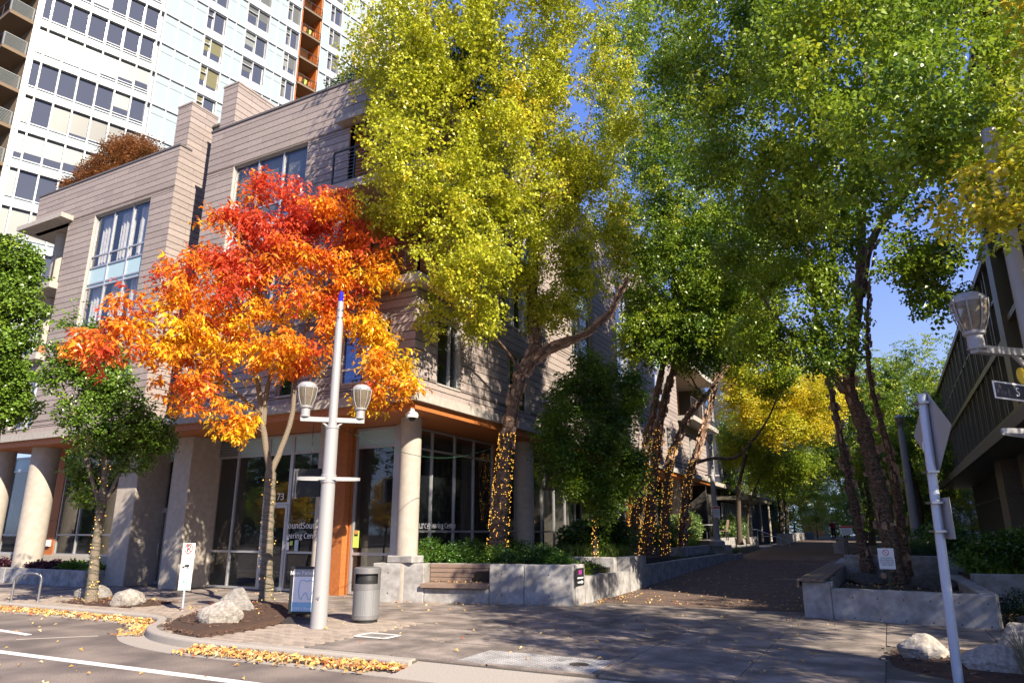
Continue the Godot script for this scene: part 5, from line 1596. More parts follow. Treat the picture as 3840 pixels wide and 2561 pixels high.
func blade_tuft(sd: int, nblades: int, h: float, lean: float, w := 0.006) -> ArrayMesh:
	var rg := RandomNumberGenerator.new()
	rg.seed = sd
	var m := MB.new()
	m.colored = true
	for i in nblades:
		var a := rg.randf() * TAU
		var out := Vector3(cos(a), 0, sin(a))
		var side := Vector3(-sin(a), 0, cos(a)) * w
		var hh := h * rg.randf_range(0.55, 1.15)
		var le := lean * rg.randf_range(0.3, 1.2)
		var p0 := out * 0.02
		var p1 := p0 + Vector3.UP * hh * 0.6 + out * le * 0.3
		var p2 := p0 + Vector3.UP * hh * 0.95 + out * le
		var k := rg.randf_range(0.7, 1.3)
		m.tint = Color(k, k, k)
		m.quad(p0 - side, p0 + side, p1 + side * 0.8, p1 - side * 0.8)
		m.face(p1 - side * 0.8, p1 + side * 0.8, p2)
	return m.mesh()

func grass_patch(called: String, label: String, spots: Array, h: float, col: Color, sd: int, lean := 0.25, cat := "grass") -> void:
	var rg := RandomNumberGenerator.new()
	rg.seed = sd
	var T := thing(called, label, cat, spots[0])
	T.set_meta("kind", "stuff")
	var xf := []
	var tint := PackedColorArray()
	for p in spots:
		var s := rg.randf_range(0.7, 1.2)
		xf.append(Transform3D(Basis(Vector3.UP, rg.randf() * TAU).scaled(Vector3(s, s, s)), p))
		var k := rg.randf_range(0.7, 1.25)
		tint.append(Color(col.r * k * rg.randf_range(0.85, 1.2), col.g * k, col.b * k))
	multi(T, "blades", blade_tuft(sd, 16, h, lean), M.grass, xf, tint).set_meta("kind", "stuff")

# string of warm bulbs wound round a trunk
func bulb_string(label: String, pts: Array, r0: float, r1: float, bulbs: int, y_to: float, sd: int) -> void:
	var rg := RandomNumberGenerator.new()
	rg.seed = sd
	var cv := Curve3D.new()
	cv.bake_interval = 0.05
	for i in pts.size():
		var t: Vector3 = (pts[mini(i + 1, pts.size() - 1)] - pts[maxi(i - 1, 0)]) / 6.0
		cv.add_point(pts[i], -t, t)
	var bp := cv.get_baked_points()
	var line := []
	for p in bp:
		if p.y <= y_to: line.append(p)
	var T := thing("string_lights", label, "string lights", pts[0], "light strings wound round the tree trunks")
	var turns := int((line[line.size() - 1].y - line[0].y) / 0.1)
	var w := []
	var steps := turns * 10
	for i in steps + 1:
		var t := float(i) / steps
		var p: Vector3 = line[mini(int(t * (line.size() - 1)), line.size() - 1)]
		var a := t * turns * TAU
		var r := lerpf(r0, r1, t) * 1.1 + 0.008
		w.append(p + Vector3(cos(a) * r, sin(a * 0.37) * 0.03, sin(a) * r))
	part(T, "wire", MB.new().tube(w, [0.006], 3, false), M.wire_green)
	if bulbs == 0: return
	var bulb := MB.new().lathe([Vector2(0.0, -0.014), Vector2(0.009, -0.006), Vector2(0.01, 0.004), Vector2(0.0, 0.014)], 5).mesh()
	var xf := []
	for i in bulbs:
		var t := rg.randf()
		var p: Vector3 = line[int(t * (line.size() - 1))]
		var a := rg.randf() * TAU
		var r := lerpf(r0, r1, t) * 1.1 + 0.016
		xf.append(Transform3D(Basis(Vector3.UP, a), p + Vector3(cos(a) * r, 0, sin(a) * r)))
	multi(T, "bulbs", bulb, M.bulb, xf, PackedColorArray()).set_meta("kind", "stuff")

# ---------- street furniture ----------
func globe(parent: Node, at: Vector3) -> void:
	# lantern: socket, tapered glass, cap and ribs
	var X := Transform3D(Basis.from_scale(Vector3(0.93, 0.9, 0.93)), at)
	var head := part(parent, "lamp_head", MB.new().lathe([Vector2(0.095, 0.0), Vector2(0.1, 0.02), Vector2(0.09, 0.035), Vector2(0.09, 0.17), Vector2(0.12, 0.19), Vector2(0.125, 0.225), Vector2(0.1, 0.235)], 24, X), M.lamp_paint)
	var prof := [Vector2(0.1, 0.235), Vector2(0.135, 0.32), Vector2(0.165, 0.42), Vector2(0.183, 0.54), Vector2(0.186, 0.6)]
	part(head, "lamp_glass", MB.new().lathe(prof, 28, X), M.lamp_glass)
	part(head, "cap", MB.new().lathe([Vector2(0.19, 0.595), Vector2(0.192, 0.635), Vector2(0.17, 0.68), Vector2(0.12, 0.72), Vector2(0.0, 0.735)], 28, X), M.lamp_paint)
	for k in 8:
		var a := TAU * k / 8.0 + 0.2
		var P := []
		for q in prof: P.append(at + Vector3(cos(a) * (q.x * 0.93 + 0.012), q.y * 0.9, sin(a) * (q.x * 0.93 + 0.012)))
		P.append(at + Vector3(cos(a) * 0.186, 0.576, sin(a) * 0.186))
		part(head, "rib", MB.new().tube(P, [0.008], 5), M.lamp_paint)

func hoop(parent: Node, c: Vector3, dir: Vector3, length: float) -> void:
	# flat steel banner hoop standing out level from the post
	var side := dir.cross(Vector3.UP).normalized()
	var P := []
	for i in 17:
		var a := PI * (i / 16.0) - PI / 2
		P.append(c + dir * (0.06 + length * cos(a)) + side * 0.13 * sin(a))
	var m := MB.new()
	for i in 16: m.bar(P[i], P[i + 1], 0.012, 0.055)
	part(parent, "hoop", m, M.lamp_paint)

func build_lamp_post() -> void:
	var b := Vector3(-8.96, 0, -9.84)
	var T := thing("street_lamp", "silver two headed street lamp with a blue tip beside the litter bin", "street lamp", b)
	var X := Transform3D(Basis.IDENTITY, b)
	part(T, "post", MB.new().lathe([Vector2(0.145, 0.0), Vector2(0.143, 0.05), Vector2(0.128, 2.0), Vector2(0.12, 3.45), Vector2(0.13, 3.46), Vector2(0.13, 3.5), Vector2(0.085, 3.51), Vector2(0.075, 5.5), Vector2(0.062, 5.52), Vector2(0.058, 5.95), Vector2(0.0, 5.96)], 28, X), M.lamp_paint)
	part(T, "beacon", MB.new().lathe([Vector2(0.045, 5.95), Vector2(0.045, 6.1), Vector2(0.03, 6.16), Vector2(0.0, 6.18)], 16, X), M.blue_lens)
	for y in [5.6, 5.75]: part(T, "band", MB.new().lathe([Vector2(0.062, y), Vector2(0.07, y + 0.01), Vector2(0.07, y + 0.03), Vector2(0.06, y + 0.04)], 20, X), M.steel)
	var d := Vector3(0.735, 0, -0.678)
	for s in [-1.0, 1.0]:
		var arm := MB.new()
		arm.bar(b + Vector3(0, 3.62, 0), b + d * s * 0.58 + Vector3(0, 3.62, 0), 0.09, 0.085)
		arm.bar(b + d * s * 0.05 + Vector3(0, 3.48, 0), b + d * s * 0.22 + Vector3(0, 3.6, 0), 0.03, 0.03)
		part(T, "arm", arm, M.lamp_paint)
		globe(T, b + d * s * 0.5 + Vector3(0, 3.66, 0))
		hoop(T, b + Vector3(0, 2.54, 0), d * s, 0.5)
	part(T, "clamp", MB.new().lathe([Vector2(0.126, 2.46), Vector2(0.14, 2.47), Vector2(0.14, 2.61), Vector2(0.126, 2.62)], 24, X), M.lamp_paint)
	for y in [2.49, 2.58]: part(T, "bolt", MB.new().tube([b + Vector3(0.0, y, 0.13), b + Vector3(0.02, y, 0.17)], [0.014], 6), M.steel)
	part(T, "id_plate", MB.new().box(b.x + 0.02, 0.48, b.z + 0.136, b.x + 0.1, 0.52, b.z + 0.141), M.aluminium)

func build_right_lamp() -> void:
	var b := Vector3(1.78, 0, -9.85)
	var T := thing("street_lamp", "silver street lamp with one lantern and street name plate at the right edge", "street lamp", b)
	var X := Transform3D(Basis.IDENTITY, b)
	part(T, "post", MB.new().lathe([Vector2(0.145, 0.0), Vector2(0.128, 2.0), Vector2(0.12, 3.45), Vector2(0.09, 3.52), Vector2(0.085, 6.6), Vector2(0.0, 6.62)], 28, X), M.lamp_paint)
	var d := Vector3(-0.6, 0, 0.8)
	var arm := MB.new()
	arm.bar(b + Vector3(0, 3.62, 0), b + d * 1.16 + Vector3(0, 3.55, 0), 0.09, 0.085)
	arm.bar(b + d * 0.05 + Vector3(0, 3.35, 0), b + d * 0.45 + Vector3(0, 3.58, 0), 0.03, 0.06)
	part(T, "arm", arm, M.lamp_paint)
	globe(T, b + d * 1.1 + Vector3(0, 3.55, 0))
	hoop(T, b + Vector3(0, 2.66, 0), d, 0.85)
	# street name plate: navy with a white line, and the yellow marker over it
	var pd := d * -1.0
	var A := b + d * 0.93 + Vector3(0, 3.12, 0)
	var xf := Transform3D(Basis(pd, Vector3.UP, pd.cross(Vector3.UP)), A + pd * 0.5)
	var pl := part(T, "name_plate", MB.new().cbox(xf, Vector3(1.0, 0.2, 0.012), 0.004), M.letter_white)
	var fr := MB.new().cbox(xf * Transform3D(Basis.IDENTITY, Vector3(0, 0, 0.004)), Vector3(0.965, 0.165, 0.012), 0.003)
	part(pl, "plate_face", fr, M.navy_clad)
	lpart(pl, "lettering", text_mesh("S", 0.1), M.letter_white, xf * Transform3D(Basis.IDENTITY, Vector3(-0.08, 0, 0.012)))
	part(T, "marker", MB.new().lathe([Vector2(0.1, 0), Vector2(0.1, 0.012), Vector2(0, 0.014)], 20, Transform3D(Basis(pd, pd.cross(Vector3.UP), Vector3.DOWN), A + pd * 0.58 + Vector3(0, 0.2, 0))), M.yellow_plastic)

func build_sign_pole() -> void:
	var b := Vector3(0.48, 0, -9.68)
	var top := Vector3(0.565, 3.22, -9.68)
	var T := thing("sign_post", "leaning galvanised post carrying a diamond road sign seen from behind", "road sign", b)
	part(T, "post", MB.new().tube([b, b.lerp(top, 0.5), top], [0.052], 16), M.galvanised)
	var dir := Vector3(0.34, 0, 0.94).normalized()
	var nn := Vector3(-0.94, 0, 0.34).normalized()
	var c := b.lerp(top, 0.86) - nn * 0.06
	var xf := Transform3D(Basis(dir, Vector3.UP, dir.cross(Vector3.UP)), c) * Transform3D(Basis(Vector3.BACK, PI / 4), Vector3.ZERO)
	part(T, "diamond_plate", MB.new().cbox(xf, Vector3(0.72, 0.72, 0.006), 0.002), M.sign_back)
	for y in [0.965, 0.71, 0.6, 0.5]:
		var q: Vector3 = b.lerp(top, y)
		part(T, "clamp", MB.new().bar(q - dir * 0.07 + nn * 0.02, q + dir * 0.1 + nn * 0.02, 0.13, 0.025), M.steel)
	var pc := b.lerp(top, 0.545) - nn * 0.07 + dir * 0.05
	part(T, "small_plate", MB.new().cbox(Transform3D(Basis(dir, Vector3.UP, dir.cross(Vector3.UP)), pc), Vector3(0.32, 0.46, 0.006), 0.002), M.sign_back)
	part(T, "sticker", MB.new().bar(b.lerp(top, 0.79) + nn * 0.056, b.lerp(top, 0.82) + nn * 0.056, 0.03, 0.003, nn), M.sign_white)

func build_bin() -> void:
	var b := Vector3(-8.8, 0, -10.9)
	var T := thing("litter_bin", "round grey steel litter bin with a wide mouth beside the lamp post", "litter bin", b)
	var X := Transform3D(Basis.IDENTITY, b)
	part(T, "foot", MB.new().lathe([Vector2(0.225, 0.0), Vector2(0.225, 0.045), Vector2(0.2, 0.045)], 32, X), M.black_metal)
	part(T, "body", MB.new().lathe([Vector2(0.24, 0.045), Vector2(0.25, 0.06), Vector2(0.25, 0.13), Vector2(0.246, 0.135)], 40, X), M.bin_steel)
	part(T, "perforated_sheet", MB.new().lathe([Vector2(0.246, 0.135), Vector2(0.246, 0.57)], 40, X), M.bin_perforated)
	part(T, "band", MB.new().lathe([Vector2(0.246, 0.57), Vector2(0.251, 0.575), Vector2(0.251, 0.67), Vector2(0.24, 0.675)], 40, X), M.bin_steel)
	# mouth: side walls leave an opening to the street and one behind
	var sh := MB.new()
	for k in 48:
		var a := TAU * (k + 0.5) / 48.0
		var front := absf(angle_difference(a, 1.0)) < 0.95
		var back := absf(angle_difference(a, 1.0 + PI)) < 0.95
		if front or back: continue
		var a0 := TAU * k / 48.0
		var a1 := TAU * (k + 1) / 48.0
		var p0 := b + Vector3(cos(a0), 0, sin(a0)) * 0.249
		var p1 := b + Vector3(cos(a1), 0, sin(a1)) * 0.249
		sh.quad(p1 + Vector3.UP * 0.67, p0 + Vector3.UP * 0.67, p0 + Vector3.UP * 0.87, p1 + Vector3.UP * 0.87)
	part(T, "mouth_surround", sh, M.bin_steel)
	part(T, "liner", MB.new().lathe([Vector2(0.0, 0.62), Vector2(0.215, 0.63), Vector2(0.215, 0.74), Vector2(0.2, 0.86)], 28, X), M.black_metal)
	part(T, "lid", MB.new().lathe([Vector2(0.2, 0.85), Vector2(0.254, 0.855), Vector2(0.254, 0.945), Vector2(0.235, 0.963), Vector2(0.12, 0.972), Vector2(0.0, 0.974)], 40, X), M.bin_steel)

func build_board() -> void:
	var b := Vector3(-9.74, 0, -10.3)
	var T := thing("pavement_sign", "black framed pavement sign with a tooth drawing half hidden by the lamp post", "sign board", b)
	var turn := Basis(Vector3.UP, 0.35)
	T.basis = turn
	lpart(T, "frame", MB.new().cbox(Transform3D(Basis.IDENTITY, Vector3(0, 0.56, 0)), Vector3(0.64, 0.84, 0.05), 0.012), M.black_metal)
	lpart(T, "poster", MB.new().box(-0.25, 0.19, 0.026, 0.25, 0.93, 0.029), M.sign_white)
	lpart(T, "poster_header", MB.new().box(-0.25, 0.8, 0.029, 0.25, 0.93, 0.031), M.sign_grey)
	lpart(T, "poster_footer", MB.new().box(-0.25, 0.19, 0.029, 0.25, 0.35, 0.031), M.sign_blue)
	lpart(T, "lettering", text_mesh("New Patients", 0.072), M.sign_white, Transform3D(Basis.IDENTITY, Vector3(-0.03, 0.865, 0.033)))
	lpart(T, "lettering", text_mesh("3568 S River", 0.05), M.letter_white, Transform3D(Basis.IDENTITY, Vector3(-0.05, 0.24, 0.033)))
	var P := []
	for q in [[-0.13, 0.66], [-0.1, 0.74], [-0.03, 0.74], [0.02, 0.71], [0.08, 0.74], [0.15, 0.72], [0.17, 0.62], [0.13, 0.5], [0.1, 0.4], [0.06, 0.4], [0.03, 0.5], [0.0, 0.52], [-0.04, 0.48], [-0.07, 0.4], [-0.11, 0.42], [-0.13, 0.54], [-0.13, 0.66]]: P.append(Vector3(q[0], q[1], 0.032))
	lpart(T, "drawing", MB.new().tube(P, [0.007], 6), M.sign_blue)
	for s in [-1, 1]:
		lpart(T, "leg", MB.new().box(s * 0.2 - 0.02, 0.05, -0.02, s * 0.2 + 0.02, 0.17, 0.02), M.dark_metal)
	var ft := MB.new()
	for s in [-1, 1]:
		ft.quad(Vector3(-0.38, 0.0, s * 0.26), Vector3(0.38, 0.0, s * 0.26), Vector3(0.3, 0.09, s * 0.05), Vector3(-0.3, 0.09, s * 0.05)) if s > 0 else ft.quad(Vector3(0.38, 0.0, s * 0.26), Vector3(-0.38, 0.0, s * 0.26), Vector3(-0.3, 0.09, s * 0.05), Vector3(0.3, 0.09, s * 0.05))
		ft.quad(Vector3(s * 0.38, 0, 0.26 * s), Vector3(s * 0.38, 0, -0.26 * s), Vector3(s * 0.3, 0.09, -0.05 * s), Vector3(s * 0.3, 0.09, 0.05 * s))
	ft.quad(Vector3(-0.3, 0.09, 0.05), Vector3(0.3, 0.09, 0.05), Vector3(0.3, 0.09, -0.05), Vector3(-0.3, 0.09, -0.05))
	lpart(T, "base", ft, M.dark_metal)

func plate(parent: Node, w: float, y0: float, y1: float, z: float, rim: Material) -> void:
	lpart(parent, "plate", MB.new().cbox(Transform3D(Basis.IDENTITY, Vector3(0, (y0 + y1) * 0.5, z)), Vector3(w, y1 - y0, 0.006), 0.002), M.sign_white)
	var m := MB.new()
	var h := w * 0.5 - 0.012
	m.box(-h, y0 + 0.008, z + 0.003, h, y0 + 0.018, z + 0.0045).box(-h, y1 - 0.018, z + 0.003, h, y1 - 0.008, z + 0.0045)
	m.box(-h, y0 + 0.018, z + 0.003, -h + 0.012, y1 - 0.018, z + 0.0045).box(h - 0.012, y0 + 0.018, z + 0.003, h, y1 - 0.018, z + 0.0045)
	lpart(parent, "border", m, rim)

func txt(parent: Node, t: String, h: float, at: Vector3, m: Material, bold := false) -> void:
	lpart(parent, "lettering", text_mesh(t, h, 0.002, bold), m, Transform3D(Basis.IDENTITY, at))

func build_parking_sign() -> void:
	var b := Vector3(-13.54, 0, -10.66)
	var T := thing("parking_sign", "low post with no parking and truck loading plates in front of the shop", "parking sign", b)
	T.basis = Basis(Vector3.UP, 0.62) * Basis.from_scale(Vector3(0.76, 1, 1))
	lpart(T, "post", MB.new().tube([Vector3(0, -0.02, 0), Vector3(0, 1.4, 0)], [0.03], 14), M.galvanised)
	lpart(T, "post_cap", MB.new().lathe([Vector2(0.032, 1.38), Vector2(0.036, 1.41), Vector2(0.02, 1.44), Vector2(0, 1.445)], 14), M.dark_metal)
	plate(T, 0.34, 0.955, 1.37, 0.036, M.sign_black)
	plate(T, 0.34, 0.545, 0.95, 0.036, M.sign_green)
	plate(T, 0.34, 0.4, 0.54, 0.036, M.sign_green)
	var ring := MB.new()
	var P := []
	for i in 29: P.append(Vector3(cos(TAU * i / 28.0) * 0.1, 1.255 + sin(TAU * i / 28.0) * 0.1, 0.0405))
	for i in 28: ring.bar(P[i], P[i + 1], 0.022, 0.003, Vector3.BACK)
	ring.bar(Vector3(-0.07, 1.325, 0.0445), Vector3(0.07, 1.185, 0.0445), 0.02, 0.003, Vector3.BACK)
	txt(T, "P", 0.15, Vector3(0.0, 1.255, 0.0405), M.sign_black, true)
	lpart(T, "no_parking_ring", ring, M.sign_red)
	lpart(T, "rule", MB.new().box(-0.165, 1.135, 0.039, 0.165, 1.141, 0.0405), M.sign_black)
	var ar := MB.new()
	ar.bar(Vector3(-0.09, 1.05, 0.0405), Vector3(0.06, 1.05, 0.0405), 0.014, 0.002, Vector3.BACK)
	ar.face(Vector3(0.055, 1.025, 0.041), Vector3(0.1, 1.05, 0.041), Vector3(0.055, 1.075, 0.041))
	lpart(T, "arrow", ar, M.sign_red)
	var tr := MB.new()
	tr.box(-0.06, 0.875, 0.039, 0.07, 0.925, 0.041).box(-0.12, 0.865, 0.039, -0.065, 0.895, 0.041).box(-0.12, 0.86, 0.039, 0.07, 0.868, 0.041)
	for x in [-0.095, 0.02]: tr.lathe([Vector2(0.017, 0), Vector2(0.017, 0.003), Vector2(0, 0.003)], 12, Transform3D(Basis(Vector3.RIGHT, PI / 2), Vector3(x, 0.855, 0.039)))
	tr.box(0.1, 0.85, 0.039, 0.106, 0.9, 0.041).box(0.112, 0.85, 0.039, 0.118, 0.88, 0.041).box(0.098, 0.9, 0.039, 0.112, 0.912, 0.041)
	lpart(T, "truck_symbol", tr, M.sign_black)
	txt(T, "TRUCK", 0.042, Vector3(0, 0.818, 0.0405), M.sign_green)
	txt(T, "LOADING", 0.042, Vector3(0, 0.778, 0.0405), M.sign_green)
	txt(T, "ONLY", 0.058, Vector3(0, 0.728, 0.0405), M.sign_green)
	txt(T, "30 MIN LIMIT", 0.034, Vector3(0, 0.686, 0.0405), M.sign_green)
	txt(T, "7AM-7PM", 0.034, Vector3(0, 0.652, 0.0405), M.sign_green)
	txt(T, "MON-FRI", 0.034, Vector3(0, 0.618, 0.0405), M.sign_green)
	var a2 := MB.new()
	a2.bar(Vector3(-0.03, 0.578, 0.0405), Vector3(0.09, 0.578, 0.0405), 0.014, 0.002, Vector3.BACK)
	a2.face(Vector3(-0.08, 0.578, 0.041), Vector3(-0.03, 0.558, 0.041), Vector3(-0.03, 0.598, 0.041))
	lpart(T, "arrow", a2, M.sign_green)
	txt(T, "PAY TO PARK", 0.034, Vector3(0, 0.506, 0.0405), M.sign_green)
	txt(T, "ALL OTHER", 0.034, Vector3(0, 0.472, 0.0405), M.sign_green)
	txt(T, "METER HOURS", 0.034, Vector3(0, 0.438, 0.0405), M.sign_green)

func build_rack() -> void:
	var T := thing("bike_rack", "bent steel bicycle hoop on the setts at the left edge", "bike rack", Vector3(-18.4, 0, -10.1))
	var a := Vector3(-0.19, 0, 0.2)
	var P := [a, a + Vector3(0, 0.5, 0)]
	for i in 7:
		var t := PI * i / 6.0
		P.append(Vector3(0, 0.53 + 0.13 * sin(t), 0) + a * (1.0 if i == 0 else cos(t)))
	P.append(-a + Vector3(0, 0.5, 0)); P.append(-a)
	lpart(T, "hoop", MB.new().tube(P, [0.027], 12), M.steel)
	for s in [1.0, -1.0]: lpart(T, "foot_plate", MB.new().lathe([Vector2(0.07, 0), Vector2(0.07, 0.01), Vector2(0, 0.012)], 16, Transform3D(Basis.IDENTITY, a * s)), M.steel)

func rock(label: String, at: Vector3, s: Vector3, sd: int, mt: Material, turn := 0.0, tilt := 0.0) -> void:
	var T := thing("boulder", label, "boulder", at, "boulders in the planting beds")
	var f := FastNoiseLite.new()
	f.seed = sd
	f.frequency = 0.9
	var rg := RandomNumberGenerator.new()
	rg.seed = sd
	var cuts := []
	for i in 9:
		var nn := Vector3(rg.randf_range(-1, 1), rg.randf_range(-0.3, 1), rg.randf_range(-1, 1)).normalized()
		cuts.append([nn, rg.randf_range(0.62, 0.88)])
	var m := MB.new()
	var nu := 40
	var nv := 20
	var g := []
	for j in nv + 1:
		var row := []
		for i in nu:
			var a := TAU * i / nu
			var b := PI * j / nv - PI / 2
			var d := Vector3(cos(a) * cos(b), sin(b), sin(a) * cos(b))
			var r := 1.0
			for c in cuts:
				var k: float = d.dot(c[0])
				if k > 0.05: r = minf(r, c[1] / k)
			r *= 1.0 + 0.08 * f.get_noise_3d(d.x * 1.6, d.y * 1.6, d.z * 1.6) + 0.02 * f.get_noise_3d(d.x * 6.0, d.y * 6.0, d.z * 6.0)
			row.append(d * r * s)
		g.append(row)
	for j in nv:
		for i in nu:
			var i2 := (i + 1) % nu
			m.quad(g[j][i2], g[j][i], g[j + 1][i], g[j + 1][i2])
	lpart(T, "stone", m, mt, Transform3D(Basis(Vector3.UP, turn) * Basis(Vector3.BACK, tilt), Vector3(0, s.y * 0.55, 0)))

# ---------- planters ----------
# wall in straight runs: each run is a bevelled block between two plan points
func wall_run(parent: Node, called: String, a: Vector2, b: Vector2, thick: float, y0: float, y1: float, mt: Material, inward := 0.0) -> MeshInstance3D:
	var d := (b - a).normalized()
	var nn := Vector2(-d.y, d.x)
	var c := (a + b) * 0.5 + nn * inward
	var xf := Transform3D(Basis(Vector3(d.x, 0, d.y), Vector3.UP, Vector3(d.x, 0, d.y).cross(Vector3.UP)), Vector3(c.x, (y0 + y1) * 0.5, c.y))
	return part(parent, called, MB.new().cbox(xf, Vector3(a.distance_to(b), y1 - y0, thick), 0.018), mt)

# wall whose top and foot follow the ramp
func ramp_wall(parent: Node, called: String, x: float, z0: float, z1: float, thick: float, h0: float, h1: float, mt: Material) -> void:
	var m := MB.new()
	var p := func(xx: float, z: float, y: float) -> Vector3: return Vector3(xx, y, z)
	var xa := x - thick
	m.quad(p.call(x, z0, -0.1), p.call(x, z1, -0.1), p.call(x, z1, h1), p.call(x, z0, h0))
	m.quad(p.call(xa, z1, -0.1), p.call(xa, z0, -0.1), p.call(xa, z0, h0), p.call(xa, z1, h1))
	m.quad(p.call(xa, z0, h0), p.call(x, z0, h0), p.call(x, z1, h1), p.call(xa, z1, h1))
	m.quad(p.call(xa, z0, -0.1), p.call(x, z0, -0.1), p.call(x, z0, h0), p.call(xa, z0, h0))
	m.quad(p.call(x, z1, -0.1), p.call(xa, z1, -0.1), p.call(xa, z1, h1), p.call(x, z1, h1))
	part(parent, called, m, mt)

func build_planters() -> void:
	# bench planter on the corner
	var A := Vector2(-11.15, -14.0)
	var Bv := Vector2(-6.46, -15.27)
	var e := (Bv - A).normalized()
	var n := Vector2(e.y, -e.x)     # away from the street
	if n.y > 0: n = -n
	var P := thing("concrete_planter", "grey concrete corner planter with the wooden bench let into its front", "planter", Vector3(A.x, 0, A.y))
	var H := 0.88
	var L := A.distance_to(Bv)
	var at := func(s: float, d: float) -> Vector2: return A + e * s + n * d
	# front: left block, low base under the bench, right wall in two pours
	wall_run(P, "wall", at.call(0.0, 0.25), at.call(1.3, 0.25), 0.5, -0.1, H, M.planter_concrete)
	wall_run(P, "wall", at.call(1.302, 0.25), at.call(2.9, 0.25), 0.44, -0.1, 0.33, M.planter_concrete)
	wall_run(P, "wall", at.call(1.302, 0.56), at.call(2.9, 0.56), 0.18, -0.1, H - 0.01, M.planter_concrete)
	wall_run(P, "wall", at.call(2.902, 0.16), at.call(3.72, 0.16), 0.32, -0.1, H, M.planter_concrete)
	wall_run(P, "wall", at.call(3.726, 0.16), at.call(L, 0.16), 0.32, -0.1, H, M.planter_concrete)
	wall_run(P, "side_wall", Vector2(-6.62, -15.5), Vector2(-6.6, -15.98), 0.3, -0.1, H - 0.002, M.planter_concrete)
	var soil := MB.new().prism([at.call(0.1, 0.6), at.call(L - 0.3, 0.25), Vector2(-6.7, -18.4), Vector2(-11.1, -20.4), Vector2(-11.1, -14.9)], 0.0, 0.7)
	part(P, "soil", soil, M.soil)
	var holes := MB.new()
	for s in [0.4, 3.2, 4.3]:
		for y in [0.2, 0.66]:
			var q: Vector2 = at.call(s, -0.001)
			holes.lathe([Vector2(0.017, 0), Vector2(0.017, 0.002), Vector2(0.0, 0.002)], 10, Transform3D(Basis(Vector3(e.x, 0, e.y), Vector3(-n.x, 0, -n.y), Vector3(e.x, 0, e.y).cross(Vector3(-n.x, 0, -n.y))), Vector3(q.x, y, q.y)))
	part(P, "tie_hole", holes, M.panel_joint)
	# wooden bench in the niche
	var bp: Vector2 = at.call(2.1, 0.1)
	var W := thing("wooden_bench", "weathered wooden slat bench set into the corner planter", "bench", Vector3(bp.x, 0.33, bp.y))
	var bas := Basis(Vector3(e.x, 0, e.y), Vector3.UP, Vector3(e.x, 0, e.y).cross(Vector3.UP))
	for k in 4:
		var q: Vector2 = at.call(2.1, 0.44 - k * 0.004)
		part(W, "back_slat", MB.new().cbox(Transform3D(bas, Vector3(q.x, 0.5 + k * 0.105, q.y)), Vector3(1.57, 0.095, 0.035), 0.006), M.wood)
	for k in 4:
		var q: Vector2 = at.call(2.1, 0.36 - k * 0.125)
		part(W, "seat_slat", MB.new().cbox(Transform3D(bas, Vector3(q.x, 0.425, q.y)), Vector3(1.6 if k < 3 else 1.66, 0.04, 0.115), 0.006), M.wood)
	var ap: Vector2 = at.call(2.08, -0.085)
	part(W, "apron", MB.new().cbox(Transform3D(bas, Vector3(ap.x, 0.39, ap.y)), Vector3(1.66, 0.1, 0.035), 0.006), M.wood)
	for s in [1.6, 2.6]:
		var q: Vector2 = at.call(s, 0.2)
		part(W, "bracket", MB.new().cbox(Transform3D(bas, Vector3(q.x, 0.37, q.y)), Vector3(0.05, 0.08, 0.44), 0.004), M.dark_metal)
	# notice on the planter corner
	var N := thing("direction_plate", "small black plate with a white arrow on the corner of the bench planter", "sign", Vector3(-6.45, 0.5, -15.6))
	part(N, "plate", MB.new().box(-6.449, 0.42, -15.9, -6.44, 0.8, -15.42), M.sign_black)
	var ar := MB.new().bar(Vector3(-6.437, 0.49, -15.5), Vector3(-6.437, 0.49, -15.74), 0.004, 0.03)
	ar.face(Vector3(-6.436, 0.45, -15.73), Vector3(-6.436, 0.49, -15.84), Vector3(-6.436, 0.53, -15.73))
	part(N, "arrow", ar, M.letter_white)
	part(N, "emblem", MB.new().box(-6.441, 0.66, -15.74, -6.437, 0.76, -15.7).box(-6.441, 0.66, -15.68, -6.437, 0.74, -15.64).box(-6.441, 0.66, -15.62, -6.437, 0.76, -15.58), M.magenta)
	for k in 6: part(N, "line_mark", MB.new().box(-6.441, 0.57, -15.84 + k * 0.06, -6.437, 0.6, -15.8 + k * 0.06), M.letter_white)
	# stepped planters along the walkway
	var Q := thing("concrete_planter", "low pale concrete planter stepping down behind the corner planter", "planter", Vector3(-6.45, 0, -17.5))
	ramp_wall(Q, "wall", -6.45, -15.99, -17.9, 0.28, 0.6, 0.58, M.planter_concrete)
	ramp_wall(Q, "wall", -6.45, -17.906, -19.2, 0.28, 0.58, 0.57, M.planter_concrete)
	part(Q, "soil", MB.new().box(-8.6, 0, -19.15, -6.73, 0.45, -15.85), M.soil)
	var U := thing("concrete_planter", "taller concrete planter with tufts of grass beside the brick walkway", "planter", Vector3(-6.5, 0, -20))
	ramp_wall(U, "wall", -6.42, -19.2, -20.7, 0.35, 0.94, 0.94, M.planter_concrete)
	wall_run(U, "front_wall", Vector2(-10.4, -19.1), Vector2(-6.78, -19.1), 0.3, -0.1, 0.93, M.planter_concrete)
	part(U, "soil", MB.new().box(-11.0, 0, -24.5, -6.7, 0.82, -19.25), M.soil)
	var V := thing("concrete_planter", "long low concrete planter climbing along the left of the brick walkway", "planter", Vector3(-6.5, 0, -27))
	var zz := -20.72
	while zz > -33.0:
		var z2 := maxf(zz - 1.75, -33.2)
		ramp_wall(V, "wall", -6.5, zz - 0.004, z2, 0.28, lerpf(0.66, 0.68, (zz + 20.7) / -12.5), lerpf(0.66, 0.68, (z2 + 20.7) / -12.5), M.planter_concrete)
		zz = z2
	part(V, "soil", MB.new().box(-8.4, 0, -33.2, -6.75, 0.55, -20.9), M.soil)
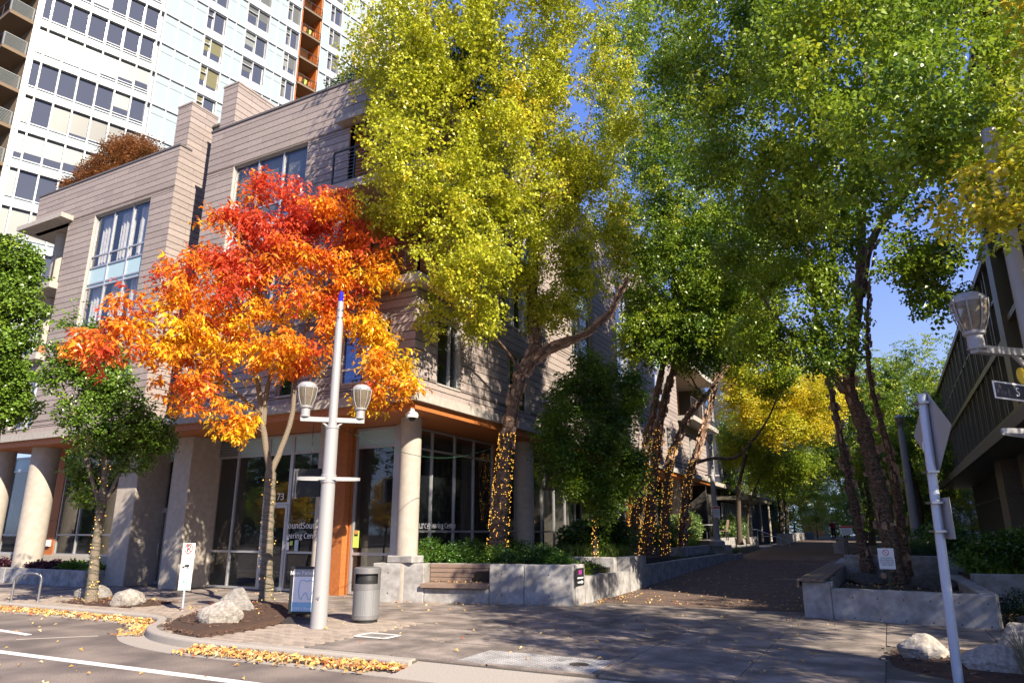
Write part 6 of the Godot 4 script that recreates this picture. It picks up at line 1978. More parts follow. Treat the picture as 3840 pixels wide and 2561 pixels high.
	var V2 := thing("concrete_planter", "upper concrete terrace planter behind the lit tree trunks", "planter", Vector3(-7.9, 0, -29))
	ramp_wall(V2, "wall", -8.35, -24.5, -28.5, 0.25, 1.0, 1.02, M.planter_concrete)
	ramp_wall(V2, "wall", -7.2, -28.5, -33.2, 0.25, 1.02, 1.05, M.planter_concrete)
	wall_run(V2, "wall", Vector2(-8.4, -28.4), Vector2(-7.3, -28.4), 0.22, 0.3, 1.015, M.planter_concrete)
	wall_run(V2, "end_wall", Vector2(-7.4, -33.3), Vector2(-6.35, -33.3), 0.3, 0.2, 1.05, M.planter_concrete)
	part(V2, "soil", MB.new().box(-11.0, 0, -34.5, -8.6, 0.95, -24.5).box(-8.6, 0, -34.5, -7.45, 0.97, -28.6), M.soil)
	var V3 := thing("concrete_wall", "concrete terrace wall with a steel handrail farther up the walkway", "wall", Vector3(-7, 0, -40))
	ramp_wall(V3, "wall", -6.15, -33.4, -35.0, 0.25, 0.64, 0.66, M.planter_concrete)
	zz = -35.0
	while zz > -46.0:
		ramp_wall(V3, "wall", -7.1, zz - 0.004, zz - 2.2, 0.3, 1.32, 1.34, M.planter_concrete)
		zz -= 2.2
	ramp_wall(V3, "wall", -6.0, -48.0, -70.0, 0.3, 1.5, 1.6, M.planter_concrete)
	part(V3, "terrace", MB.new().box(-11.2, 0, -46, -7.4, 1.22, -34.5), M.walk_concrete)
	# long planter under the left shop window
	var S2 := thing("concrete_planter", "low concrete planter with purple leaves below the left shop window", "planter", Vector3(-24.5, 0, -13.9))
	wall_run(S2, "wall", Vector2(-31.0, -13.55), Vector2(-26.0, -13.6), 0.22, -0.1, 0.47, M.planter_concrete)
	wall_run(S2, "wall", Vector2(-25.995, -13.6), Vector2(-21.75, -13.65), 0.22, -0.1, 0.47, M.planter_concrete)
	wall_run(S2, "end_wall", Vector2(-21.8, -13.77), Vector2(-21.8, -15.0), 0.2, -0.1, 0.465, M.planter_concrete)
	part(S2, "soil", MB.new().box(-31, 0, -15.05, -21.9, 0.4, -13.7), M.soil)
	# right planter with the birches, wooden seat on its left wall
	var D := thing("concrete_planter", "pale concrete planter around the right birch trunks", "planter", Vector3(-1.6, 0, -15.5))
	wall_run(D, "front_wall", Vector2(-1.13, -15.42), Vector2(1.48, -15.0), 0.3, -0.1, 0.55, M.planter_concrete, -0.15)
	wall_run(D, "end_block", Vector2(-1.65, -15.5), Vector2(-1.135, -15.42), 0.34, -0.1, 0.66, M.planter_concrete, -0.15)
	ramp_wall(D, "side_wall", -1.2, -15.8, -27.2, 0.35, 0.62, 0.75, M.planter_concrete)
	wall_run(D, "right_wall", Vector2(1.42, -15.3), Vector2(1.35, -21.4), 0.28, -0.1, 0.56, M.planter_concrete)
	wall_run(D, "back_wall", Vector2(-1.2, -22.6), Vector2(7.0, -22.6), 0.3, -0.1, 0.98, M.planter_concrete)
	part(D, "soil", MB.new().prism([Vector2(-1.3, -15.6), Vector2(1.3, -15.3), Vector2(1.3, -22.5), Vector2(-1.3, -22.5)], 0.0, 0.36), M.soil)
	part(D, "upper_soil", MB.new().box(-1.2, 0.0, -31, 3.4, 0.86, -22.7), M.soil)
	var dh := MB.new()
	for k in 6:
		var q := Vector2(-0.75 + k * 0.42, -15.19 + k * 0.067)
		for y in [0.06, 0.42]: dh.lathe([Vector2(0.014, 0), Vector2(0.014, 0.003), Vector2(0, 0.003)], 8, Transform3D(Basis(Vector3.RIGHT, PI / 2), Vector3(q.x, y, q.y)))
	part(D, "tie_hole", dh, M.panel_joint)
	var WB := thing("wooden_bench", "long dark slatted seat on the left wall of the birch planter", "bench", Vector3(-1.45, 0.66, -20))
	for k in 4:
		part(WB, "seat_slat", MB.new().box(-1.72 + k * 0.128, 0.67, -25.6, -1.605 + k * 0.128, 0.71, -15.35), M.wood_grey)
	part(WB, "end_board", MB.new().box(-1.72, 0.56, -25.6, -1.69, 0.67, -15.33), M.wood_grey)
	part(WB, "side_panel", MB.new().box(-1.66, 0.1, -25.6, -1.6, 0.56, -15.6), M.dark_metal)
	for k in 6: part(WB, "support", MB.new().box(-1.66, 0.0, -16.5 - k * 1.7, -1.2, 0.665, -16.4 - k * 1.7), M.dark_metal)
	# long wall and bed on the far right
	var E := thing("concrete_wall", "low concrete wall running right behind the birch planter", "wall", Vector3(5, 0, -19))
	wall_run(E, "wall", Vector2(1.5, -18.9), Vector2(9.0, -20.6), 0.25, -0.1, 0.72, M.planter_concrete)
	part(E, "soil", MB.new().prism([Vector2(1.5, -19.0), Vector2(9.0, -20.7), Vector2(9.0, -24), Vector2(1.5, -22.5)], 0, 0.6), M.soil)
	struct("planting_bed", MB.new().prism([Vector2(1.6, -15.2), Vector2(9, -15.5), Vector2(9, -20.4), Vector2(1.6, -18.7)], -0.02, 0.04), M.mulch)

func build_small_signs() -> void:
	var c := thing("notice_sign", "white sign on a thin post reading children prohibited playing in this area", "sign", Vector3(-0.11, 0.36, -17.6))
	lpart(c, "post", MB.new().box(-0.018, -0.1, -0.02, 0.018, 0.9, 0.0), M.wire_green)
	c.basis = Basis(Vector3.UP, 0.06)
	lpart(c, "plate", MB.new().cbox(Transform3D(Basis.IDENTITY, Vector3(0, 0.69, 0.006)), Vector3(0.31, 0.43, 0.006), 0.002), M.sign_white)
	var P := []
	for i in 25: P.append(Vector3(cos(TAU * i / 24.0) * 0.058, 0.815 + sin(TAU * i / 24.0) * 0.058, 0.011))
	var ring := MB.new()
	for i in 24: ring.bar(P[i], P[i + 1], 0.012, 0.002, Vector3.BACK)
	ring.bar(Vector3(-0.04, 0.855, 0.0125), Vector3(0.04, 0.775, 0.0125), 0.012, 0.002, Vector3.BACK)
	lpart(c, "prohibition_ring", ring, M.sign_red)
	var y := 0.7
	for t in ["CHILDREN", "PROHIBITED", "PLAYING IN", "THIS AREA"]:
		txt(c, t, 0.036, Vector3(0, y, 0.0105), M.sign_black)
		y -= 0.046
	var r := thing("notice_sign", "red and white notice on a dark post behind the wooden seat", "sign", Vector3(-1.3, 0.62, -27.4))
	lpart(r, "post", MB.new().box(-0.03, -0.5, -0.03, 0.03, 0.95, 0.0), M.dark_metal)
	lpart(r, "plate", MB.new().cbox(Transform3D(Basis.IDENTITY, Vector3(0, 1.04, 0.006)), Vector3(0.4, 0.3, 0.006), 0.002), M.sign_white)
	lpart(r, "red_band", MB.new().box(-0.195, 1.12, 0.009, 0.195, 1.185, 0.011), M.sign_red)
	for k in 5: lpart(r, "line_mark", MB.new().box(-0.15 + 0.02 * (k % 2), 1.08 - k * 0.04, 0.009, 0.15 - 0.02 * (k % 2), 1.092 - k * 0.04, 0.011), M.sign_grey)
	# lamp up the walkway
	var b := Vector3(-6.95, 1.05, -33.3)
	var T := thing("street_lamp", "grey single lantern lamp post on the terrace wall up the walkway", "street lamp", b, "walkway lamps")
	var X := Transform3D(Basis.IDENTITY, b)
	part(T, "base", MB.new().lathe([Vector2(0.34, -0.05), Vector2(0.34, 0.14), Vector2(0.22, 0.2), Vector2(0.15, 0.22)], 24, X), M.lamp_paint)
	part(T, "post", MB.new().lathe([Vector2(0.15, 0.2), Vector2(0.12, 1.5), Vector2(0.09, 4.3), Vector2(0.12, 4.32), Vector2(0.12, 4.45), Vector2(0.0, 4.46)], 20, X), M.lamp_paint)
	globe(T, b + Vector3(0, 4.42, 0))
	hoop(T, b + Vector3(0, 3.1, 0), Vector3(0.735, 0, -0.678), 0.3)
	hoop(T, b + Vector3(0, 3.1, 0), Vector3(-0.735, 0, 0.678), 0.3)
	var pl := part(T, "notice_plate", MB.new().cbox(Transform3D(Basis(Vector3.UP, 0.4), b + Vector3(0.1, 1.45, 0.13)), Vector3(0.3, 0.5, 0.006), 0.002), M.sign_white)
	part(pl, "red_band", MB.new().cbox(Transform3D(Basis(Vector3.UP, 0.4), b + Vector3(0.1, 1.63, 0.138)), Vector3(0.26, 0.08, 0.004), 0.001), M.sign_red)
	for k in 4: part(pl, "line_mark", MB.new().cbox(Transform3D(Basis(Vector3.UP, 0.4), b + Vector3(0.1, 1.52 - k * 0.07, 0.138)), Vector3(0.22, 0.02, 0.004), 0.001), M.sign_grey)
	var b3 := Vector3(1.0, 0.9, -34.0)
	var T3 := thing("street_lamp", "grey lamp post rising behind the right birch trunks", "street lamp", b3, "walkway lamps")
	part(T3, "post", MB.new().lathe([Vector2(0.2, -0.1), Vector2(0.17, 1.5), Vector2(0.12, 4.9), Vector2(0.0, 4.92)], 18, Transform3D(Basis.IDENTITY, b3)), M.lamp_paint)
	hoop(T3, b3 + Vector3(0, 2.8, 0), Vector3(-1, 0, 0), 0.3)
	globe(T3, b3 + Vector3(0, 4.9, 0))
	# handrails
	for k in 2:
		var hr := thing("handrail", ["bent steel handrail at the steps of the terrace wall", "low steel hoop rail beyond the terrace handrail"][k], "handrail", Vector3(-7.0 + k * 0.8, 0.8, -44.5 - k * 2.0))
		var hgt := 0.95 if k == 0 else 0.55
		lpart(hr, "rail", MB.new().tube([Vector3(-0.7, 0.2, 0), Vector3(-0.7, hgt, 0), Vector3(0.1, hgt, 0), Vector3(0.7, hgt - 0.25, 0), Vector3(0.8, hgt - 0.3, 0), Vector3(0.8, -0.1, 0)], [0.025], 8), M.steel)
		lpart(hr, "post", MB.new().tube([Vector3(0.1, 0, 0), Vector3(0.1, hgt, 0)], [0.02], 8), M.steel)
	# café table and chairs on the terrace
	var tb := thing("cafe_table", "small round cafe table on the terrace behind the walkway lamp", "table", Vector3(-8.1, 1.22, -36.5))
	lpart(tb, "table_top", MB.new().lathe([Vector2(0.0, 0.72), Vector2(0.5, 0.72), Vector2(0.5, 0.75), Vector2(0.0, 0.75)], 24), M.aluminium)
	lpart(tb, "leg", MB.new().lathe([Vector2(0.3, 0), Vector2(0.28, 0.03), Vector2(0.03, 0.06), Vector2(0.03, 0.72)], 16), M.dark_metal)
	for k in 2:
		var ch := thing("patio_chair", ["brown patio chair left of the cafe table", "brown patio chair right of the cafe table"][k], "chair", Vector3(-8.9 + k * 1.6, 1.22, -36.4), "terrace chairs")
		ch.basis = Basis(Vector3.UP, PI / 2 if k == 0 else -PI / 2)
		lpart(ch, "seat", MB.new().cbox(Transform3D(Basis.IDENTITY, Vector3(0, 0.43, 0)), Vector3(0.5, 0.05, 0.5), 0.015), M.wood)
		lpart(ch, "backrest", MB.new().cbox(Transform3D(Basis(Vector3.RIGHT, -0.2), Vector3(0, 0.72, -0.26)), Vector3(0.5, 0.5, 0.04), 0.015), M.wood)
		for q in [[-0.22, -0.22], [0.22, -0.22], [-0.22, 0.22], [0.22, 0.22]]: lpart(ch, "leg", MB.new().box(q[0] - 0.02, 0, q[1] - 0.02, q[0] + 0.02, 0.41, q[1] + 0.02), M.dark_metal)
	# concrete seat blocks beyond the wooden seat
	for k in 2:
		var sb := thing("seat_block", ["square concrete block beside the walkway beyond the red notice", "square concrete block farther up the right of the walkway"][k], "concrete block", Vector3(-2.3 - k * 0.2, gy(-40.0 - k * 6), -40.0 - k * 6), "concrete blocks by the walkway")
		lpart(sb, "block", MB.new().cbox(Transform3D(Basis.IDENTITY, Vector3(0, 0.25, 0)), Vector3(0.55, 0.56, 0.55), 0.02), M.planter_concrete)
	# pots on the left balcony
	for q in [[-26.15, "orange plant pot on the left balcony", "terracotta"], [-27.1, "teal plant pot on the left balcony", "teal"]]:
		var pt := thing("plant_pot", q[1], "plant pot", Vector3(q[0], 7.68, -13.4), "pots on the balcony")
		lpart(pt, "pot", MB.new().lathe([Vector2(0.13, 0), Vector2(0.2, 0.28), Vector2(0.22, 0.28), Vector2(0.22, 0.33), Vector2(0.19, 0.33), Vector2(0.0, 0.3)], 18), M[q[2]])
		lpart(pt, "plant", blade_tuft(3, 30, 0.3, 0.15, 0.012), M.grass)
	# green wire slung from the lamp post to the birch
	var wr := thing("slung_wire", "thin green wire slung from the lamp post to the big birch", "wire", Vector3(-8.96, 3.4, -9.84))
	var P2 := []
	for i in 13:
		var t := i / 12.0
		P2.append(Vector3(-8.9, 3.5, -9.9).lerp(Vector3(-9.25, 3.9, -16.85), t) + Vector3.DOWN * 0.45 * sin(t * PI))
	part(wr, "wire", MB.new().tube(P2, [0.007], 4), M.wire_green)

func build_person() -> void:
	# someone far up the walkway in a dark coat and red top: capsules joined in one field, meshed as surface nets
	var at := Vector3(-4.6, 1.0, -74.0)
	var T := thing("person", "person in a red top and dark trousers walking far up the walkway", "person", at)
	var J := [[Vector3(0, 1.62, 0), Vector3(0, 1.7, 0.02), 0.1, 0.09, 2], [Vector3(0, 1.45, 0), Vector3(0, 1.58, 0), 0.06, 0.06, 2], [Vector3(0, 1.0, 0), Vector3(0, 1.38, 0), 0.15, 0.17, 1], [Vector3(-0.18, 1.38, 0), Vector3(-0.25, 1.1, -0.05), 0.06, 0.05, 1], [Vector3(-0.25, 1.1, -0.05), Vector3(-0.22, 0.86, 0.08), 0.048, 0.035, 2], [Vector3(0.18, 1.38, 0), Vector3(0.25, 1.1, 0.05), 0.06, 0.05, 1], [Vector3(0.25, 1.1, 0.05), Vector3(0.22, 0.86, 0.16), 0.048, 0.035, 2], [Vector3(-0.09, 0.92, 0), Vector3(-0.1, 0.5, 0.1), 0.1, 0.07, 0], [Vector3(-0.1, 0.5, 0.1), Vector3(-0.1, 0.08, 0.04), 0.065, 0.045, 0], [Vector3(-0.1, 0.05, 0.02), Vector3(-0.1, 0.05, 0.18), 0.05, 0.04, 0], [Vector3(0.09, 0.92, 0), Vector3(0.1, 0.5, 0.0), 0.1, 0.07, 0], [Vector3(0.1, 0.5, 0.0), Vector3(0.1, 0.08, -0.16), 0.065, 0.045, 0], [Vector3(0.1, 0.05, -0.18), Vector3(0.1, 0.05, -0.02), 0.05, 0.04, 0]]
	var cell := 0.03
	var lo := Vector3(-0.36, -0.03, -0.3)
	var nx := 25
	var ny := 62
	var nz := 20
	var val := PackedFloat32Array()
	val.resize(nx * ny * nz)
	for k in nz:
		for j in ny:
			for i in nx:
				var p := lo + Vector3(i, j, k) * cell
				var s := 0.0
				for q in J:
					var ab: Vector3 = q[1] - q[0]
					var t := clampf((p - q[0]).dot(ab) / ab.length_squared(), 0.0, 1.0)
					s += exp(-45.0 * ((p - (q[0] + ab * t)).length() - lerpf(q[2], q[3], t)))
				val[(k * ny + j) * nx + i] = -log(maxf(s, 1e-30)) / 45.0
	var id := {}
	var vs := []
	for k in nz - 1:
		for j in ny - 1:
			for i in nx - 1:
				var sum := Vector3.ZERO
				var cnt := 0
				for ed in [[0, 0, 0, 1, 0, 0], [0, 1, 0, 1, 1, 0], [0, 0, 1, 1, 0, 1], [0, 1, 1, 1, 1, 1], [0, 0, 0, 0, 1, 0], [1, 0, 0, 1, 1, 0], [0, 0, 1, 0, 1, 1], [1, 0, 1, 1, 1, 1], [0, 0, 0, 0, 0, 1], [1, 0, 0, 1, 0, 1], [0, 1, 0, 0, 1, 1], [1, 1, 0, 1, 1, 1]]:
					var a := val[((k + ed[2]) * ny + j + ed[1]) * nx + i + ed[0]]
					var b := val[((k + ed[5]) * ny + j + ed[4]) * nx + i + ed[3]]
					if (a < 0) != (b < 0):
						sum += Vector3(i + ed[0], j + ed[1], k + ed[2]).lerp(Vector3(i + ed[3], j + ed[4], k + ed[5]), a / (a - b))
						cnt += 1
				if cnt > 0:
					id[(k * ny + j) * nx + i] = vs.size()
					vs.append(lo + sum / cnt * cell)
	var m := MB.new()
	m.colored = true
	var tone := [Color(0.03, 0.03, 0.035), Color(0.32, 0.03, 0.03), Color(0.4, 0.25, 0.18)]
	for k in range(1, nz - 1):
		for j in range(1, ny - 1):
			for i in range(1, nx - 1):
				var a := val[(k * ny + j) * nx + i]
				for ax in 3:
					var o: Array = [[1, 0, 0], [0, 1, 0], [0, 0, 1]][ax]
					var b := val[((k + o[2]) * ny + j + o[1]) * nx + i + o[0]]
					if (a < 0) == (b < 0): continue
					var q := []
					for c in [[0, 0], [1, 0], [1, 1], [0, 1]]:
						var ii: int = i - (c[0] if ax != 0 else 0)
						var jj: int = j - ((c[1] if ax == 0 else c[0]) if ax != 1 else 0)
						if ax == 0: jj = j - c[0]
						if ax == 2: jj = j - c[1]
						var kk: int = k - (c[1] if ax != 2 else 0)
						if ax == 1:
							ii = i - c[0]
							jj = j
						q.append(vs[id.get((kk * ny + jj) * nx + ii, 0)])
					var y: float = q[0].y
					m.tint = tone[0] if y < 0.98 and absf(q[0].x) < 0.19 else (tone[1] if y < 1.47 and y > 1.08 or (y < 1.47 and absf(q[0].x) < 0.2) else tone[2])
					if (a < 0) == (ax != 1): m.quad(q[0], q[1], q[2], q[3])
					else: m.quad(q[3], q[2], q[1], q[0])
	var body := lpart(T, "body", m, M.body_paint)
	lpart(T, "hair", MB.new().lathe([Vector2(0.108, 1.62), Vector2(0.112, 1.7), Vector2(0.09, 1.78), Vector2(0.0, 1.815)], 14, Transform3D(Basis.IDENTITY, Vector3(0, 0, -0.015))), M.cloth_dark)

# ---------- vegetation ----------
func build_trees() -> void:
	var GREEN := Color(0.12, 0.21, 0.022)
	var MID := Color(0.26, 0.36, 0.028)
	var LIME := Color(0.5, 0.52, 0.035)
	var YEL := Color(0.7, 0.56, 0.035)
	var DEEP := Color(0.055, 0.11, 0.016)
	var ORA := Color(0.85, 0.31, 0.025)
	var RED := Color(0.7, 0.1, 0.04)
	var GOLD := Color(0.85, 0.52, 0.025)
	tree("autumn_ash", "young orange and red autumn tree on the mulch mound behind the lamp post", "", [[ORANGE_TRUNK, 0.135, 0.115, 1], [ORANGE_L, 0.085, 0.03], [ORANGE_M, 0.06, 0.015], [ORANGE_R, 0.075, 0.02], [ORANGE_LL, 0.04, 0.012]], ORANGE_BLOBS,
		{"seed": 21, "bark": M.bark_pale, "branches": 230, "n": 2900, "leaf": "ash", "size": 1.0, "cols": [YEL, GOLD, GOLD, ORA, ORA, RED, RED], "patch": 0.45, "bias": 0.0, "lean": Vector3(-0.03, 0.12, 0.05), "clear": 2.9, "thr": -0.12, "gap": 0.75, "fuzz": 0.25, "on_twigs": 0.7})
	tree("pear_tree", "small green street tree with glossy leaves left of the no parking sign", "", [[PEAR_TRUNK, 0.125, 0.03, 1], [PEAR_B, 0.06, 0.02], [PEAR_C, 0.06, 0.015]], PEAR_BLOBS,
		{"seed": 22, "bark": M.bark_pale, "branches": 150, "n": 2100, "leaf": "pear", "size": 0.95, "lmat": "leaf_glossy", "cols": [DEEP, GREEN, GREEN, MID], "bias": -0.05, "clear": 2.2, "thr": -0.15, "fuzz": 0.2, "on_twigs": 0.4})
	tree("pear_tree", "tall green street tree cut off by the left edge of the picture", "", [[[Vector3(-19.6, 0, -9.7), Vector3(-19.5, 2.5, -9.5), Vector3(-19.3, 5.5, -9.1), Vector3(-19.2, 8.3, -8.8)], 0.13, 0.02, 1]], EDGE_BLOBS,
		{"seed": 23, "bark": M.bark_pale, "branches": 110, "n": 2600, "leaf": "pear", "size": 1.0, "lmat": "leaf_glossy", "cols": [DEEP, GREEN, GREEN, MID], "clear": 2.5, "thr": -0.4, "fuzz": 0.2, "on_twigs": 0.4})
	var stem_l := [Vector3(-8.44, 8.34, -17.49), Vector3(-8.5, 9.4, -16.2), Vector3(-8.6, 10.8, -14.6), Vector3(-8.9, 12.4, -13.0)]
	var stem_lo := [Vector3(-8.75, 5.96, -17.33), Vector3(-8.7, 6.5, -16.0), Vector3(-8.75, 6.9, -14.5), Vector3(-8.8, 7.4, -13.2)]
	tree("river_birch", "big birch with peeling bark and yellow green crown rising from the bench planter", "", [[BIRCH_TRUNK, 0.25, 0.03, 1], [BIRCH_R, 0.13, 0.03], [stem_l, 0.07, 0.02], [BIRCH_M, 0.06, 0.015], [stem_lo, 0.05, 0.015]], BIRCH_BLOBS,
		{"seed": 24, "bark": M.bark_birch, "branches": 460, "n": 10500, "leaf": "birch", "size": 1.0, "flakes": 700, "flake_from": 3.8, "cols": [MID, LIME, LIME, LIME, YEL], "bias": 0.04, "patch": 0.35, "clear": 5.5, "thr": -0.13, "gap": 0.6, "fuzz": 0.4, "on_twigs": 0.72})
	tree("leafy_tree", "dense dark leaved small tree wound with lights right of the big birch", "", [[SM, 0.07, 0.02, 1]], SMALL_BLOBS,
		{"seed": 25, "bark": M.bark_dark, "branches": 130, "n": 3600, "leaf": "fine", "size": 1.25, "cols": [DEEP, GREEN, GREEN, MID, LIME, YEL], "bias": -0.2, "clear": 2.3, "gap": 1.1, "thr": -0.05, "fuzz": 0.3})
	tree("river_birch", "leaning birch trunk wound with lights, leftmost of the four up the walkway", "birches with lights up the walkway", [[GA, 0.19, 0.03, 1]], GROUP_BLOBS.slice(0, 3),
		{"flakes": 260, "flake_from": 4, "seed": 26, "bark": M.bark_birch, "branches": 120, "n": 5200, "leaf": "birch", "size": 1.1, "cols": [DEEP, GREEN, MID, LIME], "clear": 6.0, "thr": -0.25, "fuzz": 0.5, "gap": 0.6})
	tree("river_birch", "thick birch trunk wound with lights, second of the four up the walkway", "birches with lights up the walkway", [[GB, 0.22, 0.03, 1]], GROUP_BLOBS.slice(3, 5),
		{"flakes": 260, "flake_from": 4, "seed": 27, "bark": M.bark_birch, "branches": 100, "n": 3800, "leaf": "birch", "size": 1.1, "cols": [DEEP, GREEN, MID, MID], "clear": 6.0, "thr": -0.25, "fuzz": 0.5, "gap": 0.6})
	tree("river_birch", "bending birch trunk wound with lights, third of the four up the walkway", "birches with lights up the walkway", [[GC, 0.18, 0.03, 1]], GROUP_BLOBS.slice(5, 8),
		{"flakes": 260, "flake_from": 4, "seed": 28, "bark": M.bark_birch, "branches": 80, "n": 2600, "leaf": "birch", "size": 1.1, "cols": [DEEP, GREEN, MID, LIME], "clear": 6.0, "thr": -0.25, "fuzz": 0.5, "gap": 0.6})
	tree("river_birch", "sunlit pinkish birch with a long low limb, fourth of the four up the walkway", "birches with lights up the walkway", [[GD, 0.18, 0.03, 1], [GD2, 0.08, 0.03]], [[Vector3(-5.2, 11.5, -30.5), Vector3(2.2, 2.4, 2.2)], [Vector3(-3.9, 8.6, -31.0), Vector3(1.6, 1.2, 1.6)]],
		{"flakes": 420, "seed": 29, "bark": M.bark_birch, "branches": 70, "n": 2600, "leaf": "birch", "size": 1.3, "cols": [GREEN, MID, LIME, YEL], "clear": 6.5, "thr": -0.25, "fuzz": 0.5, "gap": 0.6})
	tree("river_birch", "tall many stemmed birch with peeling bark in the right planter", "", [[RB, 0.24, 0.03, 1], [RB2, 0.13, 0.03], [RB3, 0.11, 0.025], [RB4, 0.07, 0.02], [RA, 0.15, 0.03, 1], [RC, 0.14, 0.03, 1]], RIGHT_BLOBS,
		{"flakes": 800, "seed": 30, "bark": M.bark_birch, "branches": 560, "n": 10500, "leaf": "birch", "size": 1.0, "cols": [GREEN, GREEN, MID, MID, LIME], "bias": 0.0, "patch": 0.3, "clear": 5.2, "thr": -0.13, "gap": 0.6, "fuzz": 0.4, "on_twigs": 0.72})
	var yb := YELLOW_NEAR + [[Vector3(4.2, 6.4, -7.6), Vector3(2.4, 1.7, 2.4)], [Vector3(5.6, 7.4, -9.2), Vector3(2.4, 1.7, 2.2)], [Vector3(5.8, 5.6, -6.0), Vector3(2.2, 1.6, 2.0)], [Vector3(3.6, 7.9, -8.8), Vector3(1.6, 1.2, 1.6)]]
	tree("street_tree", "yellow leaved branch tips of a street tree reaching in at the right edge", "", [[[Vector3(5.2, 0, -7.9), Vector3(5.2, 2.4, -7.9), Vector3(5.1, 5.0, -7.8), Vector3(4.9, 7.4, -7.8)], 0.16, 0.04, 1], [[Vector3(5.15, 3.6, -7.85), Vector3(3.6, 4.8, -8.3), Vector3(2.4, 5.4, -8.6)], 0.05, 0.015]], yb,
		{"seed": 31, "bark": M.bark_pale, "branches": 190, "n": 4200, "leaf": "yellow", "size": 1.0, "cols": [MID, LIME, YEL, GOLD], "bias": 0.1, "clear": 3.0, "thr": -0.35, "fuzz": 0.3})
	# farther street trees out of frame on the right: their shade lies on the plaza
	for q in [[8.6, -12.4, 32], [9.5, -3.4, 33], [13.5, -8.0, 36]]:
		var c := Vector3(q[0], 0, q[1])
		tree("street_tree", ["street tree right of the picture by the steel building", "street tree right of the picture near the kerb", "street tree far right of the picture"][[32, 33, 36].find(q[2])], "street trees to the right", [[[c, c + Vector3(0, 3, 0), c + Vector3(0.1, 7.5, 0)], 0.16, 0.03, 1]], [[c + Vector3(0, 6.2, 0), Vector3(2.9, 2.4, 2.9)], [c + Vector3(0.6, 8.4, 0.3), Vector3(2.2, 1.9, 2.2)]],
			{"seed": q[2], "bark": M.bark_pale, "branches": 60, "n": 1500, "leaf": "far", "cols": [GREEN, MID, LIME, YEL], "clear": 3.0, "thr": -0.4})
	# trees across the street, mirrored in the shop glass
	var across := [[-30.0, 15.0, 41], [-37.0, 17.5, 42], [-46.0, 15.0, 43], [-53.0, 19.0, 44], [-60.0, 16.0, 45], [-72.0, 20.0, 46], [-88.0, 19.0, 47]]
	for i in across.size():
		var q: Array = across[i]
		var c := Vector3(q[0], -0.1, q[1])
		tree("street_tree", "golden street tree across the road, %s from the right" % ["first", "second", "third", "fourth", "fifth", "sixth", "seventh"][i], "street trees across the road", [[[c, c + Vector3(0, 2.0, 0), c + Vector3(0.1, 4.5, 0)], 0.14, 0.03, 1]], [[c + Vector3(0, 3.9, 0), Vector3(2.6, 1.7, 2.6)], [c + Vector3(0.3, 5.0, 0.3), Vector3(1.7, 1.2, 1.7)]],
			{"seed": q[2], "bark": M.bark_dark, "branches": 40, "n": 800, "leaf": "far", "size": 1.1, "cols": [LIME, YEL, GOLD, GOLD] if i % 3 != 0 else [GREEN, MID, LIME], "clear": 1.8, "thr": -0.4})
	for i in 9:
		var c := Vector3(-28.0 - i * 13.0, -0.1, 36.0 + (i % 3) * 5.0)
		tree("shade_tree", "dark tree of the belt far across the road, %s from the right" % ["first", "second", "third", "fourth", "fifth", "sixth", "seventh", "eighth", "ninth"][i], "dark trees across the road", [[[c, c + Vector3(0, 4.0, 0), c + Vector3(0.1, 12.0, 0)], 0.3, 0.06, 1]], [[c + Vector3(0, 5.0, 0), Vector3(7.5, 4.6, 5.0)], [c + Vector3(1.0, 10.5, 0.3), Vector3(6.0, 4.5, 4.5)]],
			{"seed": 160 + i, "bark": M.bark_dark, "branches": 40, "n": 1500, "leaf": "far", "size": 2.6, "cols": [DEEP, DEEP, GREEN], "clear": 1.5, "thr": -0.6})
	# trees closing the walkway
	tree("yellow_tree", "bright yellow tree hanging over the middle of the walkway", "", [[[Vector3(-6.9, 1.0, -38.5), Vector3(-6.6, 4.0, -38.2), Vector3(-5.4, 7.0, -37.6), Vector3(-4.0, 8.6, -37.6)], 0.16, 0.04, 1]], FAR_YELLOW,
		{"seed": 51, "bark": M.bark_dark, "branches": 110, "n": 4200, "leaf": "fine", "size": 1.6, "cols": [LIME, LIME, YEL, YEL], "bias": 0.05, "clear": 4.0, "thr": -0.3, "fuzz": 0.5})
	tree("maple_tree", "green layered maple below the yellow tree on the walkway", "", [[[Vector3(-7.0, 1.0, -41.5), Vector3(-6.7, 3.0, -41.2), Vector3(-5.6, 5.2, -41.0)], 0.1, 0.03, 1]], FAR_GREEN,
		{"seed": 52, "bark": M.bark_dark, "branches": 80, "n": 2600, "leaf": "fine", "size": 1.5, "cols": [GREEN, MID, LIME], "clear": 3.0, "thr": -0.3, "fuzz": 0.4})
	var far := [[1.4, -43.0, 12.0, 3.6, "dark tree behind the right birch up the walkway"], [-1.0, -50.0, 12.5, 4.0, "dark tree right of the walkway behind the notice"], [3.4, -58.0, 13.0, 4.5, "dark tree against the far end of the steel building"], [-6.6, -52.0, 11.0, 3.6, "dark tree left of the walkway near the canopy"], [-7.4, -62.0, 13.0, 4.5, "dark tree at the far left of the walkway"], [-1.6, -64.0, 14.0, 5.0, "dark tree at the far right of the walkway"], [-4.5, -98.0, 15.0, 7.0, "far tree closing the view up the walkway"], [4.5, -80.0, 13.0, 5.5, "sunlit yellow green tree far behind the lamp post"], [-10.0, -84.0, 15.0, 6.0, "far tree behind the navy block"], [9.5, -70.0, 14.0, 5.0, "tall tree behind the steel building"]]
